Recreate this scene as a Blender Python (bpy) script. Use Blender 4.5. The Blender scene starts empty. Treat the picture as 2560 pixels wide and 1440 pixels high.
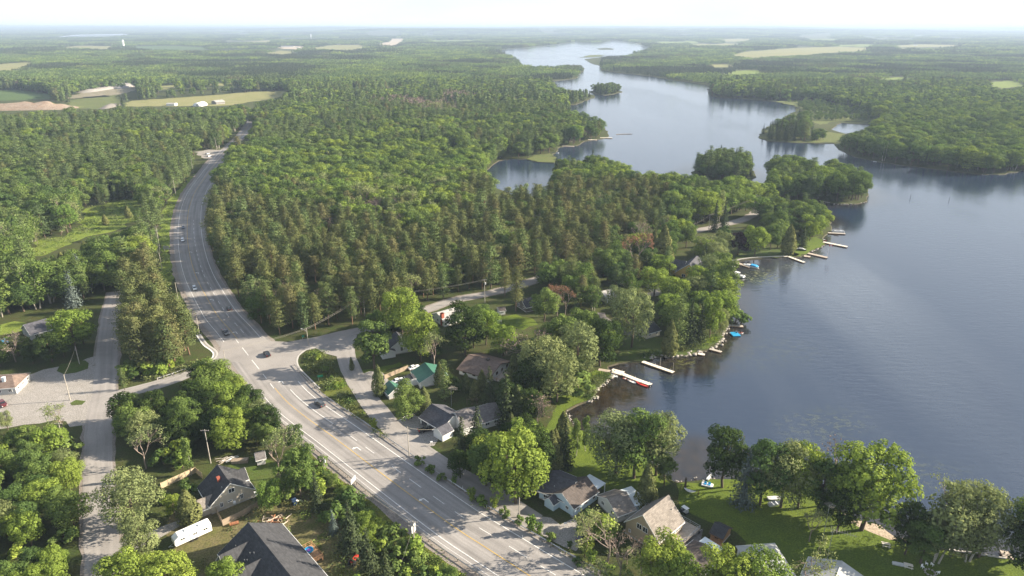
import bpy, bmesh, math, random
import numpy as np
from mathutils import Vector, Matrix, geometry

scene = bpy.context.scene
COL = scene.collection

# ------------------------------------------------------------------ camera, sky, sun, exposure
CAM_H = 120.0
PITCH = math.radians(20.96)
FPX = 2560 * 24.0 / 36.0
cam_data = bpy.data.cameras.new("camera")
cam_data.lens = 24.0
cam_data.sensor_width = 36.0
cam_data.clip_start = 1.0
cam_data.clip_end = 80000.0
cam = bpy.data.objects.new("camera", cam_data)
cam.location = (0, 0, CAM_H)
cam.rotation_euler = (math.radians(90) - PITCH, 0, 0)
COL.objects.link(cam)
scene.camera = cam

SUN_EL = math.radians(24.5)
SUN_AZ = math.radians(81.0)          # clockwise from +Y: the sun stands to the right, a little beyond
sun_dir = Vector((math.cos(SUN_EL) * math.sin(SUN_AZ), math.cos(SUN_EL) * math.cos(SUN_AZ), math.sin(SUN_EL)))
world = bpy.data.worlds.new("World")
scene.world = world
world.use_nodes = True
wn = world.node_tree.nodes
wl = world.node_tree.links
wn.clear()
w_out = wn.new("ShaderNodeOutputWorld")
w_bg = wn.new("ShaderNodeBackground")
w_sky = wn.new("ShaderNodeTexSky")
w_sky.sky_type = 'NISHITA'
w_sky.sun_disc = False
w_sky.sun_elevation = SUN_EL
w_sky.sun_rotation = SUN_AZ
w_sky.altitude = 120
w_sky.air_density = 1.0
w_sky.dust_density = 2.0
w_sky.ozone_density = 2.0
# thin high cloud veil over the whole sky
w_tc = wn.new("ShaderNodeTexCoord")
w_map = wn.new("ShaderNodeMapping")
w_map.inputs['Scale'].default_value = (1.2, 1.2, 5.0)
w_noise = wn.new("ShaderNodeTexNoise")
w_noise.inputs['Scale'].default_value = 2.2
w_noise.inputs['Detail'].default_value = 5
w_noise.inputs['Roughness'].default_value = 0.5
w_ramp = wn.new("ShaderNodeValToRGB")
w_ramp.color_ramp.elements[0].position = 0.34
w_ramp.color_ramp.elements[0].color = (0.42, 0.42, 0.42, 1)
w_ramp.color_ramp.elements[1].position = 0.72
w_ramp.color_ramp.elements[1].color = (0.75, 0.75, 0.75, 1)
w_mix = wn.new("ShaderNodeMix")
w_mix.data_type = 'RGBA'
w_mix.inputs['B'].default_value = (6.4, 7.0, 7.7, 1)
wl.new(w_tc.outputs['Generated'], w_map.inputs['Vector'])
wl.new(w_map.outputs['Vector'], w_noise.inputs['Vector'])
wl.new(w_noise.outputs['Fac'], w_ramp.inputs['Fac'])
# the veil is thick towards the horizon and thins overhead
w_sep = wn.new("ShaderNodeSeparateXYZ")
wl.new(w_tc.outputs['Generated'], w_sep.inputs[0])
w_el = wn.new("ShaderNodeMapRange")
w_el.inputs['From Min'].default_value = 0.0
w_el.inputs['From Max'].default_value = 0.85
w_el.inputs['To Min'].default_value = 0.45
w_el.inputs['To Max'].default_value = -0.25
wl.new(w_sep.outputs['Z'], w_el.inputs['Value'])
w_add = wn.new("ShaderNodeMath")
w_add.operation = 'ADD'
w_add.use_clamp = True
wl.new(w_ramp.outputs['Color'], w_add.inputs[0])
wl.new(w_el.outputs[0], w_add.inputs[1])
wl.new(w_add.outputs[0], w_mix.inputs['Factor'])
wl.new(w_sky.outputs['Color'], w_mix.inputs['A'])
wl.new(w_mix.outputs['Result'], w_bg.inputs['Color'])
w_bg.inputs['Strength'].default_value = 0.051
wl.new(w_bg.outputs['Background'], w_out.inputs['Surface'])

sun_data = bpy.data.lights.new("sun", 'SUN')
sun_data.energy = 5.0
sun_data.angle = math.radians(0.6)
sun_data.color = (1.0, 0.88, 0.70)
sun = bpy.data.objects.new("sun", sun_data)
sun.rotation_euler = sun_dir.to_track_quat('Z', 'Y').to_euler()
sun.location = (300, 100, 400)
COL.objects.link(sun)

scene.view_settings.view_transform = 'Standard'
scene.view_settings.look = 'None'
scene.view_settings.gamma = 1.0
scene.view_settings.exposure = 1.66
scene.view_settings.use_curve_mapping = False
scene.render.engine = 'CYCLES'
cy = scene.cycles
cy.max_bounces = 5
cy.diffuse_bounces = 2
cy.glossy_bounces = 3
cy.transmission_bounces = 3
cy.transparent_max_bounces = 8
cy.volume_bounces = 0
cy.use_denoising = True
cy.caustics_reflective = False
cy.caustics_refractive = False

# ------------------------------------------------------------------ where a pixel of the 2560 x 1440 survey photograph meets the ground
CP, SP = math.cos(PITCH), math.sin(PITCH)

def G(u, v, z=0.0):
    a = (u - 1280.0) / FPX
    b = (720.0 - v) / FPX
    dz = -SP + b * CP
    dy = CP + b * SP
    t = (z - CAM_H) / dz
    return Vector((a * t, dy * t, z))

def Gp(pts, z=0.0):
    return [G(u, v, z) for u, v in pts]

def Gxy(pts):
    return [(p.x, p.y) for p in Gp(pts)]

def project(x, y, z):
    """numpy: survey pixel of world points"""
    dz = z - CAM_H
    depth = y * CP - dz * SP
    upc = y * SP + dz * CP
    depth = np.where(depth < 1e-3, 1e-3, depth)
    return 1280 + FPX * x / depth, 720 - FPX * upc / depth, depth

def inside(px, py, poly):
    px = np.asarray(px, float); py = np.asarray(py, float)
    r = np.zeros(px.shape, bool)
    n = len(poly)
    x0 = min(p[0] for p in poly); x1 = max(p[0] for p in poly)
    y0 = min(p[1] for p in poly); y1 = max(p[1] for p in poly)
    cand = np.nonzero((px >= x0) & (px <= x1) & (py >= y0) & (py <= y1))[0]
    if len(cand) == 0:
        return r
    qx = px[cand]; qy = py[cand]
    c = np.zeros(qx.shape, bool)
    j = n - 1
    for i in range(n):
        xi, yi = poly[i][0], poly[i][1]
        xj, yj = poly[j][0], poly[j][1]
        if yi != yj:
            c ^= ((yi > qy) != (yj > qy)) & (qx < (xj - xi) * (qy - yi) / (yj - yi) + xi)
        j = i
    r[cand] = c
    return r

def dist_to_lines(px, py, lines):
    """min distance from points to a list of polylines (numpy)"""
    px = np.asarray(px, float); py = np.asarray(py, float)
    d = np.full(px.shape, 1e9)
    for ln in lines:
        for (ax, ay), (bx, by) in zip(ln[:-1], ln[1:]):
            vx, vy = bx - ax, by - ay
            L2 = vx * vx + vy * vy + 1e-9
            t = np.clip(((px - ax) * vx + (py - ay) * vy) / L2, 0, 1)
            d = np.minimum(d, np.hypot(px - ax - t * vx, py - ay - t * vy))
    return d

_rs = np.random.RandomState(77)
_lat = _rs.rand(256, 256)

def vnoise(x, y, s, o=0):
    x = np.asarray(x, float) / s + 37.3 * o + 900; y = np.asarray(y, float) / s + 11.7 * o + 900
    xi = np.floor(x).astype(int); yi = np.floor(y).astype(int)
    fx = x - xi; fy = y - yi
    fx = fx * fx * (3 - 2 * fx); fy = fy * fy * (3 - 2 * fy)
    L = lambda a, b: _lat[a % 256, b % 256]
    return (L(xi, yi) * (1 - fx) + L(xi + 1, yi) * fx) * (1 - fy) + (L(xi, yi + 1) * (1 - fx) + L(xi + 1, yi + 1) * fx) * fy

def sstep(a, b, x):
    t = np.clip((np.asarray(x, float) - a) / (b - a), 0, 1)
    return t * t * (3 - 2 * t)

# ------------------------------------------------------------------ objects and tags
def tag(o, label=None, cat=None, group=None, kind=None):
    if label: o['label'] = label
    if cat: o['category'] = cat
    if group: o['group'] = group
    if kind: o['kind'] = kind
    return o

def link(name, mesh, parent=None):
    o = bpy.data.objects.new(name, mesh)
    COL.objects.link(o)
    if parent is not None:
        o.parent = parent
    return o

def thing(name, label, cat, loc=(0, 0, 0), rz=0.0, group=None):
    o = bpy.data.objects.new(name, None)
    o.empty_display_size = 0.5
    COL.objects.link(o)
    o.location = loc
    o.rotation_euler = (0, 0, rz)
    return tag(o, label, cat, group)

def copy_tree(o, parent=None):
    c = o.copy()
    COL.objects.link(c)
    if parent is not None:
        c.parent = parent
    for ch in list(o.children):
        copy_tree(ch, c)
    return c

class MB:
    """collects boxes, tubes, polygons; build() links them as one mesh object"""
    def __init__(self):
        self.v = []; self.f = []; self.m = []
        self.mi = 0
    def poly(self, pts):
        n = len(self.v)
        self.v += [tuple(p) for p in pts]
        self.f.append(tuple(range(n, n + len(pts)))); self.m.append(self.mi)
    def faces(self, pts, faces):
        n = len(self.v)
        self.v += [tuple(p) for p in pts]
        for f in faces:
            self.f.append(tuple(i + n for i in f)); self.m.append(self.mi)
    def box(self, x0, x1, y0, y1, z0, z1, M=None, bev=0.0):
        p = [(x, y, z) for z in (z0, z1) for x, y in ((x0, y0), (x1, y0), (x1, y1), (x0, y1))]
        if M is not None:
            p = [tuple(M @ Vector(q)) for q in p]
        self.faces(p, [(3, 2, 1, 0), (4, 5, 6, 7), (0, 1, 5, 4), (1, 2, 6, 5), (2, 3, 7, 6), (3, 0, 4, 7)])
    def prism(self, prof, y0, y1, M=None):
        """closed profile in x,z extruded along y"""
        n = len(prof)
        p = [(x, y0, z) for x, z in prof] + [(x, y1, z) for x, z in prof]
        if M is not None:
            p = [tuple(M @ Vector(q)) for q in p]
        self.faces(p, [tuple(range(n)), tuple(range(2 * n - 1, n - 1, -1))] + [(i, i + n, (i + 1) % n + n, (i + 1) % n) for i in range(n)])
    def tube(self, pts, radii, sides=6, cap=True):
        pts = [Vector(p) for p in pts]
        if not hasattr(radii, '__len__'):
            radii = [radii] * len(pts)
        n0 = len(self.v)
        for i, p in enumerate(pts):
            d = (pts[min(i + 1, len(pts) - 1)] - pts[max(i - 1, 0)]).normalized()
            a = d.orthogonal().normalized() if abs(d.z) < 0.95 else Vector((1, 0, 0))
            a = (a - d * a.dot(d)).normalized()
            b = d.cross(a)
            for k in range(sides):
                t = 2 * math.pi * k / sides
                self.v.append(tuple(p + (a * math.cos(t) + b * math.sin(t)) * radii[i]))
        for i in range(len(pts) - 1):
            for k in range(sides):
                q = n0 + i * sides
                self.f.append((q + k, q + (k + 1) % sides, q + sides + (k + 1) % sides, q + sides + k)); self.m.append(self.mi)
        if cap:
            self.f.append(tuple(n0 + k for k in range(sides))[::-1]); self.m.append(self.mi)
            q = n0 + (len(pts) - 1) * sides
            self.f.append(tuple(q + k for k in range(sides))); self.m.append(self.mi)
    def lathe(self, prof, cx=0, cy_=0, sides=12):
        n0 = len(self.v)
        for r, z in prof:
            for k in range(sides):
                t = 2 * math.pi * k / sides
                self.v.append((cx + r * math.cos(t), cy_ + r * math.sin(t), z))
        for i in range(len(prof) - 1):
            for k in range(sides):
                q = n0 + i * sides
                self.f.append((q + k, q + (k + 1) % sides, q + sides + (k + 1) % sides, q + sides + k)); self.m.append(self.mi)
        self.f.append(tuple(n0 + k for k in range(sides))[::-1]); self.m.append(self.mi)
        q = n0 + (len(prof) - 1) * sides
        self.f.append(tuple(q + k for k in range(sides))); self.m.append(self.mi)
    def mesh(self, name, mats, smooth=False):
        me = bpy.data.meshes.new(name)
        me.from_pydata(self.v, [], self.f)
        for m in (mats if isinstance(mats, (list, tuple)) else [mats]):
            me.materials.append(m)
        if any(self.m):
            me.polygons.foreach_set('material_index', self.m)
        if smooth:
            me.polygons.foreach_set('use_smooth', [True] * len(me.polygons))
        me.update()
        return me
    def build(self, name, mats, parent=None, smooth=False):
        return link(name, self.mesh(name, mats, smooth), parent)

# ------------------------------------------------------------------ materials
def new_mat(name):
    m = bpy.data.materials.new(name)
    m.use_nodes = True
    m.node_tree.nodes.clear()
    return m, m.node_tree.nodes, m.node_tree.links

def mat(name, col, rough=0.7, var=0.12, scale=3.0, metal=0.0, col2=None, bump=0.0, spec=0.3, coat=0.0, detail=4, coords='Object'):
    """plain surface with a noise variation of its colour"""
    m, n, l = new_mat(name)
    out = n.new("ShaderNodeOutputMaterial")
    bs = n.new("ShaderNodeBsdfPrincipled")
    l.new(bs.outputs[0], out.inputs['Surface'])
    tc = n.new("ShaderNodeTexCoord")
    nz = n.new("ShaderNodeTexNoise")
    nz.inputs['Scale'].default_value = scale
    nz.inputs['Detail'].default_value = detail
    nz.inputs['Roughness'].default_value = 0.65
    l.new(tc.outputs[coords], nz.inputs['Vector'])
    mx = n.new("ShaderNodeMix"); mx.data_type = 'RGBA'
    c = Vector(col)
    a = c * (1 - var); b = Vector(col2) if col2 else c * (1 + var)
    mx.inputs['A'].default_value = (*a, 1); mx.inputs['B'].default_value = (*b, 1)
    rp = n.new("ShaderNodeMapRange")
    rp.inputs['From Min'].default_value = 0.32; rp.inputs['From Max'].default_value = 0.68
    l.new(nz.outputs['Fac'], rp.inputs['Value'])
    l.new(rp.outputs[0], mx.inputs['Factor'])
    l.new(mx.outputs['Result'], bs.inputs['Base Color'])
    bs.inputs['Roughness'].default_value = rough
    bs.inputs['Metallic'].default_value = metal
    bs.inputs['Specular IOR Level'].default_value = spec
    bs.inputs['Coat Weight'].default_value = coat
    if bump:
        bp = n.new("ShaderNodeBump")
        bp.inputs['Strength'].default_value = bump
        bp.inputs['Distance'].default_value = 0.05
        l.new(nz.outputs['Fac'], bp.inputs['Height'])
        l.new(bp.outputs[0], bs.inputs['Normal'])
    return m

def ground_mat(name, cols, scales=(0.02, 0.25, 2.5), rough=0.95, bump=0.4):
    """three noise octaves between colours: cols = (a, b, c) from large blotches to fine grain"""
    m, n, l = new_mat(name)
    out = n.new("ShaderNodeOutputMaterial")
    bs = n.new("ShaderNodeBsdfPrincipled")
    l.new(bs.outputs[0], out.inputs['Surface'])
    geo = n.new("ShaderNodeNewGeometry")
    fac = []
    for i, s in enumerate(scales):
        nz = n.new("ShaderNodeTexNoise")
        nz.inputs['Scale'].default_value = s
        nz.inputs['Detail'].default_value = 5
        nz.inputs['Roughness'].default_value = 0.6
        l.new(geo.outputs['Position'], nz.inputs['Vector'])
        mr = n.new("ShaderNodeMapRange")
        mr.inputs['From Min'].default_value = 0.36; mr.inputs['From Max'].default_value = 0.64
        l.new(nz.outputs['Fac'], mr.inputs['Value'])
        fac.append((mr.outputs[0], nz.outputs['Fac']))
    mx = n.new("ShaderNodeMix"); mx.data_type = 'RGBA'
    mx.inputs['A'].default_value = (*cols[0], 1); mx.inputs['B'].default_value = (*cols[1], 1)
    l.new(fac[0][0], mx.inputs['Factor'])
    mx2 = n.new("ShaderNodeMix"); mx2.data_type = 'RGBA'
    mx2.inputs['B'].default_value = (*cols[2], 1)
    k = n.new("ShaderNodeMath"); k.operation = 'MULTIPLY'; k.inputs[1].default_value = 0.7
    l.new(fac[1][0], k.inputs[0])
    l.new(k.outputs[0], mx2.inputs['Factor'])
    l.new(mx.outputs['Result'], mx2.inputs['A'])
    hs = n.new("ShaderNodeHueSaturation")
    mr = n.new("ShaderNodeMapRange")
    mr.inputs['To Min'].default_value = 0.68; mr.inputs['To Max'].default_value = 1.32
    l.new(fac[2][0], mr.inputs['Value'])
    l.new(mr.outputs[0], hs.inputs['Value'])
    l.new(mx2.outputs['Result'], hs.inputs['Color'])
    l.new(hs.outputs['Color'], bs.inputs['Base Color'])
    bs.inputs['Roughness'].default_value = rough
    bs.inputs['Specular IOR Level'].default_value = 0.1
    if bump:
        bp = n.new("ShaderNodeBump")
        bp.inputs['Strength'].default_value = bump
        bp.inputs['Distance'].default_value = 0.15
        l.new(fac[2][1], bp.inputs['Height'])
        l.new(bp.outputs[0], bs.inputs['Normal'])
    return m

def leaf_mat(name, cols, trans=0.24, rough=0.6):
    """foliage: each tree takes its own mix of the colours, each leaf cluster its own tint"""
    m, n, l = new_mat(name)
    out = n.new("ShaderNodeOutputMaterial")
    oi = n.new("ShaderNodeObjectInfo")
    rp = n.new("ShaderNodeValToRGB")
    rp.color_ramp.interpolation = 'LINEAR'
    e = rp.color_ramp.elements
    for i, c in enumerate(cols):
        if i < 2:
            e[i].position = i / max(1, len(cols) - 1); e[i].color = (*c, 1)
        else:
            x = e.new(i / (len(cols) - 1)); x.color = (*c, 1)
    if len(cols) > 2:
        e[1].position = 1 / (len(cols) - 1)
    l.new(oi.outputs['Random'], rp.inputs['Fac'])
    at = n.new("ShaderNodeAttribute"); at.attribute_name = 'tint'
    hs = n.new("ShaderNodeHueSaturation")
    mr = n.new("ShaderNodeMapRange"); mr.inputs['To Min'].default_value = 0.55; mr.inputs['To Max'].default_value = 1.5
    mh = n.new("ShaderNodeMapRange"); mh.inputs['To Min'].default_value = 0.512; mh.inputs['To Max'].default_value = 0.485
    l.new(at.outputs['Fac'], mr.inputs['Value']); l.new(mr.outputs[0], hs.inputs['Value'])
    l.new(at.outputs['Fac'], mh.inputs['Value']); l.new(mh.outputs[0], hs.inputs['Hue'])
    l.new(rp.outputs['Color'], hs.inputs['Color'])
    hs.inputs['Saturation'].default_value = 1.02
    df = n.new("ShaderNodeBsdfDiffuse")
    tr = n.new("ShaderNodeBsdfTranslucent")
    ms = n.new("ShaderNodeMixShader"); ms.inputs[0].default_value = trans
    l.new(hs.outputs['Color'], df.inputs['Color'])
    br = n.new("ShaderNodeHueSaturation"); br.inputs['Value'].default_value = 1.25; br.inputs['Saturation'].default_value = 1.1
    l.new(hs.outputs['Color'], br.inputs['Color']); l.new(br.outputs['Color'], tr.inputs['Color'])
    l.new(df.outputs[0], ms.inputs[1]); l.new(tr.outputs[0], ms.inputs[2])
    l.new(ms.outputs[0], out.inputs['Surface'])
    return m

M = {}
M['bark'] = mat('bark', (0.10, 0.075, 0.055), 0.9, 0.35, 4)
M['pine_bark'] = mat('pine_bark', (0.16, 0.10, 0.065), 0.9, 0.35, 4)
M['pale_bark'] = mat('pale_bark', (0.38, 0.35, 0.30), 0.9, 0.3, 4)
M['twig'] = mat('twig', (0.24, 0.19, 0.16), 0.9, 0.3, 2)
M['leaf_bright'] = leaf_mat('leaf_bright', [(0.162, 0.233, 0.050), (0.206, 0.262, 0.054), (0.134, 0.211, 0.051)])
M['leaf_mid'] = leaf_mat('leaf_mid', [(0.095, 0.148, 0.042), (0.147, 0.199, 0.056), (0.073, 0.120, 0.039), (0.133, 0.191, 0.050)])
M['leaf_dark'] = leaf_mat('leaf_dark', [(0.038, 0.064, 0.020), (0.055, 0.083, 0.024)])
M['leaf_pale'] = leaf_mat('leaf_pale', [(0.178, 0.216, 0.094), (0.223, 0.253, 0.105), (0.149, 0.187, 0.084)])
M['leaf_purple'] = leaf_mat('leaf_purple', [(0.030, 0.016, 0.022), (0.040, 0.019, 0.024)])
M['needle_pine'] = leaf_mat('needle_pine', [(0.100, 0.120, 0.046), (0.124, 0.134, 0.054), (0.086, 0.114, 0.044), (0.134, 0.128, 0.058)], 0.14)
M['needle_white_pine'] = leaf_mat('needle_white_pine', [(0.094, 0.128, 0.049), (0.117, 0.157, 0.057), (0.079, 0.114, 0.050)], 0.14)
M['needle_spruce'] = leaf_mat('needle_spruce', [(0.038, 0.056, 0.026), (0.055, 0.070, 0.032), (0.047, 0.063, 0.033)], 0.1)
M['needle_blue'] = leaf_mat('needle_blue', [(0.095, 0.125, 0.115), (0.110, 0.135, 0.120)], 0.1)
M['needle_cedar'] = leaf_mat('needle_cedar', [(0.107, 0.123, 0.047), (0.129, 0.138, 0.054), (0.085, 0.108, 0.043)], 0.14)
M['leaf_dead'] = leaf_mat('leaf_dead', [(0.19, 0.15, 0.125), (0.22, 0.165, 0.135), (0.16, 0.14, 0.12)], 0.14)
M['leaf_rust'] = leaf_mat('leaf_rust', [(0.28, 0.16, 0.10), (0.24, 0.15, 0.10)], 0.14)
# ------------------------------------------------------------------ tree models (a trunk mesh and a crown mesh each, at real size)
def unit(a):
    return a / (np.linalg.norm(a, axis=-1, keepdims=True) + 1e-9)

class Cards:
    """many small leaf-cluster faces with a tint of their own"""
    def __init__(self, rs):
        self.rs = rs; self.c = []; self.n = []; self.s = []; self.t = []; self.up = []
    def add(self, c, n, s, tint, up=None):
        c = np.asarray(c, float)
        k = len(c)
        self.c.append(c); self.n.append(unit(np.asarray(n, float)))
        self.s.append(np.broadcast_to(np.asarray(s, float), (k,)).copy())
        self.t.append(np.broadcast_to(np.asarray(tint, float), (k,)).copy())
        self.up.append(self.rs.normal(size=(k, 3)) if up is None else np.broadcast_to(np.asarray(up, float), (k, 3)).copy())
    def arrays(self, aspect=0.75):
        c = np.concatenate(self.c); n = np.concatenate(self.n); s = np.concatenate(self.s); t = np.concatenate(self.t); up = np.concatenate(self.up)
        a = unit(np.cross(n, up + 1e-4)); b = np.cross(n, a)
        k = len(c)
        j = lambda: 0.75 + 0.5 * self.rs.rand(k)
        v = np.empty((k, 4, 3))
        sa = (s * 0.5)[:, None]; sb = (s * 0.5 * aspect)[:, None]
        bend = (self.rs.rand(k) - 0.5)[:, None] * s[:, None] * 0.35
        v[:, 0] = c - a * sa * j()[:, None] + n * bend
        v[:, 1] = c - b * sb * j()[:, None]
        v[:, 2] = c + a * sa * j()[:, None] + n * bend
        v[:, 3] = c + b * sb * j()[:, None]
        return v.reshape(-1, 3), t

def cards_mesh(name, cards, m, aspect=0.75):
    v, t = cards.arrays(aspect)
    nq = len(t)
    me = bpy.data.meshes.new(name)
    me.vertices.add(nq * 4); me.loops.add(nq * 4); me.polygons.add(nq)
    me.vertices.foreach_set('co', v.ravel())
    me.loops.foreach_set('vertex_index', np.arange(nq * 4, dtype=np.int32))
    me.polygons.foreach_set('loop_start', np.arange(0, nq * 4, 4, dtype=np.int32))
    at = me.attributes.new('tint', 'FLOAT', 'FACE')
    at.data.foreach_set('value', np.clip(t, 0, 1).astype(np.float32))
    me.materials.append(m)
    me.update()
    me.validate()
    return me

def limb(mb, a, b, r0, r1, rs, wob=0.12, sides=5, n=4):
    a = np.array(a, float); b = np.array(b, float)
    L = np.linalg.norm(b - a)
    pts = []
    for i in range(n):
        t = i / (n - 1)
        p = a + (b - a) * t
        if 0 < i < n - 1:
            p = p + rs.normal(size=3) * L * wob * 0.5
        pts.append(p)
    mb.tube(pts, [r0 + (r1 - r0) * i / (n - 1) for i in range(n)], sides, cap=False)

def broadleaf(seed, h, r, n, leaf, m, base=0.22, lobes=13, bark='bark', lean=0.0, gap=0.0, narrow=1.0):
    rs = np.random.RandomState(seed)
    tr = MB(); cd = Cards(rs)
    cz = h * (base + 1) / 2; hz = h * (1 - base) / 2
    L = []
    for i in range(lobes):
        t = (i + 0.5) / lobes
        z = -0.75 + 1.6 * t
        ring = math.sqrt(max(0.03, 1 - (0.92 * z) ** 2)) if z > 0 else 1.0 - 0.22 * abs(z)
        ang = i * 2.399 + rs.rand() * 1.1
        rad = ring * r * 0.72 * (0.55 + 0.6 * rs.rand())
        if i == lobes - 1:
            rad *= 0.2
        lr = r * (0.24 + 0.22 * rs.rand()) * (1.0 - 0.2 * max(0, z))
        L.append((np.array([rad * math.cos(ang) + lean * z, rad * math.sin(ang) * narrow, cz + z * hz * 0.84 + rs.normal() * 0.05 * h]), lr, rs.rand()))
    C = np.array([a for a, _, _ in L]); R = np.array([b for _, b, _ in L])
    w = R ** 2 / np.sum(R ** 2)
    cand = int(n * 1.9)
    idx = rs.choice(lobes, cand, p=w)
    d = unit(rs.normal(size=(cand, 3)))
    d[:, 2] = np.where(d[:, 2] < -0.5, -d[:, 2] * 0.6, d[:, 2])
    d = unit(d)
    # sub-clumps: bend directions towards a set of knobs so the surface is uneven
    kn = unit(rs.normal(size=(70, 3)))
    near = np.argmax(d @ kn.T, axis=1)
    q = unit(d + kn[near] * 0.7)
    rad = R[idx] * (0.70 + 0.46 * rs.rand(cand) ** 0.8)
    P = C[idx] + q * rad[:, None] * np.array([1, 1, 0.86])
    D = np.linalg.norm(P[:, None, :] - C[None], axis=2) / R[None]
    D[np.arange(cand), idx] = 9
    keep = D.min(axis=1) > 0.72
    if gap > 0:
        keep &= rs.rand(cand) > gap
    keep &= P[:, 2] > h * base * 0.55
    P = P[keep][:n]; q = q[keep][:n]; idx = idx[keep][:n]; nr = near[keep][:n]
    k = len(P)
    knt = rs.rand(70)
    tint = 0.35 * knt[nr] + 0.35 * np.array([x for _, _, x in L])[idx] + 0.3 * rs.rand(k)
    cd.add(P, q + rs.normal(size=(k, 3)) * 0.32 + np.array([0, 0, 0.18]), leaf * (0.7 + 0.6 * rs.rand(k)), tint)
    # a few inner faces so the middle is not hollow
    k2 = n // 6
    i2 = rs.choice(lobes, k2, p=w)
    P2 = C[i2] + unit(rs.normal(size=(k2, 3))) * (R[i2] * 0.55 * rs.rand(k2))[:, None]
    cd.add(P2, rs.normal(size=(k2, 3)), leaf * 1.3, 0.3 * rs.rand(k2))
    r0 = 0.018 * h + 0.05
    top = np.array([lean * 0.3, 0, h * 0.62])
    limb(tr, (0, 0, -0.4), top, r0, r0 * 0.45, rs, 0.04, 7, 5)
    for j in rs.choice(lobes, min(lobes, 6), replace=False):
        f = 0.3 + 0.5 * rs.rand()
        limb(tr, top * f, C[j], r0 * 0.5, r0 * 0.12, rs, 0.12, 5, 4)
    return tr.mesh('trunk', M[bark], True), cards_mesh('crown', cd, M[m])

def pine(seed, h, r, leaf, m='needle_pine', bark='pine_bark', base=0.38, dens=1.0, top_round=0.6, clump=9, up=0.18, flat=0.38):
    rs = np.random.RandomState(seed)
    tr = MB(); cd = Cards(rs)
    r0 = 0.011 * h + 0.05
    bx, by = rs.normal(size=2) * 0.012 * h
    limb(tr, (0, 0, -0.4), (bx, by, h * 0.97), r0, 0.03, rs, 0.012, 6, 6)
    z = h * base
    while z < h * 0.985:
        t = (z - h * base) / (h * (1 - base))
        prof = (1 - t) ** top_round * min(1.0, 0.45 + 1.6 * t) * (0.78 + 0.44 * rs.rand())
        nb = max(3, int(round((5.2 - 1.5 * t) * dens)))
        a0 = rs.rand() * 6.28
        wt = rs.rand()
        for b in range(nb):
            ang = a0 + 6.283 * b / nb + rs.normal() * 0.25
            ln = r * prof * (0.65 + 0.5 * rs.rand())
            if rs.rand() < 0.07:
                continue
            e = up + 0.5 * t + rs.normal() * 0.07
            d = np.array([math.cos(ang), math.sin(ang), e])
            o = np.array([bx * z / h, by * z / h, z])
            if ln > 1.4 and clump > 5:
                tr.tube([o, o + d * ln * 0.75], [0.05, 0.02], 3, cap=False)
            bt = rs.rand()
            for s in (0.45, 0.72, 0.98):
                if ln < 1.0 and s < 0.7:
                    continue
                c = o + d * ln * s
                k = max(2, int(clump * (0.6 + 0.5 * s)))
                sz = 0.26 * r * (0.7 + 0.5 * rs.rand()) * (0.75 + 0.3 * (1 - t))
                off = rs.normal(size=(k, 3)) * 0.5 * np.array([1, 1, flat]) * sz * 1.6
                nrm = rs.normal(size=(k, 3)) * 0.33 + np.array([d[0] * 0.85, d[1] * 0.85, 0.5]) + unit(off) * 0.45
                cd.add(c + off, nrm, leaf * (0.7 + 0.6 * rs.rand(k)), 0.35 * wt + 0.35 * bt + 0.3 * rs.rand(k))
        z += h * (0.047 + 0.012 * rs.rand()) / max(0.7, dens)
    k = 5
    cd.add(np.array([bx, by, h * 0.97]) + rs.normal(size=(k, 3)) * 0.18, rs.normal(size=(k, 3)), leaf * 0.8, 0.6)
    return tr.mesh('trunk', M[bark], True), cards_mesh('crown', cd, M[m])

def spruce(seed, h, r, leaf, m='needle_spruce', base=0.06, n_layers=22, per=9):
    rs = np.random.RandomState(seed)
    tr = MB(); cd = Cards(rs)
    r0 = 0.012 * h + 0.04
    limb(tr, (0, 0, -0.4), (0, 0, h * 0.98), r0, 0.02, rs, 0.004, 6, 5)
    for i in range(n_layers):
        t = (i + 0.4 * rs.rand()) / n_layers
        z = h * (base + (1 - base) * t)
        R = r * (1 - t) ** 0.85 * (0.85 + 0.3 * rs.rand()) + 0.12
        nb = max(4, int(13 * (1 - t) + 4))
        lt = rs.rand()
        for b in range(nb):
            ang = 6.283 * (b + rs.rand() * 0.8) / nb + i
            ln = R * (0.75 + 0.45 * rs.rand())
            k = max(2, int(per * ln / r) + 1)
            s = (np.arange(k) + 0.5 + 0.3 * rs.rand(k)) / k
            d = np.array([math.cos(ang), math.sin(ang), 0])
            drop = -0.32 * s ** 1.3 * ln + 0.10 * s ** 4 * ln
            c = d * (s * ln)[:, None] + np.array([0, 0, 1]) * (z + drop)[:, None]
            c += rs.normal(size=(k, 3)) * 0.07 * r
            nrm = d * 0.75 + np.array([0, 0, 0.65]) + rs.normal(size=(k, 3)) * 0.35
            cd.add(c, nrm, leaf * (0.7 + 0.6 * rs.rand(k)), 0.3 * lt + 0.7 * rs.rand(k), up=(d[1], -d[0], 0.2))
    return tr.mesh('trunk', M['bark'], True), cards_mesh('crown', cd, M[m])

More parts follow.
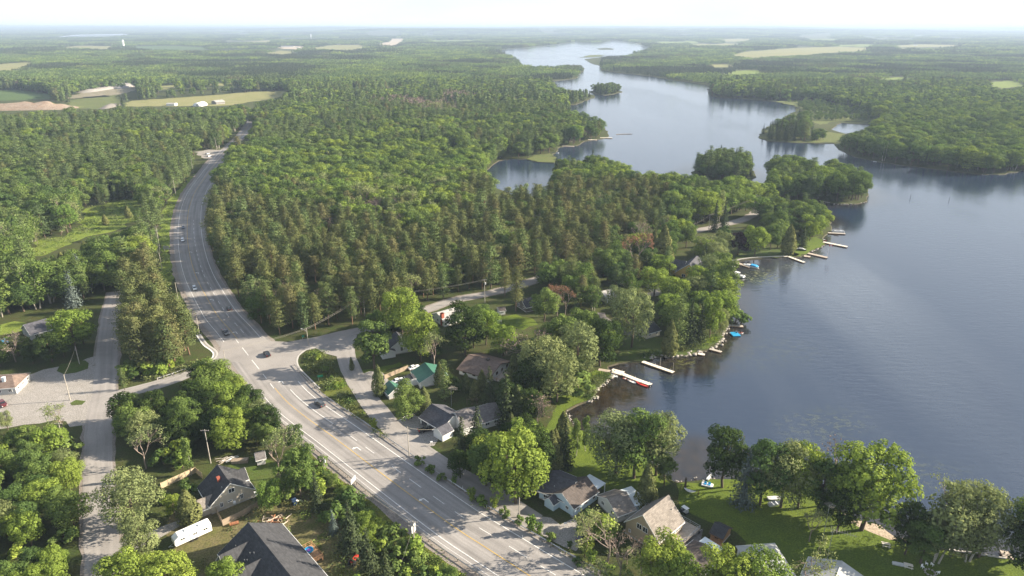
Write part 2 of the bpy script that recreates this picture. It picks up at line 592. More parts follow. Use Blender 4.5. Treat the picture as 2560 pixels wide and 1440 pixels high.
def cedar(seed, h, r, n, leaf, m='needle_cedar'):
    rs = np.random.RandomState(seed)
    tr = MB(); cd = Cards(rs)
    limb(tr, (0, 0, -0.4), (0, 0, h * 0.9), 0.012 * h + 0.05, 0.03, rs, 0.01, 6, 4)
    t = rs.rand(n) ** 0.85
    prof = np.minimum(1, 0.55 + 2.2 * t) * (1 - t) ** 0.62
    ang = rs.rand(n) * 6.283
    kz = np.floor(t * 15); ka = np.floor(ang / 6.283 * (4 + 5 * (1 - t)))
    hsh = np.modf(np.abs(np.sin(kz * 12.9898 + ka * 78.233 + seed) * 43758.5))[0]
    rad = r * prof * (0.72 + 0.34 * hsh + 0.12 * rs.rand(n))
    P = np.stack([np.cos(ang) * rad, np.sin(ang) * rad, h * (0.03 + 0.97 * t) + 0.25 * rs.normal(size=n)], 1)
    nrm = np.stack([np.cos(ang), np.sin(ang), 0.35 + 0 * ang], 1) + rs.normal(size=(n, 3)) * 0.3
    cd.add(P, nrm, leaf * (0.7 + 0.6 * rs.rand(n)), 0.55 * hsh + 0.45 * rs.rand(n), up=(0.1, 0.2, 1))
    k = n // 6
    t2 = rs.rand(k) * 0.85; a2 = rs.rand(k) * 6.283; r2 = r * (1 - t2) * 0.5
    cd.add(np.stack([np.cos(a2) * r2, np.sin(a2) * r2, h * t2], 1), rs.normal(size=(k, 3)), leaf * 1.5, 0.2)
    return tr.mesh('trunk', M['bark'], True), cards_mesh('crown', cd, M[m])

def bare(seed, h, spread, leaf_n=120, m='leaf_dead', twig='twig', depth=4, leaf=0.45):
    rs = np.random.RandomState(seed)
    tr = MB(); cr = MB(); cd = Cards(rs)
    tips = []
    def grow(p, d, L, r, k):
        q = p + d * L
        mid = (p + q) / 2 + rs.normal(size=3) * L * 0.06
        (tr if k >= depth - 1 else cr).tube([p, mid, q], [r, r * 0.8, r * 0.62], 5 if k >= depth - 1 else 3, cap=False)
        if k == 0:
            tips.append(q); return
        for i in range(3 if k > 1 else 4):
            nd = unit(d * 0.85 + rs.normal(size=3) * spread + np.array([0, 0, 0.22]))
            grow(p + d * L * (0.55 + 0.45 * (i + 1) / 4 * (0.6 + 0.4 * rs.rand())), nd, L * (0.58 + 0.2 * rs.rand()), r * 0.55, k - 1)
    grow(np.array([0, 0, -0.3]), np.array([0.03, 0.02, 1.0]), h * 0.42, 0.012 * h + 0.04, depth)
    T = np.array(tips)
    top = T[:, 2].max()
    idx = rs.randint(0, len(T), leaf_n)
    cd.add(T[idx] + rs.normal(size=(leaf_n, 3)) * 0.35, rs.normal(size=(leaf_n, 3)), leaf * (0.6 + 0.6 * rs.rand(leaf_n)), rs.rand(leaf_n))
    # twigs and the last leaves are one crown mesh
    v, t = cd.arrays(0.6)
    crown = bpy.data.meshes.new('crown')
    n0 = len(cr.v)
    allv = cr.v + [tuple(x) for x in v]
    fq = [(n0 + 4 * i, n0 + 4 * i + 1, n0 + 4 * i + 2, n0 + 4 * i + 3) for i in range(len(t))]
    crown.from_pydata(allv, [], cr.f + fq)
    crown.materials.append(M[twig]); crown.materials.append(M[m])
    crown.polygons.foreach_set('material_index', [0] * len(cr.f) + [1] * len(fq))
    at = crown.attributes.new('tint', 'FLOAT', 'FACE')
    at.data.foreach_set('value', np.concatenate([np.full(len(cr.f), 0.5), t]).astype(np.float32))
    s = h / top
    crown.transform(Matrix.Scale(s, 4)); tk = tr.mesh('trunk', M[twig], True); tk.transform(Matrix.Scale(s, 4))
    crown.update()
    return tk, crown

def multi(seed, h, r, stems, n, leaf, m, bark='pale_bark'):
    """several slim stems with narrow crowns (poplar, birch, willow clump)"""
    rs = np.random.RandomState(seed)
    tr = MB(); cd = Cards(rs)
    for s in range(stems):
        a = 6.283 * s / stems + rs.rand()
        q = r * 0.45 * (0.4 + 0.8 * rs.rand()) if stems > 1 else 0
        hh = h * (0.75 + 0.25 * rs.rand()) if s else h
        top = np.array([q * 1.3 * math.cos(a), q * 1.3 * math.sin(a), hh * 0.95])
        foot = np.array([q * 0.35 * math.cos(a), q * 0.35 * math.sin(a), -0.3])
        limb(tr, foot, top, 0.009 * hh + 0.03, 0.02, rs, 0.03, 5, 5)
        k = n // stems
        nl = 9
        for j in range(nl):
            t = 0.28 + 0.70 * (j + rs.rand() * 0.7) / nl
            c = foot + (top - foot) * t
            rr = r * (0.42 if stems > 1 else 0.6) * (1.15 - 0.75 * abs(t - 0.5) * 1.4) * (0.7 + 0.5 * rs.rand())
            an = rs.rand() * 6.283
            c = c + np.array([math.cos(an), math.sin(an), 0]) * rr * 0.6
            kk = k // nl
            d = unit(rs.normal(size=(kk, 3)))
            knt = rs.rand()
            cd.add(c + d * (rr * (0.5 + 0.5 * rs.rand(kk)))[:, None] * np.array([1, 1, 1.25]), d + rs.normal(size=(kk, 3)) * 0.4, leaf * (0.7 + 0.6 * rs.rand(kk)), 0.5 * knt + 0.5 * rs.rand(kk))
    return tr.mesh('trunk', M[bark], True), cards_mesh('crown', cd, M[m])

# kind -> list of (trunk, crown, nominal height, nominal radius)
T = {}
def reg(key, h, r, pairs):
    T[key] = [(a, b, h, r) for a, b in pairs]

reg('maple_bright', 16, 6.2, [broadleaf(s, 16, 6.2, 9500, 0.40, 'leaf_bright', 0.16, 26) for s in (1, 2, 3)])
reg('maple_mid', 16, 5.6, [broadleaf(s, 16, 5.6 + 0.5 * (s % 3 - 1), 7500, 0.42, 'leaf_mid', 0.16, 19 + s % 7) for s in (11, 12, 13, 14, 15, 16)])
reg('maple_dark', 16, 5.6, [broadleaf(s, 16, 5.6, 8000, 0.42, 'leaf_dark', 0.1, 22) for s in (21, 22)])
reg('purple', 14, 5.4, [broadleaf(s, 14, 5.4, 3600, 0.6, 'leaf_purple', 0.1, 13) for s in (31,)])
reg('willow', 18, 6.5, [broadleaf(s, 18, 6.5, 8000, 0.38, 'leaf_pale', 0.12, 30, 'bark', 1.0, 0.22) for s in (41, 42, 43)])
reg('poplar', 18, 3.2, [multi(s, 18, 4.6, 3, 2600, 0.6, 'leaf_pale') for s in (51, 52)] + [multi(53, 18, 3.6, 1, 1900, 0.6, 'leaf_mid')])
reg('birch', 17, 4.0, [multi(s, 17, 5.0, 4, 2600, 0.55, 'leaf_mid') for s in (61, 62)])
reg('red_pine', 20, 4.2, [pine(s, 20, 4.2, 0.46, base=0.26, dens=1.1, clump=13, top_round=0.5 + 0.12 * (s % 3)) for s in (71, 72, 73, 74, 75)])
reg('white_pine', 21, 4.6, [pine(s, 21, 4.8, 0.5, 'needle_white_pine', 'bark', 0.16, 0.85, 0.95, 16, 0.05, 0.24) for s in (81, 82, 83)])
reg('spruce', 16, 3.6, [spruce(s, 16, 3.6, 0.62) for s in (91, 92)])
reg('fir', 17, 2.3, [spruce(s, 17, 2.3, 0.52, 'needle_spruce', 0.05, 26, 6) for s in (93, 94)])
reg('blue_spruce', 16, 3.8, [spruce(s, 16, 3.8, 0.62, 'needle_blue') for s in (95,)])
reg('cedar', 14, 3.2, [cedar(s, 14, 3.2, 2600, 0.55) for s in (101, 102)])
reg('bare', 14, 4.2, [bare(s, 14, 0.42, 160) for s in (111, 112, 113)])
reg('rust', 15, 3.6, [bare(s, 15, 0.42, 620, 'leaf_rust') for s in (115,)])
reg('half_bare', 14, 4.4, [bare(s, 14, 0.44, 900, 'leaf_pale') for s in (121, 122)])
reg('sapling', 5, 1.3, [multi(s, 5, 1.7, 3, 520, 0.42, 'leaf_bright', 'bark') for s in (131, 132)] + [multi(133, 5, 1.9, 4, 600, 0.40, 'leaf_mid', 'bark')])
reg('bush', 3, 1.9, [broadleaf(s, 3.0, 1.9, 520, 0.42, 'leaf_mid', 0.0, 7) for s in (141, 142)] + [broadleaf(143, 3.0, 1.9, 520, 0.42, 'leaf_bright', 0.0, 7)])
# lighter models for trees further away
reg('far_leaf', 16, 5.6, [broadleaf(s, 16, 5.8, 900, 1.1, 'leaf_mid', 0.12, 15) for s in (201, 202, 203)] + [broadleaf(204, 16, 5.8, 900, 1.1, 'leaf_bright', 0.15, 15)])
reg('far_pine', 19, 3.8, [pine(s, 19, 4.0, 1.1, base=0.25, dens=0.9, clump=5, top_round=0.8) for s in (211, 212)] + [pine(213, 20, 4.4, 1.15, 'needle_white_pine', 'bark', 0.15, 0.9, 0.9, 5)])
reg('far_fir', 16, 2.8, [spruce(s, 16, 2.8, 1.1, 'needle_spruce', 0.05, 14, 4) for s in (221, 222)])
reg('far_bare', 14, 3.4, [bare(s, 14, 0.42, 70, depth=3, leaf=0.9) for s in (231,)])
# ------------------------------------------------------------------ shoreline, islands, ponds (survey pixels on the ground)
LAKE = [(3600, 1700), (2700, 1420), (2560, 1404), (2514, 1396), (2460, 1386), (2400, 1379), (2364, 1373), (2300, 1362), (2239, 1345), (2215, 1328), (2200, 1314),
        (2160, 1304), (2100, 1275), (2050, 1250), (2002, 1228), (1950, 1211), (1860, 1198), (1775, 1197), (1730, 1203), (1687, 1206), (1655, 1180), (1600, 1140),
        (1540, 1110), (1480, 1090), (1440, 1072), (1424, 1050), (1414, 1026), (1440, 1012), (1475, 1000), (1484, 985), (1495, 970), (1515, 952), (1530, 938), (1520, 925),
        (1518, 915), (1545, 907), (1570, 904), (1606, 903), (1622, 895), (1657, 889), (1685, 890), (1711, 889), (1743, 880), (1772, 873), (1790, 864), (1801, 854), (1808, 838), (1814, 825),
        (1822, 805), (1830, 777), (1832, 745), (1834, 713), (1822, 690), (1812, 668), (1826, 652), (1874, 646), (1920, 643), (1954, 642), (2001, 641), (2022, 629),
        (2045, 620), (2062, 611), (2058, 602), (2056, 594), (2068, 583), (2078, 570), (2078, 555), (2060, 540), (2030, 530), (2030, 515), (2046, 501), (2075, 506),
        (2103, 510), (2140, 509), (2163, 505), (2170, 488), (2165, 470), (2130, 455), (2080, 445), (2020, 440), (1960, 438), (1915, 450), (1912, 462), (1905, 485),
        (1880, 498), (1800, 503), (1700, 497), (1640, 486), (1590, 470), (1540, 446), (1500, 426), (1478, 406), (1440, 400), (1405, 408), (1390, 420), (1382, 445),
        (1372, 475), (1330, 490), (1280, 488), (1240, 470), (1218, 440), (1215, 425), (1247, 401), (1277, 397), (1320, 397), (1330, 402), (1385, 407), (1388, 395),
        (1378, 386), (1400, 367), (1440, 364), (1462, 352), (1490, 349), (1512, 345), (1522, 340), (1520, 328), (1505, 318), (1470, 302), (1430, 290), (1408, 276),
        (1412, 263), (1440, 261), (1487, 242), (1485, 238), (1455, 232), (1410, 222), (1378, 212), (1376, 204), (1408, 200), (1437, 196), (1462, 171), (1455, 165),
        (1400, 172), (1350, 174), (1310, 170), (1295, 155), (1282, 143), (1238, 126), (1320, 119), (1391, 112), (1443, 105), (1457, 108), (1501, 108), (1534, 102),
        (1588, 108), (1624, 121), (1596, 134), (1580, 141), (1501, 143), (1462, 148), (1478, 158), (1502, 165), (1503, 177), (1564, 184), (1637, 192), (1687, 201),
        (1728, 205.5), (1777, 216), (1771, 232), (1785, 241), (1850, 246), (1900, 250), (1994, 260), (1991, 275), (1960, 296), (1905, 323), (1899, 345), (1920, 352),
        (1969, 355), (2036, 358), (2086, 358), (2096, 372), (2137, 392), (2204, 405), (2338, 422), (2456, 436), (2513, 435), (2560, 424), (2700, 430), (3600, 430)]
ISLANDS = [[(1735, 441), (1728, 430), (1760, 415), (1850, 415), (1886, 428), (1890, 442), (1870, 452), (1800, 455)],
           [(1473, 228), (1490, 224), (1540, 223), (1556, 229), (1530, 236), (1509, 238), (1485, 234)],
           [(1493, 121.5), (1515, 119.5), (1539, 122), (1530, 124.5), (1500, 124.5)]]
PONDS = [[(2076, 322), (2103, 307), (2170, 311), (2206, 320), (2160, 326), (2113, 334)],
         [(140, 94), (190, 89), (310, 87), (330, 92), (250, 96), (150, 97)]]

def densify(poly, step_px=14, jit=0.0, seed=0):
    """world xy outline with extra, slightly uneven points between the surveyed ones"""
    rs = np.random.RandomState(seed)
    w = Gxy(poly)
    out = []
    for i, a in enumerate(w):
        b = w[(i + 1) % len(w)]
        L = math.hypot(b[0] - a[0], b[1] - a[1])
        ymid = max(80, (a[1] + b[1]) / 2)
        st = max(4.0, ymid * step_px / 1000.0)
        k = int(min(12, max(1, round(L / st))))
        if L > 800: k = 1
        nx, ny = (b[1] - a[1]) / (L + 1e-6), -(b[0] - a[0]) / (L + 1e-6)
        for j in range(k):
            t = j / k
            o = rs.normal() * jit * min(st, L / k) if j else 0
            out.append((a[0] + (b[0] - a[0]) * t + nx * o, a[1] + (b[1] - a[1]) * t + ny * o))
    return out

lake_w = densify(LAKE, 14, 0.13, 5)
isl_w = [densify(p, 10, 0.12, 6 + i) for i, p in enumerate(ISLANDS)]
pond_w = [densify(p, 14, 0.1, 20 + i) for i, p in enumerate(PONDS)]
shore_lines = [lake_w + lake_w[:1]] + [p + p[:1] for p in isl_w] + [p + p[:1] for p in pond_w]

def in_water(x, y):
    r = inside(x, y, lake_w)
    for p in isl_w:
        r &= ~inside(x, y, p)
    for p in pond_w:
        r |= inside(x, y, p)
    return r

def height(x, y):
    """flat near the lake, low ridges far behind"""
    x = np.asarray(x, float); y = np.asarray(y, float)
    far = sstep(7500, 13500, y)
    return far * (10 + 52 * sstep(0.35, 0.8, vnoise(x, y, 3800, 1)) + 18 * vnoise(x, y, 1400, 2) + 34 * sstep(12500, 19000, y))

rs = np.random.RandomState(3)
pts = []; edges = []
def loop(p):
    n0 = len(pts)
    pts.extend(p)
    edges.extend((n0 + i, n0 + (i + 1) % len(p)) for i in range(len(p)))
X0, X1, Y0, Y1 = -24000.0, 24000.0, -300.0, 24000.0
loop([(X0, Y0), (X1, Y0), (X1, Y1), (X0, Y1)])
for p in [lake_w] + isl_w + pond_w:
    loop(p)
# free points: a fine net on the near water (for its shallows), a coarse one far out (for the ridges)
gx, gy = np.meshgrid(np.arange(10, 460, 5.0), np.arange(120, 470, 5.0))
q = np.stack([gx.ravel(), gy.ravel()], 1) + rs.rand(gx.size, 2) * 1.6
q = q[in_water(q[:, 0], q[:, 1])]
d = dist_to_lines(q[:, 0], q[:, 1], [shore_lines[0][:140]])
q = q[d > 1.2]
near_net = q
pts.extend(map(tuple, q))
gx, gy = np.meshgrid(np.arange(60, 900, 18.0), np.arange(470, 1100, 18.0))
q = np.stack([gx.ravel(), gy.ravel()], 1) + rs.rand(gx.size, 2) * 5
q = q[in_water(q[:, 0], q[:, 1])]
q = q[dist_to_lines(q[:, 0], q[:, 1], shore_lines[:2]) > 4]
pts.extend(map(tuple, q))
gx, gy = np.meshgrid(np.arange(-23000, 23500, 640.0), np.arange(7600, 23600, 420.0))
q = np.stack([gx.ravel(), gy.ravel()], 1) + (rs.rand(gx.size, 2) - 0.5) * 200
pts.extend(map(tuple, q))
vs, es, fs, *_ = geometry.delaunay_2d_cdt([Vector(p) for p in pts], edges, [], 0, 1e-4)
V = np.array([(v.x, v.y) for v in vs])
cen = np.array([V[list(f)].mean(axis=0) for f in fs])
wet = in_water(cen[:, 0], cen[:, 1])

def sub_mesh(name, faces, zfun, m, attr=None):
    used = sorted({i for f in faces for i in f})
    mp = {i: k for k, i in enumerate(used)}
    xy = V[used]
    z = zfun(xy[:, 0], xy[:, 1])
    me = bpy.data.meshes.new(name)
    F = []
    for f in faces:
        a, b, c = (V[i] for i in f[:3])
        ccw = (b[0] - a[0]) * (c[1] - a[1]) - (b[1] - a[1]) * (c[0] - a[0]) > 0
        F.append([mp[i] for i in (f if ccw else f[::-1])])
    me.from_pydata([(x, y, zz) for (x, y), zz in zip(xy, z)], [], F)
    me.materials.append(m)
    if attr is not None:
        for k, fn in attr.items():
            at = me.attributes.new(k, 'FLOAT', 'POINT')
            at.data.foreach_set('value', np.asarray(fn(xy[:, 0], xy[:, 1]), np.float32))
    me.update()
    return me, xy

M['ground'] = ground_mat('ground', ((0.034, 0.052, 0.014), (0.058, 0.076, 0.020), (0.062, 0.056, 0.026)), (0.018, 0.22, 2.2))
land_me, _ = sub_mesh('ground', [f for f, w in zip(fs, wet) if not w], height, M['ground'])
ground = tag(link('ground', land_me), kind='structure')

# water: dark lake, brown over the shallows, wind lanes and short ripples
def water_mat():
    m, n, l = new_mat('water')
    out = n.new("ShaderNodeOutputMaterial")
    bs = n.new("ShaderNodeBsdfPrincipled")
    l.new(bs.outputs[0], out.inputs['Surface'])
    geo = n.new("ShaderNodeNewGeometry")
    at = n.new("ShaderNodeAttribute"); at.attribute_name = 'shallow'
    aw = n.new("ShaderNodeAttribute"); aw.attribute_name = 'weed'
    def noise(scale, sx, sy, rot, det=4, rough=0.6):
        mp = n.new("ShaderNodeMapping")
        mp.inputs['Rotation'].default_value = (0, 0, math.radians(rot))
        mp.inputs['Scale'].default_value = (sx, sy, 1)
        l.new(geo.outputs['Position'], mp.inputs['Vector'])
        z = n.new("ShaderNodeTexNoise")
        z.inputs['Scale'].default_value = scale; z.inputs['Detail'].default_value = det; z.inputs['Roughness'].default_value = rough
        l.new(mp.outputs[0], z.inputs['Vector'])
        return z.outputs['Fac']
    def rng(src, a, b, c=0.0, d_=1.0):
        r = n.new("ShaderNodeMapRange"); r.inputs['From Min'].default_value = a; r.inputs['From Max'].default_value = b
        r.inputs['To Min'].default_value = c; r.inputs['To Max'].default_value = d_
        l.new(src, r.inputs['Value']); return r.outputs[0]
    def math_(op, a, b):
        k = n.new("ShaderNodeMath"); k.operation = op
        for i, s in enumerate((a, b)):
            if isinstance(s, (int, float)): k.inputs[i].default_value = s
            else: l.new(s, k.inputs[i])
        return k.outputs[0]
    def mix(f, a, b):
        k = n.new("ShaderNodeMix"); k.data_type = 'RGBA'
        l.new(f, k.inputs['Factor'])
        for key, s in (('A', a), ('B', b)):
            if isinstance(s, tuple): k.inputs[key].default_value = (*s, 1)
            else: l.new(s, k.inputs[key])
        return k.outputs['Result']
    bed = mix(rng(noise(0.35, 1, 1, 0), 0.35, 0.65), (0.012, 0.009, 0.005), (0.034, 0.024, 0.013))
    col = mix(at.outputs['Fac'], (0.016, 0.028, 0.055), bed)
    weedf = math_('MULTIPLY', aw.outputs['Fac'], rng(noise(0.45, 1, 1.6, 20, 6, 0.7), 0.50, 0.58))
    col = mix(weedf, col, (0.13, 0.14, 0.035))
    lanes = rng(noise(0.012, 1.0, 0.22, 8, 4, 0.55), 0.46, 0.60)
    streak_sheen = math_('MULTIPLY', math_('MULTIPLY', rng(noise(0.009, 1.0, 0.16, -22, 5, 0.6), 0.52, 0.68), rng(noise(0.0035, 1, 1, 0, 2), 0.42, 0.6)), 0.55)
    col = mix(streak_sheen, col, (0.115, 0.135, 0.165))  # pale sheen of the wind streaks, painted into the water's base colour
    l.new(col, bs.inputs['Base Color'])
    rough = math_('ADD', math_('MULTIPLY', lanes, 0.05), 0.07)
    rough = math_('ADD', rough, math_('MULTIPLY', weedf, 0.5))
    l.new(rough, bs.inputs['Roughness'])
    bs.inputs['IOR'].default_value = 1.68
    bs.inputs['Specular IOR Level'].default_value = 0.5
    w1 = noise(0.55, 0.35, 1.0, -14, 3, 0.5)
    w2 = noise(1.5, 0.45, 1.0, -8, 3, 0.5)
    hsum = math_('ADD', w1, math_('MULTIPLY', w2, 0.45))
    bp = n.new("ShaderNodeBump")
    bp.inputs['Distance'].default_value = 0.45
    calm = math_('SUBTRACT', 1.0, math_('MULTIPLY', at.outputs['Fac'], 0.75))
    l.new(math_('MULTIPLY', calm, rng(lanes, 0, 1, 0.30, 0.05)), bp.inputs['Strength'])
    l.new(hsum, bp.inputs['Height'])
    l.new(bp.outputs[0], bs.inputs['Normal'])
    return m

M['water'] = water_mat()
near_shore = [shore_lines[0][:150]] + [shore_lines[1]]
def shallow(x, y):
    d = dist_to_lines(x, y, near_shore)
    s = 0.85 * (1 - sstep(2, 17, d)) * (y < 700)
    u, v, _ = project(x, y, 0)
    for cu, cv, ru, rv, a in ((1735, 1140, 75, 65, 0.9), (1540, 985, 110, 60, 1.0), (1720, 915, 120, 32, 0.85), (1890, 670, 120, 26, 0.6), (1480, 1040, 90, 60, 0.9), (2150, 1240, 60, 70, 0.35)):
        s = np.maximum(s, a * (1 - sstep(0.5, 1.15, np.hypot((u - cu) / ru, (v - cv) / rv))))
    return s
def weed(x, y):
    u, v, _ = project(x, y, 0)
    s = np.zeros(len(x))
    for cu, cv, ru, rv, a in ((1900, 690, 70, 26, 0.75), (1715, 905, 50, 16, 0.6), (1980, 665, 60, 12, 0.5), (1640, 940, 80, 25, 0.25), (1900, 880, 200, 60, 0.16), (2060, 1060, 160, 60, 0.22),
                              (2250, 1180, 220, 60, 0.22), (1760, 790, 80, 12, 0.0), (1350, 430, 40, 14, 0.4)):
        s = np.maximum(s, a * (1 - sstep(0.3, 1.1, np.hypot((u - cu) / ru, (v - cv) / rv))))
    return s
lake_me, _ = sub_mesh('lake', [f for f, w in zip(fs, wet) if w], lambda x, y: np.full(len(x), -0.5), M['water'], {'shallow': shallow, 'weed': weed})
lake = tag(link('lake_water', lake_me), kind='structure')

# banks: a short slope from the land down under the water
M['bank'] = ground_mat('bank', ((0.075, 0.062, 0.040), (0.050, 0.055, 0.024), (0.10, 0.09, 0.07)), (0.1, 0.6, 3.0))
mb = MB()
for ln in shore_lines:
    n = len(ln) - 1
    area = sum(ln[i][0] * ln[i + 1][1] - ln[i + 1][0] * ln[i][1] for i in range(n))
    sg = 1 if area > 0 else -1
    if any(ln is s for s in shore_lines[1:4]): sg = -sg
    for i in range(n):
        (ax, ay), (bx, by) = ln[i], ln[i + 1]
        L = math.hypot(bx - ax, by - ay)
        if L > 900 or ay > 3000: continue
        ox, oy = -(by - ay) / L * sg * 0.9, (bx - ax) / L * sg * 0.9
        mb.poly([(ax, ay, 0.0), (bx, by, 0.0), (bx + ox, by + oy, -1.2), (ax + ox, ay + oy, -1.2)])
tag(mb.build('shore_bank', M['bank']), kind='structure')

# ------------------------------------------------------------------ flat sheets: fields, lawns, gravel
def sheet(name, px, z, m, jit=0.35, dens=True):
    w = densify(px, 10, jit, len(px) * 7 + int(px[0][0])) if dens else Gxy(px)
    tri = geometry.tessellate_polygon([[Vector((x, y, 0)) for x, y in w]])
    me = bpy.data.meshes.new(name)
    F = []
    for f in tri:
        a, b, c = (w[i] for i in f)
        ccw = (b[0] - a[0]) * (c[1] - a[1]) - (b[1] - a[1]) * (c[0] - a[0]) > 0
        F.append(f if ccw else f[::-1])
    me.from_pydata([(x, y, z) for x, y in w], [], F)
    me.materials.append(m)
    me.update()
    return tag(link(name, me), kind='structure')

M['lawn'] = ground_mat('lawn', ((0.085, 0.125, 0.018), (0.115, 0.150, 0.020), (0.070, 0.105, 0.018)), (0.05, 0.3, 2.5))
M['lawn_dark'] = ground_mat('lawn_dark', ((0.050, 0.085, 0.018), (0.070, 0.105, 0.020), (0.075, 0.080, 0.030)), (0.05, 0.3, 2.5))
M['dry_yard'] = ground_mat('dry_yard', ((0.115, 0.105, 0.042), (0.080, 0.090, 0.025), (0.160, 0.125, 0.075)), (0.05, 0.22, 2.0))
M['meadow'] = ground_mat('meadow', ((0.135, 0.185, 0.030), (0.165, 0.205, 0.036), (0.110, 0.150, 0.030)), (0.03, 0.2, 1.5))
M['hay'] = ground_mat('hay', ((0.205, 0.200, 0.080), (0.165, 0.175, 0.064), (0.235, 0.215, 0.100)), (0.008, 0.05, 0.6), bump=0.1)
M['crop'] = ground_mat('crop', ((0.065, 0.105, 0.032), (0.080, 0.120, 0.036), (0.060, 0.098, 0.034)), (0.006, 0.04, 0.5), bump=0.1)
M['marsh'] = ground_mat('marsh', ((0.110, 0.135, 0.036), (0.080, 0.110, 0.034), (0.125, 0.125, 0.050)), (0.02, 0.12, 0.8))
M['sand'] = ground_mat('sand', ((0.40, 0.33, 0.25), (0.34, 0.28, 0.21), (0.44, 0.37, 0.30)), (0.03, 0.2, 1.6))
M['gravel'] = ground_mat('gravel', ((0.275, 0.258, 0.240), (0.305, 0.285, 0.266), (0.245, 0.228, 0.208)), (0.05, 0.35, 3.0))
M['pit_floor'] = ground_mat('pit_floor', ((0.25, 0.215, 0.17), (0.21, 0.185, 0.14), (0.16, 0.15, 0.075)), (0.02, 0.1, 1.0))
M['gravel_dark'] = ground_mat('gravel_dark', ((0.150, 0.140, 0.132), (0.185, 0.172, 0.160), (0.130, 0.118, 0.108)), (0.06, 0.4, 3.0))
M['verge'] = ground_mat('verge', ((0.095, 0.115, 0.024), (0.125, 0.130, 0.032), (0.080, 0.095, 0.022)), (0.08, 0.4, 2.5))

FIELDS = []
def field(name, px, m, z=0.03, clear=True):
    sheet(name, px, z, M[m])
    if clear: FIELDS.append(px)

field('hay_field', [(295, 263), (330, 252), (420, 246), (520, 239), (640, 229), (725, 226), (712, 240), (650, 252), (560, 264), (420, 266), (330, 266)], 'hay')
field('crop_field', [(-40, 229), (40, 224), (125, 236), (130, 246), (60, 250), (-40, 252)], 'crop')
field('sand_flat', [(150, 246), (205, 232), (330, 212), (345, 224), (300, 236), (270, 242), (190, 247)], 'pit_floor')
field('rough_field', [(185, 246), (260, 238), (300, 243), (290, 264), (270, 272), (185, 272), (170, 262)], 'marsh')
field('stubble_field', [(365, 222), (420, 214), (600, 207), (605, 213), (470, 217), (400, 224)], 'hay')
field('hay_field', [(145, 119), (205, 114), (285, 116), (282, 124), (210, 122)], 'hay')
field('crop_field', [(330, 116), (420, 114), (515, 118), (515, 124), (400, 126), (340, 123)], 'crop')
field('hay_field', [(-30, 165), (5, 160), (90, 154), (60, 168), (20, 176), (-40, 178)], 'hay')
field('hay_field', [(780, 119), (830, 113), (905, 112), (915, 119), (880, 126), (780, 123)], 'hay')
field('hay_field', [(935, 112), (975, 104), (980, 96), (1010, 96), (1005, 104), (990, 115)], 'sand')
field('hay_field', [(700, 115), (760, 116), (750, 124), (702, 122)], 'sand')
field('hay_field', [(1828, 138), (1860, 130), (1920, 125), (2000, 119), (2100, 117), (2172, 120), (2172, 128), (2090, 131), (2010, 138), (1920, 142), (1880, 147)], 'hay')
field('crop_field', [(1805, 186), (1835, 177), (1900, 175), (1905, 182), (1850, 188)], 'meadow')
field('hay_field', [(1770, 162), (1835, 160), (1830, 168), (1775, 169)], 'hay')
field('hay_field', [(1800, 99), (1850, 96), (1880, 98), (1870, 104), (1810, 104)], 'hay')
field('hay_field', [(1995, 91), (2080, 88), (2080, 94), (2000, 95)], 'hay')
field('hay_field', [(2230, 114), (2300, 111), (2405, 113), (2400, 117), (2250, 118)], 'hay')
field('meadow', [(2470, 207), (2520, 201), (2560, 204), (2560, 214), (2500, 222), (2480, 215)], 'meadow')
field('meadow', [(2195, 195), (2290, 192), (2280, 199), (2200, 199)], 'meadow')
field('marsh', [(1930, 252), (2000, 251), (2070, 256), (2100, 268), (2150, 281), (2185, 292), (2200, 300), (2170, 305), (2105, 302), (2050, 312), (2030, 300), (2020, 280), (2000, 268)], 'marsh')
field('marsh', [(1985, 344), (2020, 340), (2075, 330), (2112, 335), (2108, 344), (2088, 356), (2030, 356)], 'marsh')
field('marsh', [(1316, 398), (1335, 388), (1375, 383), (1386, 388), (1386, 405), (1345, 405)], 'marsh')
field('marsh', [(1452, 144), (1470, 138), (1508, 137), (1506, 141), (1470, 143)], 'marsh', 0.05)
field('meadow', [(60, 640), (95, 600), (160, 592), (205, 560), (212, 522), (300, 500), (345, 500), (350, 545), (300, 572), (215, 592), (150, 620), (105, 640)], 'meadow')
field('meadow', [(0, 812), (60, 806), (75, 815), (40, 832), (0, 838)], 'meadow')
field('clearing', [(960, 215), (1000, 212), (1000, 219), (960, 221)], 'hay')
field('clearing', [(870, 216), (900, 214), (905, 220), (872, 221)], 'hay')
for i in range(34):
    r_ = np.random.RandomState(500 + i)
    v = 79 + 62 * r_.rand() ** 1.3
    u = r_.choice([r_.uniform(-40, 1180), r_.uniform(1680, 2600)])
    if u > 1680: v = 82 + 42 * r_.rand()
    w = (14 + 60 * r_.rand()) * (0.5 + (v - 72) / 60); hgt = (0.7 + 2.4 * r_.rand()) * (v - 70) / 40
    k = 7
    px = [(u - w + 2 * w * j / k, v - hgt * (0.5 + r_.rand()) + 0.6 * r_.normal()) for j in range(k + 1)] + [(u + w - 2 * w * j / k, v + hgt * (0.5 + r_.rand())) for j in range(k + 1)]
    wx = Gxy(px)
    if in_water(np.array([p[0] for p in wx]), np.array([p[1] for p in wx])).any() or any(inside([p[0] for p in px], [p[1] for p in px], f).any() for f in FIELDS): continue
    field(('hay_field', 'crop_field', 'meadow')[i % 3], px, ('hay', 'crop', 'meadow')[i % 3])
FIELDS.append([(-60, 256), (168, 256), (172, 272), (-60, 281)])
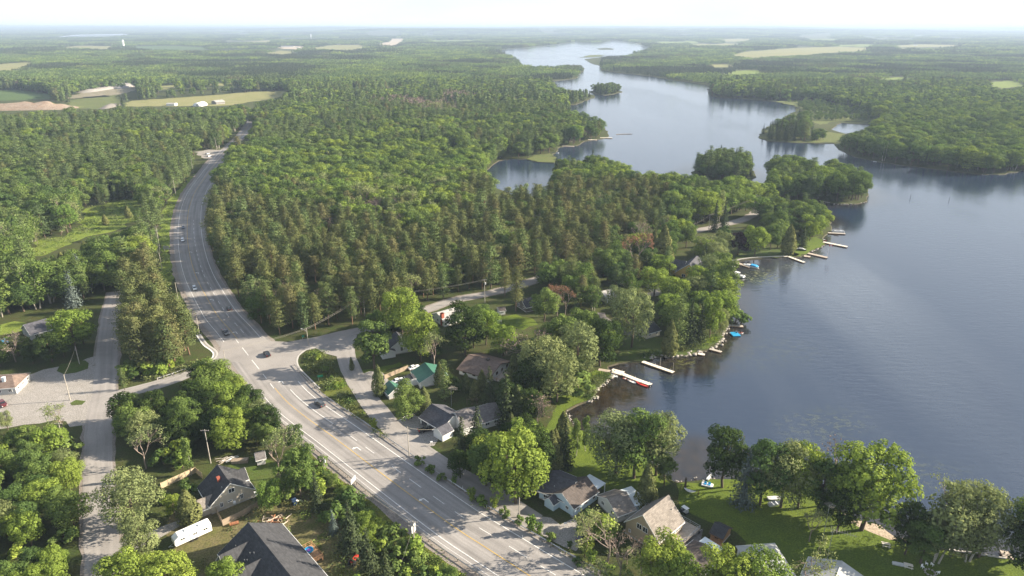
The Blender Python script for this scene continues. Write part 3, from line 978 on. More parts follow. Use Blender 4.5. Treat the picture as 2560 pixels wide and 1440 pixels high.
# roadside and yards
field('verge', [(395, 690), (402, 620), (404, 560), (415, 510), (440, 478), (480, 437), (500, 428), (470, 470), (455, 500), (438, 540), (430, 590), (430, 640), (438, 690), (420, 720)], 'meadow')
field('verge', [(768, 882), (795, 876), (822, 895), (838, 930), (855, 960), (890, 1015), (935, 1065), (985, 1112), (1035, 1150), (1100, 1195), (1170, 1235), (1235, 1275), (1300, 1325), (1380, 1360), (1460, 1400), (1530, 1460),
                (1470, 1470), (1400, 1420), (1310, 1370), (1200, 1295), (1100, 1232), (1000, 1150), (900, 1068), (840, 1008), (800, 960), (768, 915)], 'verge', 0.03, False)
field('verge', [(700, 1040), (730, 1060), (880, 1200), (1040, 1312), (1210, 1440), (1290, 1500), (1180, 1500), (1010, 1340), (860, 1220), (740, 1110)], 'verge', 0.03, False)
field('lawn', [(850, 935), (905, 925), (960, 915), (1000, 905), (1010, 915), (955, 933), (905, 940), (880, 940)], 'lawn', 0.03, False)
field('lawn', [(1230, 812), (1245, 790), (1290, 785), (1330, 795), (1345, 812), (1310, 825), (1260, 825)], 'lawn', 0.03, False)
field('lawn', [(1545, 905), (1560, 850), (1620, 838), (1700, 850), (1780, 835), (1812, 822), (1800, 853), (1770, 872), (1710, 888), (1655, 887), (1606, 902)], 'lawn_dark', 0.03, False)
field('lawn', [(1980, 640), (1970, 610), (2000, 595), (2050, 590), (2062, 610), (2022, 628), (2001, 640)], 'lawn', 0.03, False)
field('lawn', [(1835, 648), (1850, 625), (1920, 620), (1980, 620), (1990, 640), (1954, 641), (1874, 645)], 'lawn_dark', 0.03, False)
field('lawn', [(1480, 985), (1510, 930), (1490, 925), (1440, 950), (1380, 1000), (1370, 1060), (1390, 1120), (1380, 1170), (1440, 1200), (1520, 1230), (1600, 1245), (1680, 1210), (1640, 1172), (1540, 1112), (1440, 1073), (1412, 1026), (1440, 1010), (1475, 999)], 'lawn', 0.03, False)
field('lawn', [(1690, 1208), (1775, 1199), (1860, 1200), (1950, 1213), (2050, 1252), (2150, 1306), (2240, 1350), (2364, 1376), (2514, 1398), (2600, 1420), (2600, 1600), (2000, 1600), (1900, 1440), (1840, 1330), (1740, 1290), (1700, 1270)], 'lawn', 0.03, False)
field('beach_sand', [(2110, 1283), (2155, 1303), (2200, 1313), (2215, 1327), (2239, 1344), (2300, 1361), (2300, 1366), (2225, 1350), (2170, 1328), (2120, 1305)], 'sand', 0.05, False)
field('yard', [(400, 1330), (440, 1265), (520, 1280), (640, 1255), (690, 1180), (760, 1190), (840, 1290), (900, 1400), (960, 1470), (820, 1500), (560, 1480), (470, 1420), (430, 1400)], 'dry_yard', 0.03, False)
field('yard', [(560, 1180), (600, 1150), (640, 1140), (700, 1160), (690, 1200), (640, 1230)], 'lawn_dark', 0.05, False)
field('parking_lot', [(-60, 985), (30, 945), (80, 935), (140, 918), (200, 905), (240, 890), (262, 930), (275, 985), (262, 1030), (215, 1062), (140, 1050), (60, 1062), (-60, 1075)], 'gravel', 0.05)
field('grass_island', [(142, 928), (150, 912), (185, 905), (222, 908), (220, 922), (190, 932), (160, 936)], 'lawn_dark', 0.075, False)
field('grass_island', [(175, 1008), (190, 1000), (215, 1003), (205, 1012), (180, 1014)], 'lawn_dark', 0.075, False)
field('driveway', [(925, 1010), (980, 1055), (1035, 1040), (1062, 1042), (1106, 1076), (1100, 1092), (1045, 1122), (1020, 1122), (980, 1100)], 'gravel', 0.05)
field('driveway', [(905, 935), (925, 928), (955, 930), (968, 945), (975, 965), (950, 990), (915, 985), (905, 955)], 'gravel', 0.05)
field('driveway', [(1612, 735), (1625, 702), (1662, 700), (1656, 738), (1630, 742)], 'gravel', 0.05)
field('driveway', [(1490, 782), (1512, 782), (1530, 812), (1590, 832), (1590, 842), (1540, 838), (1505, 815)], 'gravel_dark', 0.05, False)
field('driveway', [(1295, 1283), (1345, 1290), (1400, 1312), (1460, 1322), (1462, 1350), (1440, 1378), (1385, 1355), (1330, 1318)], 'gravel', 0.05)
field('driveway', [(1425, 1290), (1450, 1272), (1456, 1276), (1432, 1296)], 'gravel', 0.05, False)
field('patio', [(1676, 1368), (1720, 1335), (1758, 1322), (1752, 1350), (1705, 1396), (1684, 1392)], 'gravel_dark', 0.05)
field('driveway', [(300, 1380), (296, 1355), (345, 1345), (400, 1318), (450, 1300), (455, 1312), (400, 1345), (340, 1378)], 'gravel', 0.05, False)
field('pull_off', [(485, 380), (520, 374), (560, 375), (556, 389), (535, 400), (510, 396), (492, 388)], 'gravel', 0.05)

# ------------------------------------------------------------------ roads
def smooth_path(px, step=4.0):
    p = [np.array((a.x, a.y)) for a in Gp(px)]
    out = []
    for i in range(len(p) - 1):
        p0 = p[max(i - 1, 0)]; p1 = p[i]; p2 = p[i + 1]; p3 = p[min(i + 2, len(p) - 1)]
        L = np.linalg.norm(p2 - p1)
        k = max(1, int(L / step))
        for j in range(k):
            t = j / k
            out.append(0.5 * ((2 * p1) + (-p0 + p2) * t + (2 * p0 - 5 * p1 + 4 * p2 - p3) * t * t + (-p0 + 3 * p1 - 3 * p2 + p3) * t ** 3))
    out.append(p[-1])
    a = np.array(out)
    d = np.gradient(a, axis=0); d /= np.linalg.norm(d, axis=1)[:, None]
    s = np.concatenate([[0], np.cumsum(np.linalg.norm(np.diff(a, axis=0), axis=1))])
    return a, d, s

def strip(name, path, o0, o1, z, m, s0=0, s1=1e9, kind='structure', wob=0.0, seed=0):
    a, d, s = path
    k = np.nonzero((s >= s0) & (s <= s1))[0]
    nr = np.stack([d[:, 1], -d[:, 0]], 1)
    rs_ = np.random.RandomState(seed + 5)
    w0 = rs_.normal(size=len(k)) * wob; w1 = rs_.normal(size=len(k)) * wob
    A = a[k] + nr[k] * (o0 + w0)[:, None]; B = a[k] + nr[k] * (o1 + w1)[:, None]
    me = bpy.data.meshes.new(name)
    n = len(k)
    me.from_pydata([(*p, z) for p in A] + [(*p, z) for p in B], [], [(i, i + n, i + n + 1, i + 1) for i in range(n - 1)])
    uv = me.uv_layers.new(name='lane')
    co = {i: (o0, s[k[i]]) for i in range(n)}
    co.update({i + n: (o1, s[k[i]]) for i in range(n)})
    for lp in me.loops:
        uv.data[lp.index].uv = co[lp.vertex_index]
    me.materials.append(m)
    me.update()
    o = link(name, me)
    if kind: tag(o, kind=kind)
    return o

def asphalt_mat(name, col, tracks=0.10):
    m, n, l = new_mat(name)
    out = n.new("ShaderNodeOutputMaterial"); bs = n.new("ShaderNodeBsdfPrincipled")
    l.new(bs.outputs[0], out.inputs['Surface'])
    uv = n.new("ShaderNodeUVMap"); uv.uv_map = 'lane'
    geo = n.new("ShaderNodeNewGeometry")
    mp = n.new("ShaderNodeMapping"); mp.inputs['Scale'].default_value = (0.75, 0.012, 1)
    l.new(uv.outputs[0], mp.inputs['Vector'])
    z1 = n.new("ShaderNodeTexNoise"); z1.inputs['Scale'].default_value = 1.0; z1.inputs['Detail'].default_value = 4
    l.new(mp.outputs[0], z1.inputs['Vector'])
    z2 = n.new("ShaderNodeTexNoise"); z2.inputs['Scale'].default_value = 0.09; z2.inputs['Detail'].default_value = 6; z2.inputs['Roughness'].default_value = 0.65
    l.new(geo.outputs['Position'], z2.inputs['Vector'])
    z3 = n.new("ShaderNodeTexNoise"); z3.inputs['Scale'].default_value = 3.0; z3.inputs['Detail'].default_value = 4
    l.new(geo.outputs['Position'], z3.inputs['Vector'])
    def rng(src, c, d_):
        r = n.new("ShaderNodeMapRange"); r.inputs['From Min'].default_value = 0.34; r.inputs['From Max'].default_value = 0.66
        r.inputs['To Min'].default_value = c; r.inputs['To Max'].default_value = d_
        l.new(src, r.inputs['Value']); return r.outputs[0]
    a = rng(z1.outputs['Fac'], 1 - 1.6 * tracks, 1 + tracks); b = rng(z2.outputs['Fac'], 0.88, 1.1); c = rng(z3.outputs['Fac'], 0.93, 1.07)
    k = n.new("ShaderNodeMath"); k.operation = 'MULTIPLY'; l.new(a, k.inputs[0]); l.new(b, k.inputs[1])
    k2 = n.new("ShaderNodeMath"); k2.operation = 'MULTIPLY'; l.new(k.outputs[0], k2.inputs[0]); l.new(c, k2.inputs[1])
    hs = n.new("ShaderNodeHueSaturation"); hs.inputs['Color'].default_value = (*col, 1)
    l.new(k2.outputs[0], hs.inputs['Value'])
    l.new(hs.outputs[0], bs.inputs['Base Color'])
    bs.inputs['Roughness'].default_value = 0.85
    bs.inputs['Specular IOR Level'].default_value = 0.25
    return m

M['asphalt'] = asphalt_mat('asphalt', (0.262, 0.246, 0.236), 0.15)
M['asphalt_shoulder'] = asphalt_mat('asphalt_shoulder', (0.185, 0.180, 0.182), 0.06)
M['asphalt_side'] = asphalt_mat('asphalt_side', (0.275, 0.256, 0.242), 0.09)
M['road_gravel'] = ground_mat('road_gravel', ((0.220, 0.190, 0.165), (0.260, 0.230, 0.205), (0.180, 0.160, 0.145)), (0.06, 0.4, 3.0))
M['white_paint'] = mat('white_paint', (0.70, 0.69, 0.67), 0.8, 0.2, 1.6)
M['yellow_paint'] = mat('yellow_paint', (0.50, 0.33, 0.08), 0.8, 0.2, 1.6)
M['concrete'] = mat('concrete', (0.42, 0.40, 0.37), 0.85, 0.12, 1.5)

HWY = smooth_path([(1640, 1660), (1500, 1552), (1362, 1464), (1290, 1418), (1200, 1360), (1131, 1315), (994, 1214), (844, 1101), (722, 1009), (660, 935), (608, 869), (576, 829), (541, 788), (510, 735), (488, 690),
                   (474, 642), (467, 590), (468, 545), (474, 512), (488, 478), (508, 449), (530, 418), (553, 390), (577, 364), (603, 339), (623, 309), (636, 288), (646, 272)])
ha, hd, hs_ = HWY
def s_at(u, v, path=None):
    a = (path or HWY)[0]; g = G(u, v)
    return (path or HWY)[2][int(np.argmin((a[:, 0] - g.x) ** 2 + (a[:, 1] - g.y) ** 2))]
S_J0 = s_at(690, 965); S_J1 = s_at(590, 850)
S_FAR = s_at(568, 373)
strip('road_shoulder', HWY, -9.6, 12.0, 0.045, M['road_gravel'], s1=S_FAR, wob=0.25)
strip('road_shoulder', HWY, -6.2, 7.0, 0.045, M['road_gravel'], s0=S_FAR - 3, wob=0.25)
strip('highway', HWY, -7.4, 10.9, 0.075, M['asphalt'], s1=S_FAR)
strip('highway', HWY, -4.4, 5.2, 0.075, M['asphalt'], s0=S_FAR - 3)
def line(o, z=0.10, w=0.22, m='white_paint', s0=0, s1=1e9):
    strip('road_marking', HWY, o - w / 2, o + w / 2, z, M[m], s0, s1)
def dashes(o, s0, s1, on, off, w=0.2, m='white_paint'):
    mbd = MB()
    a, d, s = HWY
    x = s0
    while x < min(s1, s[-1] - on):
        i = int(np.argmin(abs(s - x))); j = max(i + 1, int(np.argmin(abs(s - x - on))))
        nr = lambda q: np.array([d[q][1], -d[q][0]])
        p = [a[i] + nr(i) * (o - w / 2), a[i] + nr(i) * (o + w / 2), a[j] + nr(j) * (o + w / 2), a[j] + nr(j) * (o - w / 2)]
        mbd.poly([(*q, 0.10) for q in p])
        x += on + off
    tag(mbd.build('road_marking', M[m]), kind='structure')
line(-4.9, s1=S_J0, w=0.18); line(-4.9, s0=S_J1, s1=S_FAR, w=0.17)
line(-6.3, s1=S_J0, w=0.10)
line(0, s1=S_J0, w=0.2, m='yellow_paint'); line(0.3, s0=S_J1, w=0.2, m='yellow_paint')
line(8.4, s1=s_at(730, 955), w=0.2); line(8.4, s0=s_at(610, 850), s1=S_FAR, w=0.2)
dashes(4.1, 0, S_J0 - 30, 4, 6, 0.16); line(4.1, s0=S_J0 - 42, s1=S_J0 - 2, w=0.2); dashes(4.1, S_J1 + 5, 420, 4, 6, 0.16); dashes(-0.35, S_J0 + 2, S_J1 - 2, 3, 4, 0.2)

def arrow(u, v, flip=1):
    """painted left-turn arrow"""
    s = s_at(u, v); i = int(np.argmin(abs(hs_ - s)))
    t = hd[i] * flip; r = np.array([t[1], -t[0]])
    g = G(u, v); c = np.array([g.x, g.y])
    P = lambda x, y: (*(c + r * x * 0.8 + t * y * 0.8), 0.105)
    mb_ = MB()
    mb_.poly([P(0.25, -2.0), P(0.55, -2.0), P(0.55, 0.9), P(0.25, 0.6)])
    mb_.poly([P(0.55, 0.9), P(-0.5, 1.25), P(-0.5, 0.75), P(0.25, 0.6)])
    mb_.poly([P(-0.5, 1.7), P(-1.5, 1.0), P(-0.5, 0.3)])
    tag(mb_.build('road_marking', M['white_paint']), kind='structure')
for u, v, f in ((893, 1122, 1), (1060, 1251, 1), (704, 956, 1), (589, 832, 1), (531, 750, 1), (494, 683, 1), (478, 631, 1)):
    arrow(u, v, f)

sheet('road_junction', [(560, 846), (596, 846), (640, 836), (674, 853), (720, 855), (790, 843), (850, 828), (874, 824), (884, 850), (868, 880), (845, 892), (812, 884), (790, 871), (766, 876), (748, 890), (744, 905), (752, 925), (735, 950), (680, 960), (640, 945), (600, 905), (550, 905), (515, 925), (508, 910), (540, 893), (548, 880)], 0.085, M['asphalt_side'], 0.0)
LOCAL = smooth_path([(868, 838), (860, 870), (868, 910), (890, 955), (925, 1010), (960, 1052), (1000, 1095), (1050, 1133), (1110, 1173), (1170, 1207), (1235, 1245), (1285, 1278), (1330, 1308)])
strip('local_road', LOCAL, -4.1, 3.1, 0.07, M['asphalt_side'], wob=0.12)
LAKE_ROAD = smooth_path([(862, 836), (885, 830), (915, 823), (960, 810), (1020, 790), (1080, 770), (1130, 752), (1200, 738), (1270, 722), (1330, 703), (1370, 686), (1430, 665), (1500, 647), (1560, 631), (1640, 608), (1700, 588), (1750, 575), (1790, 566), (1850, 551), (1885, 536), (1896, 520), (1880, 508)])
strip('lake_road', LAKE_ROAD, -2.8, 2.8, 0.07, M['asphalt_side'], wob=0.12)
strip('road_shoulder', LAKE_ROAD, -3.8, 3.8, 0.045, M['road_gravel'], wob=0.3)
LEFT_ROAD = smooth_path([(258, 1560), (257, 1480), (256, 1400), (250, 1300), (246, 1200), (245, 1120), (248, 1050), (260, 985), (266, 930), (268, 870), (276, 800), (286, 748), (292, 728)])
strip('left_road', LEFT_ROAD, -3.8, 3.8, 0.07, M['asphalt_side'], wob=0.15)
strip('road_shoulder', LEFT_ROAD, -4.6, 4.6, 0.045, M['road_gravel'], wob=0.3)
SIDE = smooth_path([(255, 1000), (300, 986), (345, 974), (390, 963), (440, 946), (490, 925), (540, 905), (580, 893)])
strip('side_street', SIDE, -3.6, 3.6, 0.072, M['asphalt_side'], wob=0.1)
kp = smooth_path([(500, 836), (517, 860), (536, 874), (543, 884), (538, 896), (520, 909), (500, 918)], 1.0)
strip('kerb', kp, -0.35, 0.35, 0.13, M['concrete'])
strip('kerb', kp, 1.1, 1.6, 0.10, M['white_paint'])
strip('pavement', kp, -0.3, 1.2, 0.09, M['gravel'])
kp2 = smooth_path([(800, 868), (780, 870), (762, 877), (747, 890), (743, 905), (750, 922), (775, 948), (800, 972)], 1.0)
strip('kerb', kp2, -0.3, 0.3, 0.13, M['concrete'])
# ------------------------------------------------------------------ what must stay in sight (survey pixels): no crown of the woods may cover it
def rect(a, b, c, d):
    return [(a, b), (c, b), (c, d), (a, d)]
SIGHT = [
    [(2700, 1100), (1690, 1000), (1560, 985), (1640, 900), (1720, 893), (1800, 858), (1850, 810), (1842, 720), (1834, 672), (1872, 650), (2000, 655), (2070, 620), (2120, 590), (2092, 570), (2090, 540),
     (2062, 511), (2105, 512), (2170, 508), (2187, 460), (2166, 418), (2100, 400), (2050, 380), (1990, 372), (1916, 376), (1910, 440), (1892, 440), (1886, 385), (1850, 352), (1790, 352), (1735, 384),
     (1728, 415), (1690, 421), (1640, 427), (1590, 429), (1560, 410), (1530, 394), (1490, 375), (1485, 351), (1512, 346), (1530, 342), (1503, 297), (1470, 281), (1413, 267), (1440, 263), (1488, 244),
     (1476, 232), (1472, 212), (1500, 205), (1540, 203), (1557, 228), (1560, 215), (1420, 224), (1378, 206), (1408, 201), (1438, 197), (1463, 173), (1503, 178), (1564, 185), (1637, 193), (1687, 202), (1728, 207), (1777, 219), (1771, 233), (1785, 242), (1850, 248),
     (1994, 262), (1991, 275), (1958, 288), (1905, 310), (1899, 345), (1920, 352), (1969, 357), (2036, 359), (2082, 359), (2096, 374), (2137, 394), (2204, 408), (2338, 426), (2456, 439), (2513, 437), (2560, 427), (2700, 432)],
    [(1238, 126), (1290, 141), (1304, 159), (1348, 162), (1446, 151), (1460, 159), (1501, 162), (1501, 142), (1577, 138), (1591, 130), (1624, 122), (1588, 109), (1534, 103), (1501, 109), (1457, 109), (1443, 104), (1391, 113), (1320, 120)],
    [(1215, 425), (1247, 402), (1277, 397), (1320, 397), (1387, 412), (1377, 440), (1362, 456), (1330, 455), (1290, 458), (1242, 450), (1217, 434)],
    [(1392, 386), (1400, 368), (1440, 365), (1475, 372), (1480, 378), (1440, 388)],
    [(2078, 322), (2103, 308), (2165, 311), (2185, 316), (2150, 324), (2113, 332)],
    # highway with its shoulders, junction, local road, left road, pull-off
    [(1200, 1430), (1037, 1310), (878, 1203), (722, 1060), (660, 990), (640, 952), (530, 908), (545, 870), (517, 861), (482, 802), (447, 697), (427, 613), (433, 540), (452, 502), (466, 472), (492, 447), (525, 410), (549, 385), (562, 376),
     (565, 385), (551, 413), (526, 449), (509, 496), (508, 557), (517, 613), (552, 686), (596, 762), (655, 832), (690, 850), (870, 824), (885, 845), (790, 880), (750, 905), (829, 1000), (911, 1070), (1018, 1147), (1107, 1232), (1200, 1295), (1332, 1375), (1437, 1440)],
    [(590, 345), (598, 332), (617, 306), (631, 306), (619, 345)],
    [(855, 825), (885, 850), (906, 930), (930, 1000), (975, 1055), (1040, 1042), (1105, 1078), (1100, 1095), (1050, 1128), (1110, 1170), (1235, 1242), (1300, 1285), (1285, 1292), (1200, 1240), (1100, 1185), (1030, 1140), (985, 1105), (950, 1075), (884, 1006), (845, 945), (850, 880)],
    [(1085, 765), (1150, 745), (1215, 728), (1240, 732), (1140, 765), (1090, 778)], [(1305, 702), (1372, 681), (1372, 692), (1310, 713)], [(1690, 590), (1745, 570), (1790, 556), (1800, 572), (1740, 580), (1700, 594)], [(1830, 550), (1860, 545), (1880, 545), (1862, 562), (1835, 565)],
    [(210, 1057), (216, 1440), (296, 1440), (262, 1256), (277, 1162), (270, 1060), (285, 975), (288, 830), (296, 745), (278, 738), (256, 790), (240, 860), (224, 920)],
    [(-60, 985), (55, 935), (140, 918), (236, 888), (290, 930), (300, 960), (470, 925), (470, 938), (370, 968), (281, 975), (262, 1030), (210, 1057), (140, 1040), (60, 1055), (-60, 1070)],
    rect(485, 374, 556, 398), rect(1826, 574, 1860, 634), rect(1866, 552, 1912, 634), rect(1960, 598, 2062, 640), [(1888, 385), (1914, 380), (1914, 462), (1890, 452)],
    rect(500, 1160, 632, 1275), rect(558, 1303, 800, 1440), rect(-10, 935, 58, 995), rect(50, 797, 126, 848), rect(962, 840, 1012, 900), rect(1014, 906, 1086, 966), rect(1133, 883, 1262, 935),
    rect(1046, 1004, 1240, 1064), rect(1088, 767, 1140, 812), rect(1338, 1172, 1506, 1280), rect(1540, 1225, 1596, 1285), rect(1575, 1236, 1728, 1372), rect(1700, 1335, 1830, 1432), rect(1880, 1382, 1940, 1400),
    rect(1688, 636, 1742, 688), rect(1588, 804, 1636, 836), rect(1240, 765, 1268, 784), rect(434, 1308, 520, 1365), rect(1240, 792, 1330, 820), rect(1300, 745, 1324, 782), rect(1618, 704, 1658, 728), rect(1500, 715, 1530, 745),
]
SIGHT += FIELDS
ROADS_W = [HWY[0][HWY[2] < S_FAR][::4], HWY[0][HWY[2] >= S_FAR - 20][::4], LOCAL[0][::3], LAKE_ROAD[0][::4], LEFT_ROAD[0][::3], SIDE[0][::3]]
ROAD_CLEAR = [12.5, 8.0, 4.5, 4.2, 5.5, 5.0]

KIND = {'maple_bright': 'broadleaf_tree', 'maple_mid': 'broadleaf_tree', 'maple_dark': 'broadleaf_tree', 'purple': 'broadleaf_tree', 'willow': 'willow_tree', 'poplar': 'poplar_tree', 'birch': 'birch_tree',
        'red_pine': 'pine_tree', 'white_pine': 'pine_tree', 'spruce': 'spruce_tree', 'fir': 'spruce_tree', 'blue_spruce': 'spruce_tree', 'cedar': 'cedar_tree', 'bare': 'bare_tree', 'rust': 'bare_tree', 'half_bare': 'bare_tree',
        'sapling': 'young_tree', 'bush': 'shrub'}
CAT = {'young_tree': 'tree', 'shrub': 'shrub'}
_rot = np.random.RandomState(99)

def plant(key, x, y, z, h, label, group=None, wide=1.0, rz=None, var=None):
    i = _rot.randint(len(T[key])) if var is None else var
    trunk, crown, h0, r0 = T[key][i]
    nm = KIND[key]
    o = thing(nm, label, CAT.get(nm, 'tree'), (x, y, z), _rot.rand() * 6.28 if rz is None else rz, group)
    s = h / h0
    o.scale = (s * wide, s * wide, s)
    link('trunk', trunk, o)
    link('crown', crown, o)
    return o

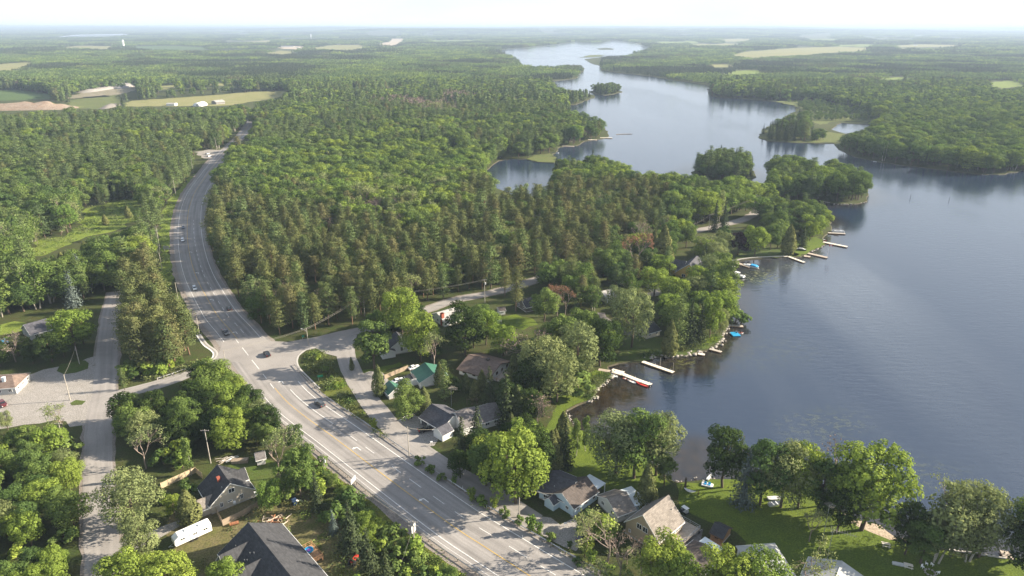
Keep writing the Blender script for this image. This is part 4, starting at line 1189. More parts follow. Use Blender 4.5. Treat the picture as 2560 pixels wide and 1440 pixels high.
# ---- trees placed one by one: (u, v of the foot, height m, model, width factor, label)
HERO = [
    (338, 1312, 17, 'willow', 1.05, "big feathery green tree leaning over the left road, beside its bend"),
    (366, 1172, 12, 'half_bare', 1.0, "thin forked tree with sparse crown and bare white trunk by the left road"),
    (478, 1188, 13, 'poplar', 0.62, "narrow dark tree in the clearing behind the board fence of the beige house"),
    (360, 1400, 12.5, 'willow', 0.9, "rounded grey-green tree at the mouth of the trailer driveway"),
    (438, 1290, 6.5, 'maple_bright', 0.85, "small bright green tree in front of the board fence"),
    (476, 1306, 9.5, 'cedar', 1.45, "broad olive conifer between the white trailer and the beige house"),
    (678, 1278, 9.5, 'maple_bright', 0.8, "small bright tree standing alone in the yard right of the beige house"),
    (330, 1500, 13, 'maple_bright', 1.0, "bright yellow-green maple at the bottom edge beside the left road"),
    (430, 1515, 13.5, 'maple_bright', 1.0, "bright yellow-green maple in front of the white trailer"),
    (575, 1490, 10, 'maple_bright', 0.9, "yellow-green maple in front of the dark hip roofed house, its left eave"),
    (190, 876, 17, 'maple_bright', 1.05, "tall bright maple beside the left road above the parking lot"),
    (130, 905, 12, 'maple_dark', 1.1, "dark round maple on the upper edge of the parking lot"),
    (40, 905, 12, 'bare', 1.0, "leafless grey tree beside the blue tarp at the left edge"),
    (170, 582, 18, 'maple_bright', 1.0, "large round bright tree on the left side of the green meadow"),
    (128, 585, 12, 'maple_bright', 1.0, "smaller round bright tree in front of the large one by the meadow"),
    (60, 560, 15, 'maple_mid', 1.1, "mid green tree at the far left end of the meadow"),
    (265, 562, 6.5, 'cedar', 1.5, "round brownish conifer bush standing alone in the green meadow"),
    (95, 612, 9, 'half_bare', 0.8, "pale half dead tree at the near edge of the meadow"),
    (322, 545, 8, 'cedar', 1.4, "low dark conifer at the right end of the meadow"),
    (350, 560, 10, 'birch', 1.0, "slim birch at the right end of the meadow"),
    (208, 725, 18, 'blue_spruce', 0.95, "taller blue-grey spruce left of the roadside pine grove"),
    (186, 765, 17, 'blue_spruce', 0.95, "nearer blue-grey spruce with pale drooping boughs"),
    (330, 690, 16, 'birch', 1.0, "leaning white trunked birches behind the pine grove"),
    (312, 975, 8.5, 'white_pine', 0.8, "young pine alone at the corner of the side street and parking lot"),
    (160, 1090, 10, 'half_bare', 1.1, "pale bushy tree on the near edge of the parking lot"),
    (20, 1075, 7, 'willow', 0.8, "small pale tree at the near left edge of the parking lot"),
    # strip left of the highway
    (880, 1385, 15, 'spruce', 0.95, "tall spruce at the foot of the highway embankment"),
    (922, 1428, 12, 'spruce', 0.95, "shorter spruce right of the tall one below the embankment"),
    (968, 1475, 11.5, 'spruce', 0.95, "spruce at the bottom edge left of the rear signboard"),
    (835, 1335, 7.5, 'blue_spruce', 0.7, "small blue-green spruce in the yard behind the dark roofed house"),
    (795, 1275, 12, 'fir', 1.1, "slim olive spruce left of the road sign back"),
    (752, 1245, 15, 'maple_mid', 0.85, "leafy tree on the embankment below the transformer pole"),
    (700, 1195, 14, 'half_bare', 0.9, "greyish half bare tree beside the highway guard rail"),
    (735, 1130, 9, 'maple_mid', 0.9, "leafy tree at the upper end of the embankment strip"),
    # between local road and lake road
    (1005, 842, 21, 'maple_bright', 0.92, "tallest bright maple behind the small white house"),
    (1052, 905, 20, 'maple_bright', 0.85, "bright maple standing left of the red brick chimney"),
    (937, 925, 19, 'maple_mid', 1.05, "big round maple at the bend of the local road"),
    (1163, 888, 21, 'maple_dark', 1.0, "dark dense maple in front of the grey roofed bungalow"),
    (1215, 862, 15, 'maple_bright', 0.9, "light green tree right of the dark dense maple"),
    (1258, 890, 13, 'maple_bright', 1.0, "bright low maple behind the brown roofed house"),
    (1086, 930, 14, 'half_bare', 0.85, "grey almost leafless tree behind the green metal roof"),
    (1020, 1050, 12.5, 'maple_mid', 1.1, "round maple between the two green roofs and the garage"),
    (1062, 1030, 9, 'cedar', 1.2, "dark olive cedar right of the round maple behind the garage"),
    (1112, 1003, 15, 'white_pine', 0.85, "soft needled pine right of the green metal roof"),
    (948, 988, 11, 'cedar', 1.0, "egg shaped olive cedar beside the parked white cars"),
    (880, 925, 5, 'cedar', 0.9, "small bush-like cedar at the edge of the bright lawn"),
    (1165, 980, 7, 'cedar', 1.2, "dark cedar in front of the brown roofed house"),
    (1205, 975, 7.5, 'cedar', 1.2, "dark cedar right of the one in front of the brown roof"),
    (1265, 1062, 19, 'fir', 1.25, "tall dark spruce behind the white bungalow"),
    (1225, 1012, 14, 'fir', 1.3, "dark spruce between the brown roof and the white bungalow"),
    (1292, 1050, 12, 'cedar', 1.1, "yellowish cedar right of the tall dark spruce"),
    (1345, 1090, 15, 'bare', 1.05, "grey leafless tree above the lit shore lawn"),
    (1335, 925, 17, 'bare', 1.1, "grey leafless tree in front of the tall willows"),
    (1155, 1148, 14, 'spruce', 0.9, "left one of the two pointed spruces before the white bungalow"),
    (1193, 1135, 16, 'spruce', 0.9, "right one of the two pointed spruces before the white bungalow"),
    (1290, 1258, 21, 'maple_bright', 1.0, "large bright maple beside the local road left of the pale blue house"),
    (1215, 1215, 14, 'maple_mid', 1.0, "rounded tree under the two pointed spruces"),
    (1335, 1215, 17, 'maple_dark', 0.9, "dark tree behind the pale blue house, right of the large bright maple"),
    (1150, 1195, 9, 'maple_dark', 1.0, "low dark tree beside the local road below the spruces"),
    (1412, 1168, 17, 'fir', 1.2, "dark pointed spruce on the shore lawn"),
    (1378, 1180, 13, 'cedar', 1.1, "dark cedar behind the roof of the pale blue house"),
    (1440, 1140, 13, 'poplar', 0.7, "slim tree with bare lower trunk on the sunlit shore lawn"),
    (1463, 1128, 12, 'poplar', 0.7, "second slim tree with bare lower trunk on the sunlit shore lawn"),
    (1540, 1182, 20, 'willow', 1.05, "broad willow on the shore lawn, leftmost of the waterside trees"),
    (1585, 1195, 21, 'maple_mid', 0.95, "tall leafy tree in the middle of the waterside group"),
    (1640, 1188, 21, 'willow', 0.85, "pale willow at the water's edge above the hammock"),
    (1660, 1215, 11, 'maple_mid', 0.8, "low leafy tree by the shore wall"),
    (1613, 1275, 13.5, 'cedar', 0.95, "dense pointed cedar behind the steep roofed house"),
    (1350, 978, 22, 'willow', 0.9, "tall willow left of the wooden dock, in front of the others"),
    (1392, 1005, 19, 'willow', 0.85, "lower bright willow hanging over the shore lawn"),
    (1440, 950, 23, 'willow', 0.95, "tallest willow beside the dock"),
    (1400, 905, 20, 'maple_mid', 1.0, "leafy tree behind the tall willows"),
    (1500, 915, 19, 'maple_dark', 0.95, "dark leafy tree between the willows and the grassy point"),
    (1465, 880, 17, 'maple_mid', 1.0, "leafy tree at the back of the willow group"),
    (1445, 985, 7, 'bush', 1.4, "pale willow bush on the bank beside the rock pile"),
    (1393, 790, 13, 'rust', 0.8, "rusty pink dying tree above the willows"),
    (1360, 805, 15, 'maple_mid', 1.0, "round leafy tree on the lawn beside the little shed"),
    (1290, 778, 20, 'red_pine', 0.95, "tall red pine on the lake road corner"),
    (1262, 740, 18, 'red_pine', 0.9, "second red pine on the lake road corner"),
    (1425, 745, 18, 'red_pine', 1.0, "red pine left of the pale shed roof in the wood"),
    (1412, 790, 14, 'rust', 0.7, "brownish dying pine behind the round leafy tree"),
    (1578, 868, 25, 'willow', 0.8, "tall pale willow with long bare trunk on the grassy point"),
    (1540, 792, 15, 'willow', 0.9, "pale grey-green willow by the point driveway"),
    (1690, 878, 23, 'white_pine', 0.85, "tall dark conifer on the grassy point"),
    (1672, 888, 14, 'cedar', 1.05, "olive cedar in front of the conifers on the grassy point"),
    (1722, 862, 18, 'spruce', 0.9, "dark spruce right of the olive cedar"),
    (1748, 858, 17, 'fir', 1.3, "slim dark spruce in the shoreline group of the point"),
    (1772, 850, 19, 'maple_bright', 0.6, "slender yellow-green tree on the point shore"),
    (1800, 835, 12, 'willow', 0.7, "pale willow leaning to the water at the tip of the point"),
    (1838, 808, 6, 'bush', 1.5, "round bright shrub overhanging the small dock"),
    (1770, 775, 20, 'white_pine', 0.9, "soft conifer in front of the yellow gabled house"),
    (1805, 745, 19, 'maple_mid', 0.8, "leafy shoreline tree right of the yellow gabled house"),
    (1740, 735, 14, 'maple_bright', 0.9, "bright leafy tree hiding the right wall of the yellow gabled house"),
    (1655, 665, 21, 'cedar', 1.15, "tall broad cedar left of the yellow gabled house"),
    (1632, 655, 17, 'cedar', 0.9, "narrow cedar left of the tall broad one"),
    (1584, 690, 21, 'rust', 0.8, "dying pine with brown crown left of the cedars"),
    (1606, 640, 20, 'bare', 0.8, "bare grey tree rising above the pine wood"),
    (1778, 655, 15, 'half_bare', 1.1, "greyish spreading tree behind the yellow gabled house"),
    (1805, 640, 14, 'willow', 0.9, "grey-green tree on the shore left of the long dock"),
    (1845, 637, 13.5, 'purple', 1.0, "dark purple leaved tree by the shore"),
    (1886, 640, 17, 'maple_bright', 0.88, "bright round tree right of the purple one"),
    (1925, 625, 14, 'maple_mid', 0.9, "leafy tree right of the bright round one by the shore"),
    (1968, 635, 16, 'cedar', 1.2, "broad dark cedar above the short dock"),
    (2005, 618, 12, 'spruce', 1.1, "dark rounded spruce on the sunlit shore lawn"),
    (2024, 602, 12, 'maple_bright', 0.8, "small bright tree on the sunlit shore lawn"),
    (1785, 578, 19, 'fir', 1.1, "slim dark spruce beside the lake road, left of two"),
    (1808, 578, 19, 'fir', 1.2, "slim dark spruce beside the lake road, right of two"),
    # right foreground
    (1806, 1218, 19, 'maple_dark', 0.85, "dark dense maple at the water's edge above the pedal boat"),
    (1856, 1262, 17, 'blue_spruce', 0.8, "grey-green spruce behind the upturned boats"),
    (1900, 1262, 20, 'maple_mid', 0.8, "leafy tree above the white rowing boat"),
    (1952, 1268, 20, 'willow', 0.85, "pale willow right of the white rowing boat"),
    (1862, 1225, 14, 'bare', 0.9, "bare twiggy tree between the dark maple and the willows"),
    (1995, 1270, 19, 'maple_bright', 0.75, "yellow-green tree in the lakeside row"),
    (2045, 1290, 18, 'maple_mid', 0.8, "leafy tree left of the great bright one"),
    (2072, 1262, 18, 'bare', 0.9, "bare grey tree beside the great bright one"),
    (2090, 1330, 14, 'maple_dark', 0.9, "dark tree behind the antenna mast"),
    (2152, 1325, 24, 'maple_bright', 1.0, "great bright tree right of the antenna mast at the beach"),
    (2118, 1310, 17, 'maple_mid', 0.9, "leafy tree under the great bright one"),
    (2262, 1385, 15, 'maple_dark', 0.75, "dark tree leftmost of the row beyond the beach"),
    (2300, 1408, 13, 'maple_mid', 1.0, "low leafy tree in front of the row beyond the beach"),
    (2338, 1404, 21, 'poplar', 1.1, "grey-green poplar in the row beyond the beach"),
    (2375, 1390, 21, 'willow', 0.75, "feathery tree in the middle of the row beyond the beach"),
    (2418, 1402, 20, 'poplar', 1.1, "poplar with bare double trunk near the shore wall"),
    (2446, 1392, 20, 'willow', 0.75, "yellow-green tree at the right end of the row beyond the beach"),
    (2340, 1350, 16, 'half_bare', 0.8, "thin half bare tree behind the row beyond the beach"),
    (2575, 1450, 20, 'maple_dark', 0.9, "dark tree at the right edge of the picture beside the small pier"),
    (2585, 1400, 20, 'maple_bright', 0.8, "pale tree at the right edge behind the dark one"),
    (2008, 1458, 12, 'half_bare', 1.0, "olive grey tree above the pale metal roof"),
    (1810, 1520, 15, 'maple_bright', 0.95, "bright maple in front of the pale metal roof, left of two"),
    (1890, 1530, 15, 'maple_bright', 0.95, "bright maple in front of the pale metal roof, right of two"),
    (1652, 1470, 14, 'maple_bright', 0.95, "bright maple hiding the driveway of the steep roofed house"),
    (1690, 1500, 12, 'maple_bright', 0.95, "low bright maple beside the brown roofed garage"),
    (1518, 1408, 15, 'half_bare', 1.0, "tall pale twiggy tree right of the gravel lane end"),
    (1548, 1452, 12, 'bare', 0.9, "leafless brushy tree left of the bright maple"),
    (1600, 1450, 10, 'bare', 0.8, "leafless tree leaning at the bright maple's left side"),
    (1500, 1455, 9, 'half_bare', 1.0, "low twiggy tree at the bottom edge right of the highway"),
    (1560, 1490, 8, 'birch', 0.9, "small leafy tree at the bottom edge below the leafless one"),
]
for u, v, h, k, w, lab in HERO:
    g = G(u, v)
    plant(k, g.x, g.y, -0.05, h * 1.06, lab, 'trees in the gardens and yards' if v > 640 else None, w * 1.08)

# young trees and shrubs along the verge between highway and local road
for i, (u, v, h, k) in enumerate([(935, 1072, 6.0, 'sapling'), (1050, 1162, 3.8, 'bush'), (1078, 1182, 3.6, 'bush'), (1105, 1200, 3.0, 'bush'), (1135, 1212, 4.5, 'sapling'), (1182, 1252, 6.5, 'sapling'), (1205, 1262, 4.5, 'bush'),
                                   (1238, 1272, 5.5, 'sapling'), (1262, 1290, 3.6, 'bush'), (1298, 1308, 3.0, 'bush'), (1330, 1328, 7.5, 'sapling'), (1350, 1335, 5.5, 'sapling'), (1378, 1352, 3.2, 'bush'), (1425, 1372, 3.4, 'sapling'), (1462, 1392, 8.0, 'sapling'),
                                   (1478, 1410, 6.5, 'sapling'), (1445, 1412, 3.0, 'bush'), (1520, 1440, 5.0, 'bush'), (795, 905, 4.2, 'bush'), (812, 930, 3.6, 'bush'), (785, 893, 2.8, 'bush'), (828, 950, 2.5, 'bush'), (872, 1010, 2.4, 'bush'), (905, 1040, 2.2, 'bush')]):
    g = G(u, v)
    plant(k, g.x, g.y, -0.05, h * 0.78, {'sapling': "young light green tree on the grassy verge between highway and local road", 'bush': "green bush on the grassy verge between highway and local road"}[k], 'young trees and bushes on the highway verge', 1.0)

# ---- woods filled in by regions: (polygon of feet, models and shares, spacing m, heights)
W_PINE = {'red_pine': .66, 'white_pine': .12, 'birch': .06, 'maple_mid': .09, 'bare': .03, 'half_bare': .04}
W_MIX = {'maple_mid': .36, 'maple_bright': .11, 'white_pine': .20, 'red_pine': .10, 'fir': .13, 'birch': .05, 'bare': .02, 'poplar': .03}
W_LEAF = {'maple_mid': .50, 'maple_bright': .20, 'white_pine': .14, 'fir': .05, 'poplar': .06, 'birch': .05}
W_WPINE = {'white_pine': .56, 'red_pine': .12, 'maple_mid': .15, 'fir': .14, 'maple_bright': .03}
W_LOW = {'maple_mid': .40, 'white_pine': .24, 'birch': .14, 'fir': .08, 'maple_bright': .06, 'cedar': .05, 'half_bare': .03}
W_ISLE = {'fir': .5, 'white_pine': .36, 'maple_mid': .14}
W_RIGHT = {'maple_mid': .54, 'maple_bright': .16, 'fir': .16, 'white_pine': .08, 'birch': .06}
W_DEAD = {'bare': .42, 'fir': .28, 'red_pine': .25, 'half_bare': .05}
W_FIR = {'fir': .7, 'white_pine': .2, 'maple_mid': .1}
WOOD_A = [(-900, 150), (3400, 150), (3400, 1000), (2000, 500), (1900, 512), (1790, 560), (1700, 582), (1560, 625), (1330, 697), (1200, 733), (1080, 763), (960, 802), (870, 820), (690, 845), (430, 700), (300, 722), (240, 742), (130, 768), (60, 795), (-100, 800), (-900, 800)]
TYPES = [([(480, 600), (540, 490), (640, 540), (900, 590), (1100, 640), (1300, 640), (1300, 720), (1080, 780), (690, 860), (560, 700)], W_PINE),
         ([(1170, 500), (1500, 490), (1660, 505), (1660, 600), (1560, 640), (1300, 720), (1100, 640), (1050, 600)], W_PINE),
         ([(640, 500), (900, 480), (1180, 478), (1170, 540), (1060, 610), (900, 590), (760, 570)], {'maple_mid': .30, 'maple_bright': .20, 'poplar': .13, 'birch': .10, 'half_bare': .07, 'bare': .06, 'red_pine': .14}),
         ([(560, 400), (640, 400), (1200, 385), (1260, 470), (1000, 485), (900, 485), (640, 500), (530, 490)], W_LEAF),
         ([(1240, 472), (1920, 440), (1920, 520), (1700, 585), (1640, 500)], W_LEAF),
         ([(-500, 270), (560, 270), (540, 400), (480, 480), (380, 520), (-500, 520)], W_WPINE),
         ([(-500, 520), (430, 520), (430, 700), (0, 800), (-500, 800)], W_LOW),
         ([(1370, 400), (1500, 400), (1500, 450), (1370, 470)], W_FIR),
         ([(1890, 260), (2000, 300), (2000, 360), (1890, 360)], W_FIR),
         ([(1720, 400), (1900, 400), (1900, 460), (1720, 460)], W_ISLE),
         ([(1900, 430), (2200, 430), (2200, 515), (1900, 515)], {'maple_mid': .36, 'maple_bright': .14, 'fir': .22, 'white_pine': .28}),
         ([(2070, 340), (2300, 390), (2560, 415), (2600, 440), (2300, 430), (2070, 375)], {'fir': .6, 'maple_mid': .4}),
         ([(2000, 240), (3400, 240), (3400, 440), (2070, 440)], W_RIGHT)]
DEAD = [(1085, 285, 75, 16), (935, 565, 30, 18), (1150, 260, 50, 10), (980, 270, 50, 9)]
REGIONS = [
    (WOOD_A, None, 6.4, (15, 23)),
    ([(298, 742), (400, 690), (440, 722), (500, 850), (528, 905), (470, 928), (395, 945), (318, 948), (296, 925), (292, 830)], {'red_pine': 1.0}, 5.4, (17, 23)),
    ([(300, 930), (395, 930), (470, 912), (520, 908), (470, 925), (395, 944), (310, 955)], {'bush': .6, 'maple_mid': .4}, 4.0, (3, 6)),
    ([(290, 1010), (400, 985), (470, 958), (560, 948), (640, 990), (700, 1065), (712, 1110), (690, 1150), (640, 1135), (560, 1140), (470, 1140), (400, 1120), (300, 1110), (285, 1050)], {'maple_mid': .45, 'maple_dark': .35, 'maple_bright': .08, 'willow': .12}, 5.6, (9, 14)),
    ([(-200, 1115), (60, 1110), (130, 1100), (205, 1095), (206, 1440), (206, 1650), (-300, 1650)], {'maple_mid': .36, 'maple_bright': .42, 'willow': .1, 'bush': .12}, 6.4, (7, 13)),
    ([(700, 1062), (780, 1142), (880, 1228), (1040, 1338), (1190, 1442), (1300, 1560), (900, 1560), (890, 1440), (860, 1350), (810, 1260), (745, 1190), (700, 1130)], {'bush': .55, 'sapling': .15, 'maple_mid': .22, 'maple_bright': .08}, 3.6, (2.6, 6)),
    ([(-100, 835), (50, 850), (130, 850), (235, 845), (232, 872), (150, 900), (60, 925), (-100, 930)], {'maple_mid': .6, 'maple_dark': .4}, 7, (8, 13)),
    ([(1560, 642), (1700, 602), (1790, 578), (1900, 532), (2030, 540), (2075, 560), (2050, 590), (1985, 602), (1960, 622), (1860, 622), (1810, 650), (1822, 720), (1822, 780), (1800, 828), (1780, 842), (1660, 848), (1640, 790), (1600, 740), (1610, 690)],
     {'maple_mid': .38, 'maple_bright': .14, 'white_pine': .14, 'cedar': .14, 'fir': .12, 'willow': .08}, 6.6, (11, 18)),
    ([(1380, 705), (1550, 648), (1600, 700), (1590, 760), (1510, 770), (1450, 790), (1400, 770)], {'red_pine': .45, 'white_pine': .25, 'maple_mid': .2, 'birch': .1}, 6.4, (13, 19)),
    ([(1330, 700), (1380, 690), (1390, 720), (1340, 740), (1280, 740), (1270, 728)], {'red_pine': .8, 'maple_mid': .2}, 7, (13, 18)),
    ([(1310, 880), (1400, 840), (1490, 845), (1540, 885), (1500, 915), (1440, 945), (1380, 1000), (1330, 995), (1290, 960), (1250, 1005), (1190, 985), (1235, 945), (1280, 925)], {'maple_mid': .4, 'willow': .2, 'maple_bright': .15, 'maple_dark': .15, 'cedar': .1}, 7.0, (12, 18)),
    ([(1090, 1160), (1250, 1115), (1320, 1090), (1390, 1150), (1365, 1225), (1320, 1240), (1230, 1220), (1150, 1185)], {'maple_mid': .4, 'maple_dark': .3, 'maple_bright': .2, 'cedar': .1}, 7.0, (9, 15)),
    ([(1100, 815), (1150, 800), (1230, 830), (1300, 830), (1330, 880), (1260, 900), (1130, 880), (1060, 860)], {'maple_mid': .5, 'maple_dark': .35, 'maple_bright': .15}, 7.5, (8, 14)),
    ([(880, 815), (1080, 765), (1090, 785), (1060, 830), (1000, 832), (960, 830), (900, 845)], {'maple_mid': .6, 'maple_dark': .2, 'maple_bright': .2}, 6.5, (8, 15)),
    ([(1125, 975), (1210, 985), (1290, 935), (1335, 1000), (1345, 1085), (1260, 1110), (1245, 1050), (1205, 1008), (1130, 1005)], {'cedar': .35, 'fir': .3, 'maple_dark': .35}, 5.5, (9, 15)),
    ([(1340, 1090), (1400, 1050), (1425, 1080), (1430, 1140), (1400, 1175), (1350, 1165)], {'maple_mid': .4, 'cedar': .3, 'fir': .3}, 6.0, (9, 15)),
    ([(1060, 870), (1110, 880), (1130, 940), (1120, 1000), (1070, 1010), (1090, 960)], {'maple_dark': .4, 'white_pine': .3, 'cedar': .3}, 6.5, (8, 13)),
    ([(400, 1125), (470, 1140), (520, 1150), (500, 1180), (430, 1200), (380, 1190)], {'bush': .6, 'half_bare': .4}, 5.5, (3, 8)),
    ([(1840, 1290), (1960, 1290), (2040, 1320), (2050, 1400), (1980, 1420), (1900, 1370)], {'maple_dark': .4, 'cedar': .3, 'half_bare': .3}, 12.0, (6, 10)),
    ([(650, 1175), (730, 1195), (800, 1290), (850, 1400), (800, 1370), (740, 1310), (700, 1260), (655, 1210)], {'bush': .5, 'maple_mid': .3, 'cedar': .2}, 6.0, (2.5, 6)),
    ([(400, 1225), (480, 1205), (500, 1235), (470, 1280), (420, 1290)], {'bush': .7, 'maple_mid': .3}, 5.5, (2.5, 5)),
    ([(1440, 1300), (1500, 1290), (1560, 1320), (1580, 1400), (1560, 1480), (1480, 1430), (1470, 1350)], {'bush': .5, 'half_bare': .3, 'sapling': .2}, 5.0, (3, 8)),
    ([(1750, 1250), (1840, 1225), (1950, 1225), (2050, 1262), (2110, 1300), (2060, 1330), (1960, 1275), (1850, 1275)], {'maple_mid': .45, 'maple_bright': .3, 'willow': .25}, 9.0, (9, 15)),
]

def choose(weights, r):
    ks = list(weights); c = np.cumsum([weights[k] for k in ks]); c = c / c[-1]
    return np.array(ks, dtype=object)[np.searchsorted(c, r)]

LOD = {'maple_bright': 'far_leaf', 'maple_mid': 'far_leaf', 'maple_dark': 'far_leaf', 'willow': 'far_leaf', 'poplar': 'far_leaf', 'birch': 'far_leaf', 'red_pine': 'far_pine', 'white_pine': 'far_pine', 'spruce': 'far_fir', 'fir': 'far_fir', 'cedar': 'far_fir',
       'bare': 'far_bare', 'rust': 'far_bare', 'half_bare': 'far_bare', 'bush': 'far_leaf', 'sapling': 'far_leaf', 'blue_spruce': 'far_fir'}
N_FAR_INDIVIDUAL = 1500.0
rs = np.random.RandomState(2024)
N_SIGHT = len(REGIONS)
for p in ISLANDS:
    q_ = np.mean(p, axis=0)
    REGIONS.append(([tuple(q_ + (np.array(a) - q_) * np.array([0.84, 0.9])) for a in p], {'fir': .50, 'maple_mid': .20, 'white_pine': .30}, 6.0, (11, 17)))
REGIONS.append(([(1960, 256), (2060, 256), (2110, 268), (2200, 290), (2190, 303), (2110, 300), (2040, 306), (2000, 270)], {'maple_mid': .4, 'bush': .35, 'birch': .25}, 9.0, (5, 11)))
REGIONS.append(([(1990, 346), (2030, 338), (2060, 340), (2060, 354), (2020, 356)], {'maple_mid': .6, 'fir': .4}, 8.0, (6, 11)))
REGIONS.append(([(1828, 138), (1920, 125), (2100, 118), (2172, 121), (2172, 128), (2010, 138), (1900, 144)], {'maple_mid': 1.0}, 75.0, (8, 14)))
cand = []   # x, y, h, key, region
for ri, (poly, wts, sp, (h0, h1)) in enumerate(REGIONS):
    if ri == 0:
        layers = [(100, 620, sp), (620, N_FAR_INDIVIDUAL, 8.2)]
    else:
        layers = [(60, 1200 if ri < N_SIGHT else 6000, 16 if ri == N_SIGHT + 2 else sp)]
    for ya, yb, s in layers:
        w = Gxy([(u, max(v, 150)) for u, v in poly])
        xa = max(min(p[0] for p in w), -0.86 * yb - 60); xb = min(max(p[0] for p in w), 0.86 * yb + 60)
        ya_ = max(ya, min(p[1] for p in w)); yb_ = min(yb, max(p[1] for p in w))
        if yb_ <= ya_: continue
        gx, gy = np.meshgrid(np.arange(xa, xb, s), np.arange(ya_, yb_, s))
        gx[::2] += s * 0.5
        x = gx.ravel() + (rs.rand(gx.size) - 0.5) * s * 0.85; y = gy.ravel() + (rs.rand(gx.size) - 0.5) * s * 0.85
        k = np.abs(x) < 0.80 * y + 45
        x = x[k]; y = y[k]
        u, v, dep = project(x, y, 0)
        k = inside(u, v, poly)
        x, y, u, v, dep = x[k], y[k], u[k], v[k], dep[k]
        key = np.empty(len(x), dtype=object)
        r = rs.rand(len(x))
        if wts is None:
            n1 = vnoise(x, y, 70, 3) * 0.6 + vnoise(x, y, 160, 4) * 0.4
            key[:] = choose(W_MIX, r)
            kk = n1 > 0.60; key[kk] = choose(W_WPINE, r[kk])
            kk = n1 < 0.38; key[kk] = choose(W_LEAF, r[kk])
            for tp, tw in TYPES:
                kk = inside(u, v, tp)
                loc = n1[kk]
                key[kk] = choose(tw, r[kk])
            for cu, cv, ru, rv in DEAD:
                kk = (np.hypot((u - cu) / ru, (v - cv) / rv) < 0.7 + 0.6 * rs.rand(len(u))); key[kk] = choose(W_DEAD, r[kk])
        else:
            key[:] = choose(wts, r)
        h = h0 + (h1 - h0) * (0.6 * rs.rand(len(x)) + 0.4 * vnoise(x, y, 45, 7))
        for kn, fac in (('bush', 0.5), ('sapling', 0.6), ('cedar', 0.75), ('bare', 0.9), ('fir', 0.92)):
            h = np.where(key == kn, h * (fac if h1 > 8 else 1.0), h)
        h = np.where((ri == 0) & (wts is None) & np.isin(key, ('maple_mid', 'maple_bright', 'birch', 'bare', 'half_bare')) & (inside(u, v, TYPES[0][0]) | inside(u, v, TYPES[1][0])), h * 0.74, h)
        h = np.where((key == 'white_pine') & (rs.rand(len(x)) < 0.22) & (h1 > 8), h * 1.25, h)
        h = h * np.where((h1 > 8) & (rs.rand(len(x)) < 0.2), 0.72, 1.0)
        ok = ~in_water(x, y)
        if ri == 0:
            ok &= dist_to_lines(x, y, shore_lines[:2]) > 1.5
        for ln, c in zip(ROADS_W, ROAD_CLEAR):
            ok &= dist_to_lines(x, y, [ln]) > c
        rad = np.array([T[q][0][3] / T[q][0][2] for q in key]) * h * (1.15 if ri == 0 else 1.0)
        for fz in (0.0, 0.3, 0.6, 0.82, 1.0):
            for fx in ((0.0,) if fz in (0.0, 1.0) else (-0.8, 0.8) if fz < 0.8 else (-0.5, 0.5)):
                uu, vv, _ = project(x + fx * rad, y, h * fz)
                for sg in (SIGHT if ri < N_SIGHT else ()):
                    ok &= ~inside(uu, vv, sg)
        if ri == 0:
            ok &= ~((vnoise(x, y, 17, 21) > 0.83) & (vnoise(x, y, 60, 22) > 0.35))
        cand.append((x[ok], y[ok], h[ok], key[ok], np.full(ok.sum(), ri)))
X = np.concatenate([c[0] for c in cand]); Y = np.concatenate([c[1] for c in cand]); H = np.concatenate([c[2] for c in cand]); K = np.concatenate([c[3] for c in cand]); RI = np.concatenate([c[4] for c in cand])
# keep clear of the trees placed one by one
hx = np.array([G(t[0], t[1]).x for t in HERO]); hy = np.array([G(t[0], t[1]).y for t in HERO])
dmin = np.full(len(X), 1e9)
for a, b in zip(hx, hy):
    dmin = np.minimum(dmin, np.hypot(X - a, Y - b))
k = dmin > 4.0
X, Y, H, K, RI = X[k], Y[k], H[k], K[k], RI[k]

# ---- the largest of each kind in view are things of their own, the rest of the wood is one mass per kind
LANDMARKS = [((395, 820), "in the grove between side road and highway", 0), ((480, 1050), "in the thicket between parking lot and beige house", 0), ((110, 1280), "in the wood left of the left road", 0),
             ((900, 1300), "on the slope below the highway guard rail", 0), ((60, 880), "above the parking lot at the left edge", 0), ((620, 700), "at the wood edge right of the highway bend", 0),
             ((800, 770), "in the pine wood above the road junction", 0), ((1000, 690), "in the pine wood above the lake road", 0), ((1250, 660), "in the middle pine wood above the lake road", 0), ((1500, 600), "at the lake end of the pine wood", 0),
             ((760, 560), "in the wood well right of the highway", 0), ((1100, 540), "deep in the wood between highway and lake", 0), ((1400, 520), "in the wood behind the lake road", 0), ((200, 680), "in the scrub left of the highway", 0), ((60, 690), "in the scrub at the left edge", 0),
             ((340, 640), "beside the meadow left of the highway", 0), ((300, 440), "in the left forest above the meadow", 0), ((60, 430), "in the forest at the left edge", 0), ((560, 450), "beside the highway's far bend", 0), ((800, 430), "in the leafy wood beyond the bend", 0),
             ((1700, 520), "in the leafy wood by the narrow channel", 0), ((1820, 430), "on the small island by the channel", 0), ((2050, 480), "on the wooded point in the lake", 0), ((1960, 560), "in the shore wood above the docks", 0),
             ((1740, 620), "around the yellow gabled house", 0), ((1770, 800), "on the grassy point's wooded shore", 0), ((1480, 720), "in the wood between lake road and point", 0), ((1420, 920), "in the willow group by the long dock", 0),
             ((1240, 1180), "beside the local road above the pale blue house", 0), ((1180, 840), "behind the brown roofed house", 0), ((960, 820), "beside the lake road's start", 0), ((1920, 1250), "in the lakeside clump above the rowing boat", 0),
             ((1330, 720), "on the lake road bend", 0), ((2300, 400), "on the far right wooded shore", 0), ((1950, 330), "on the marshy wooded island", 0), ((1430, 420), "on the spit beside the pond", 0), ((400, 935), "along the side street", 0), ((1300, 300), "on the far bank of the bay", 0)]
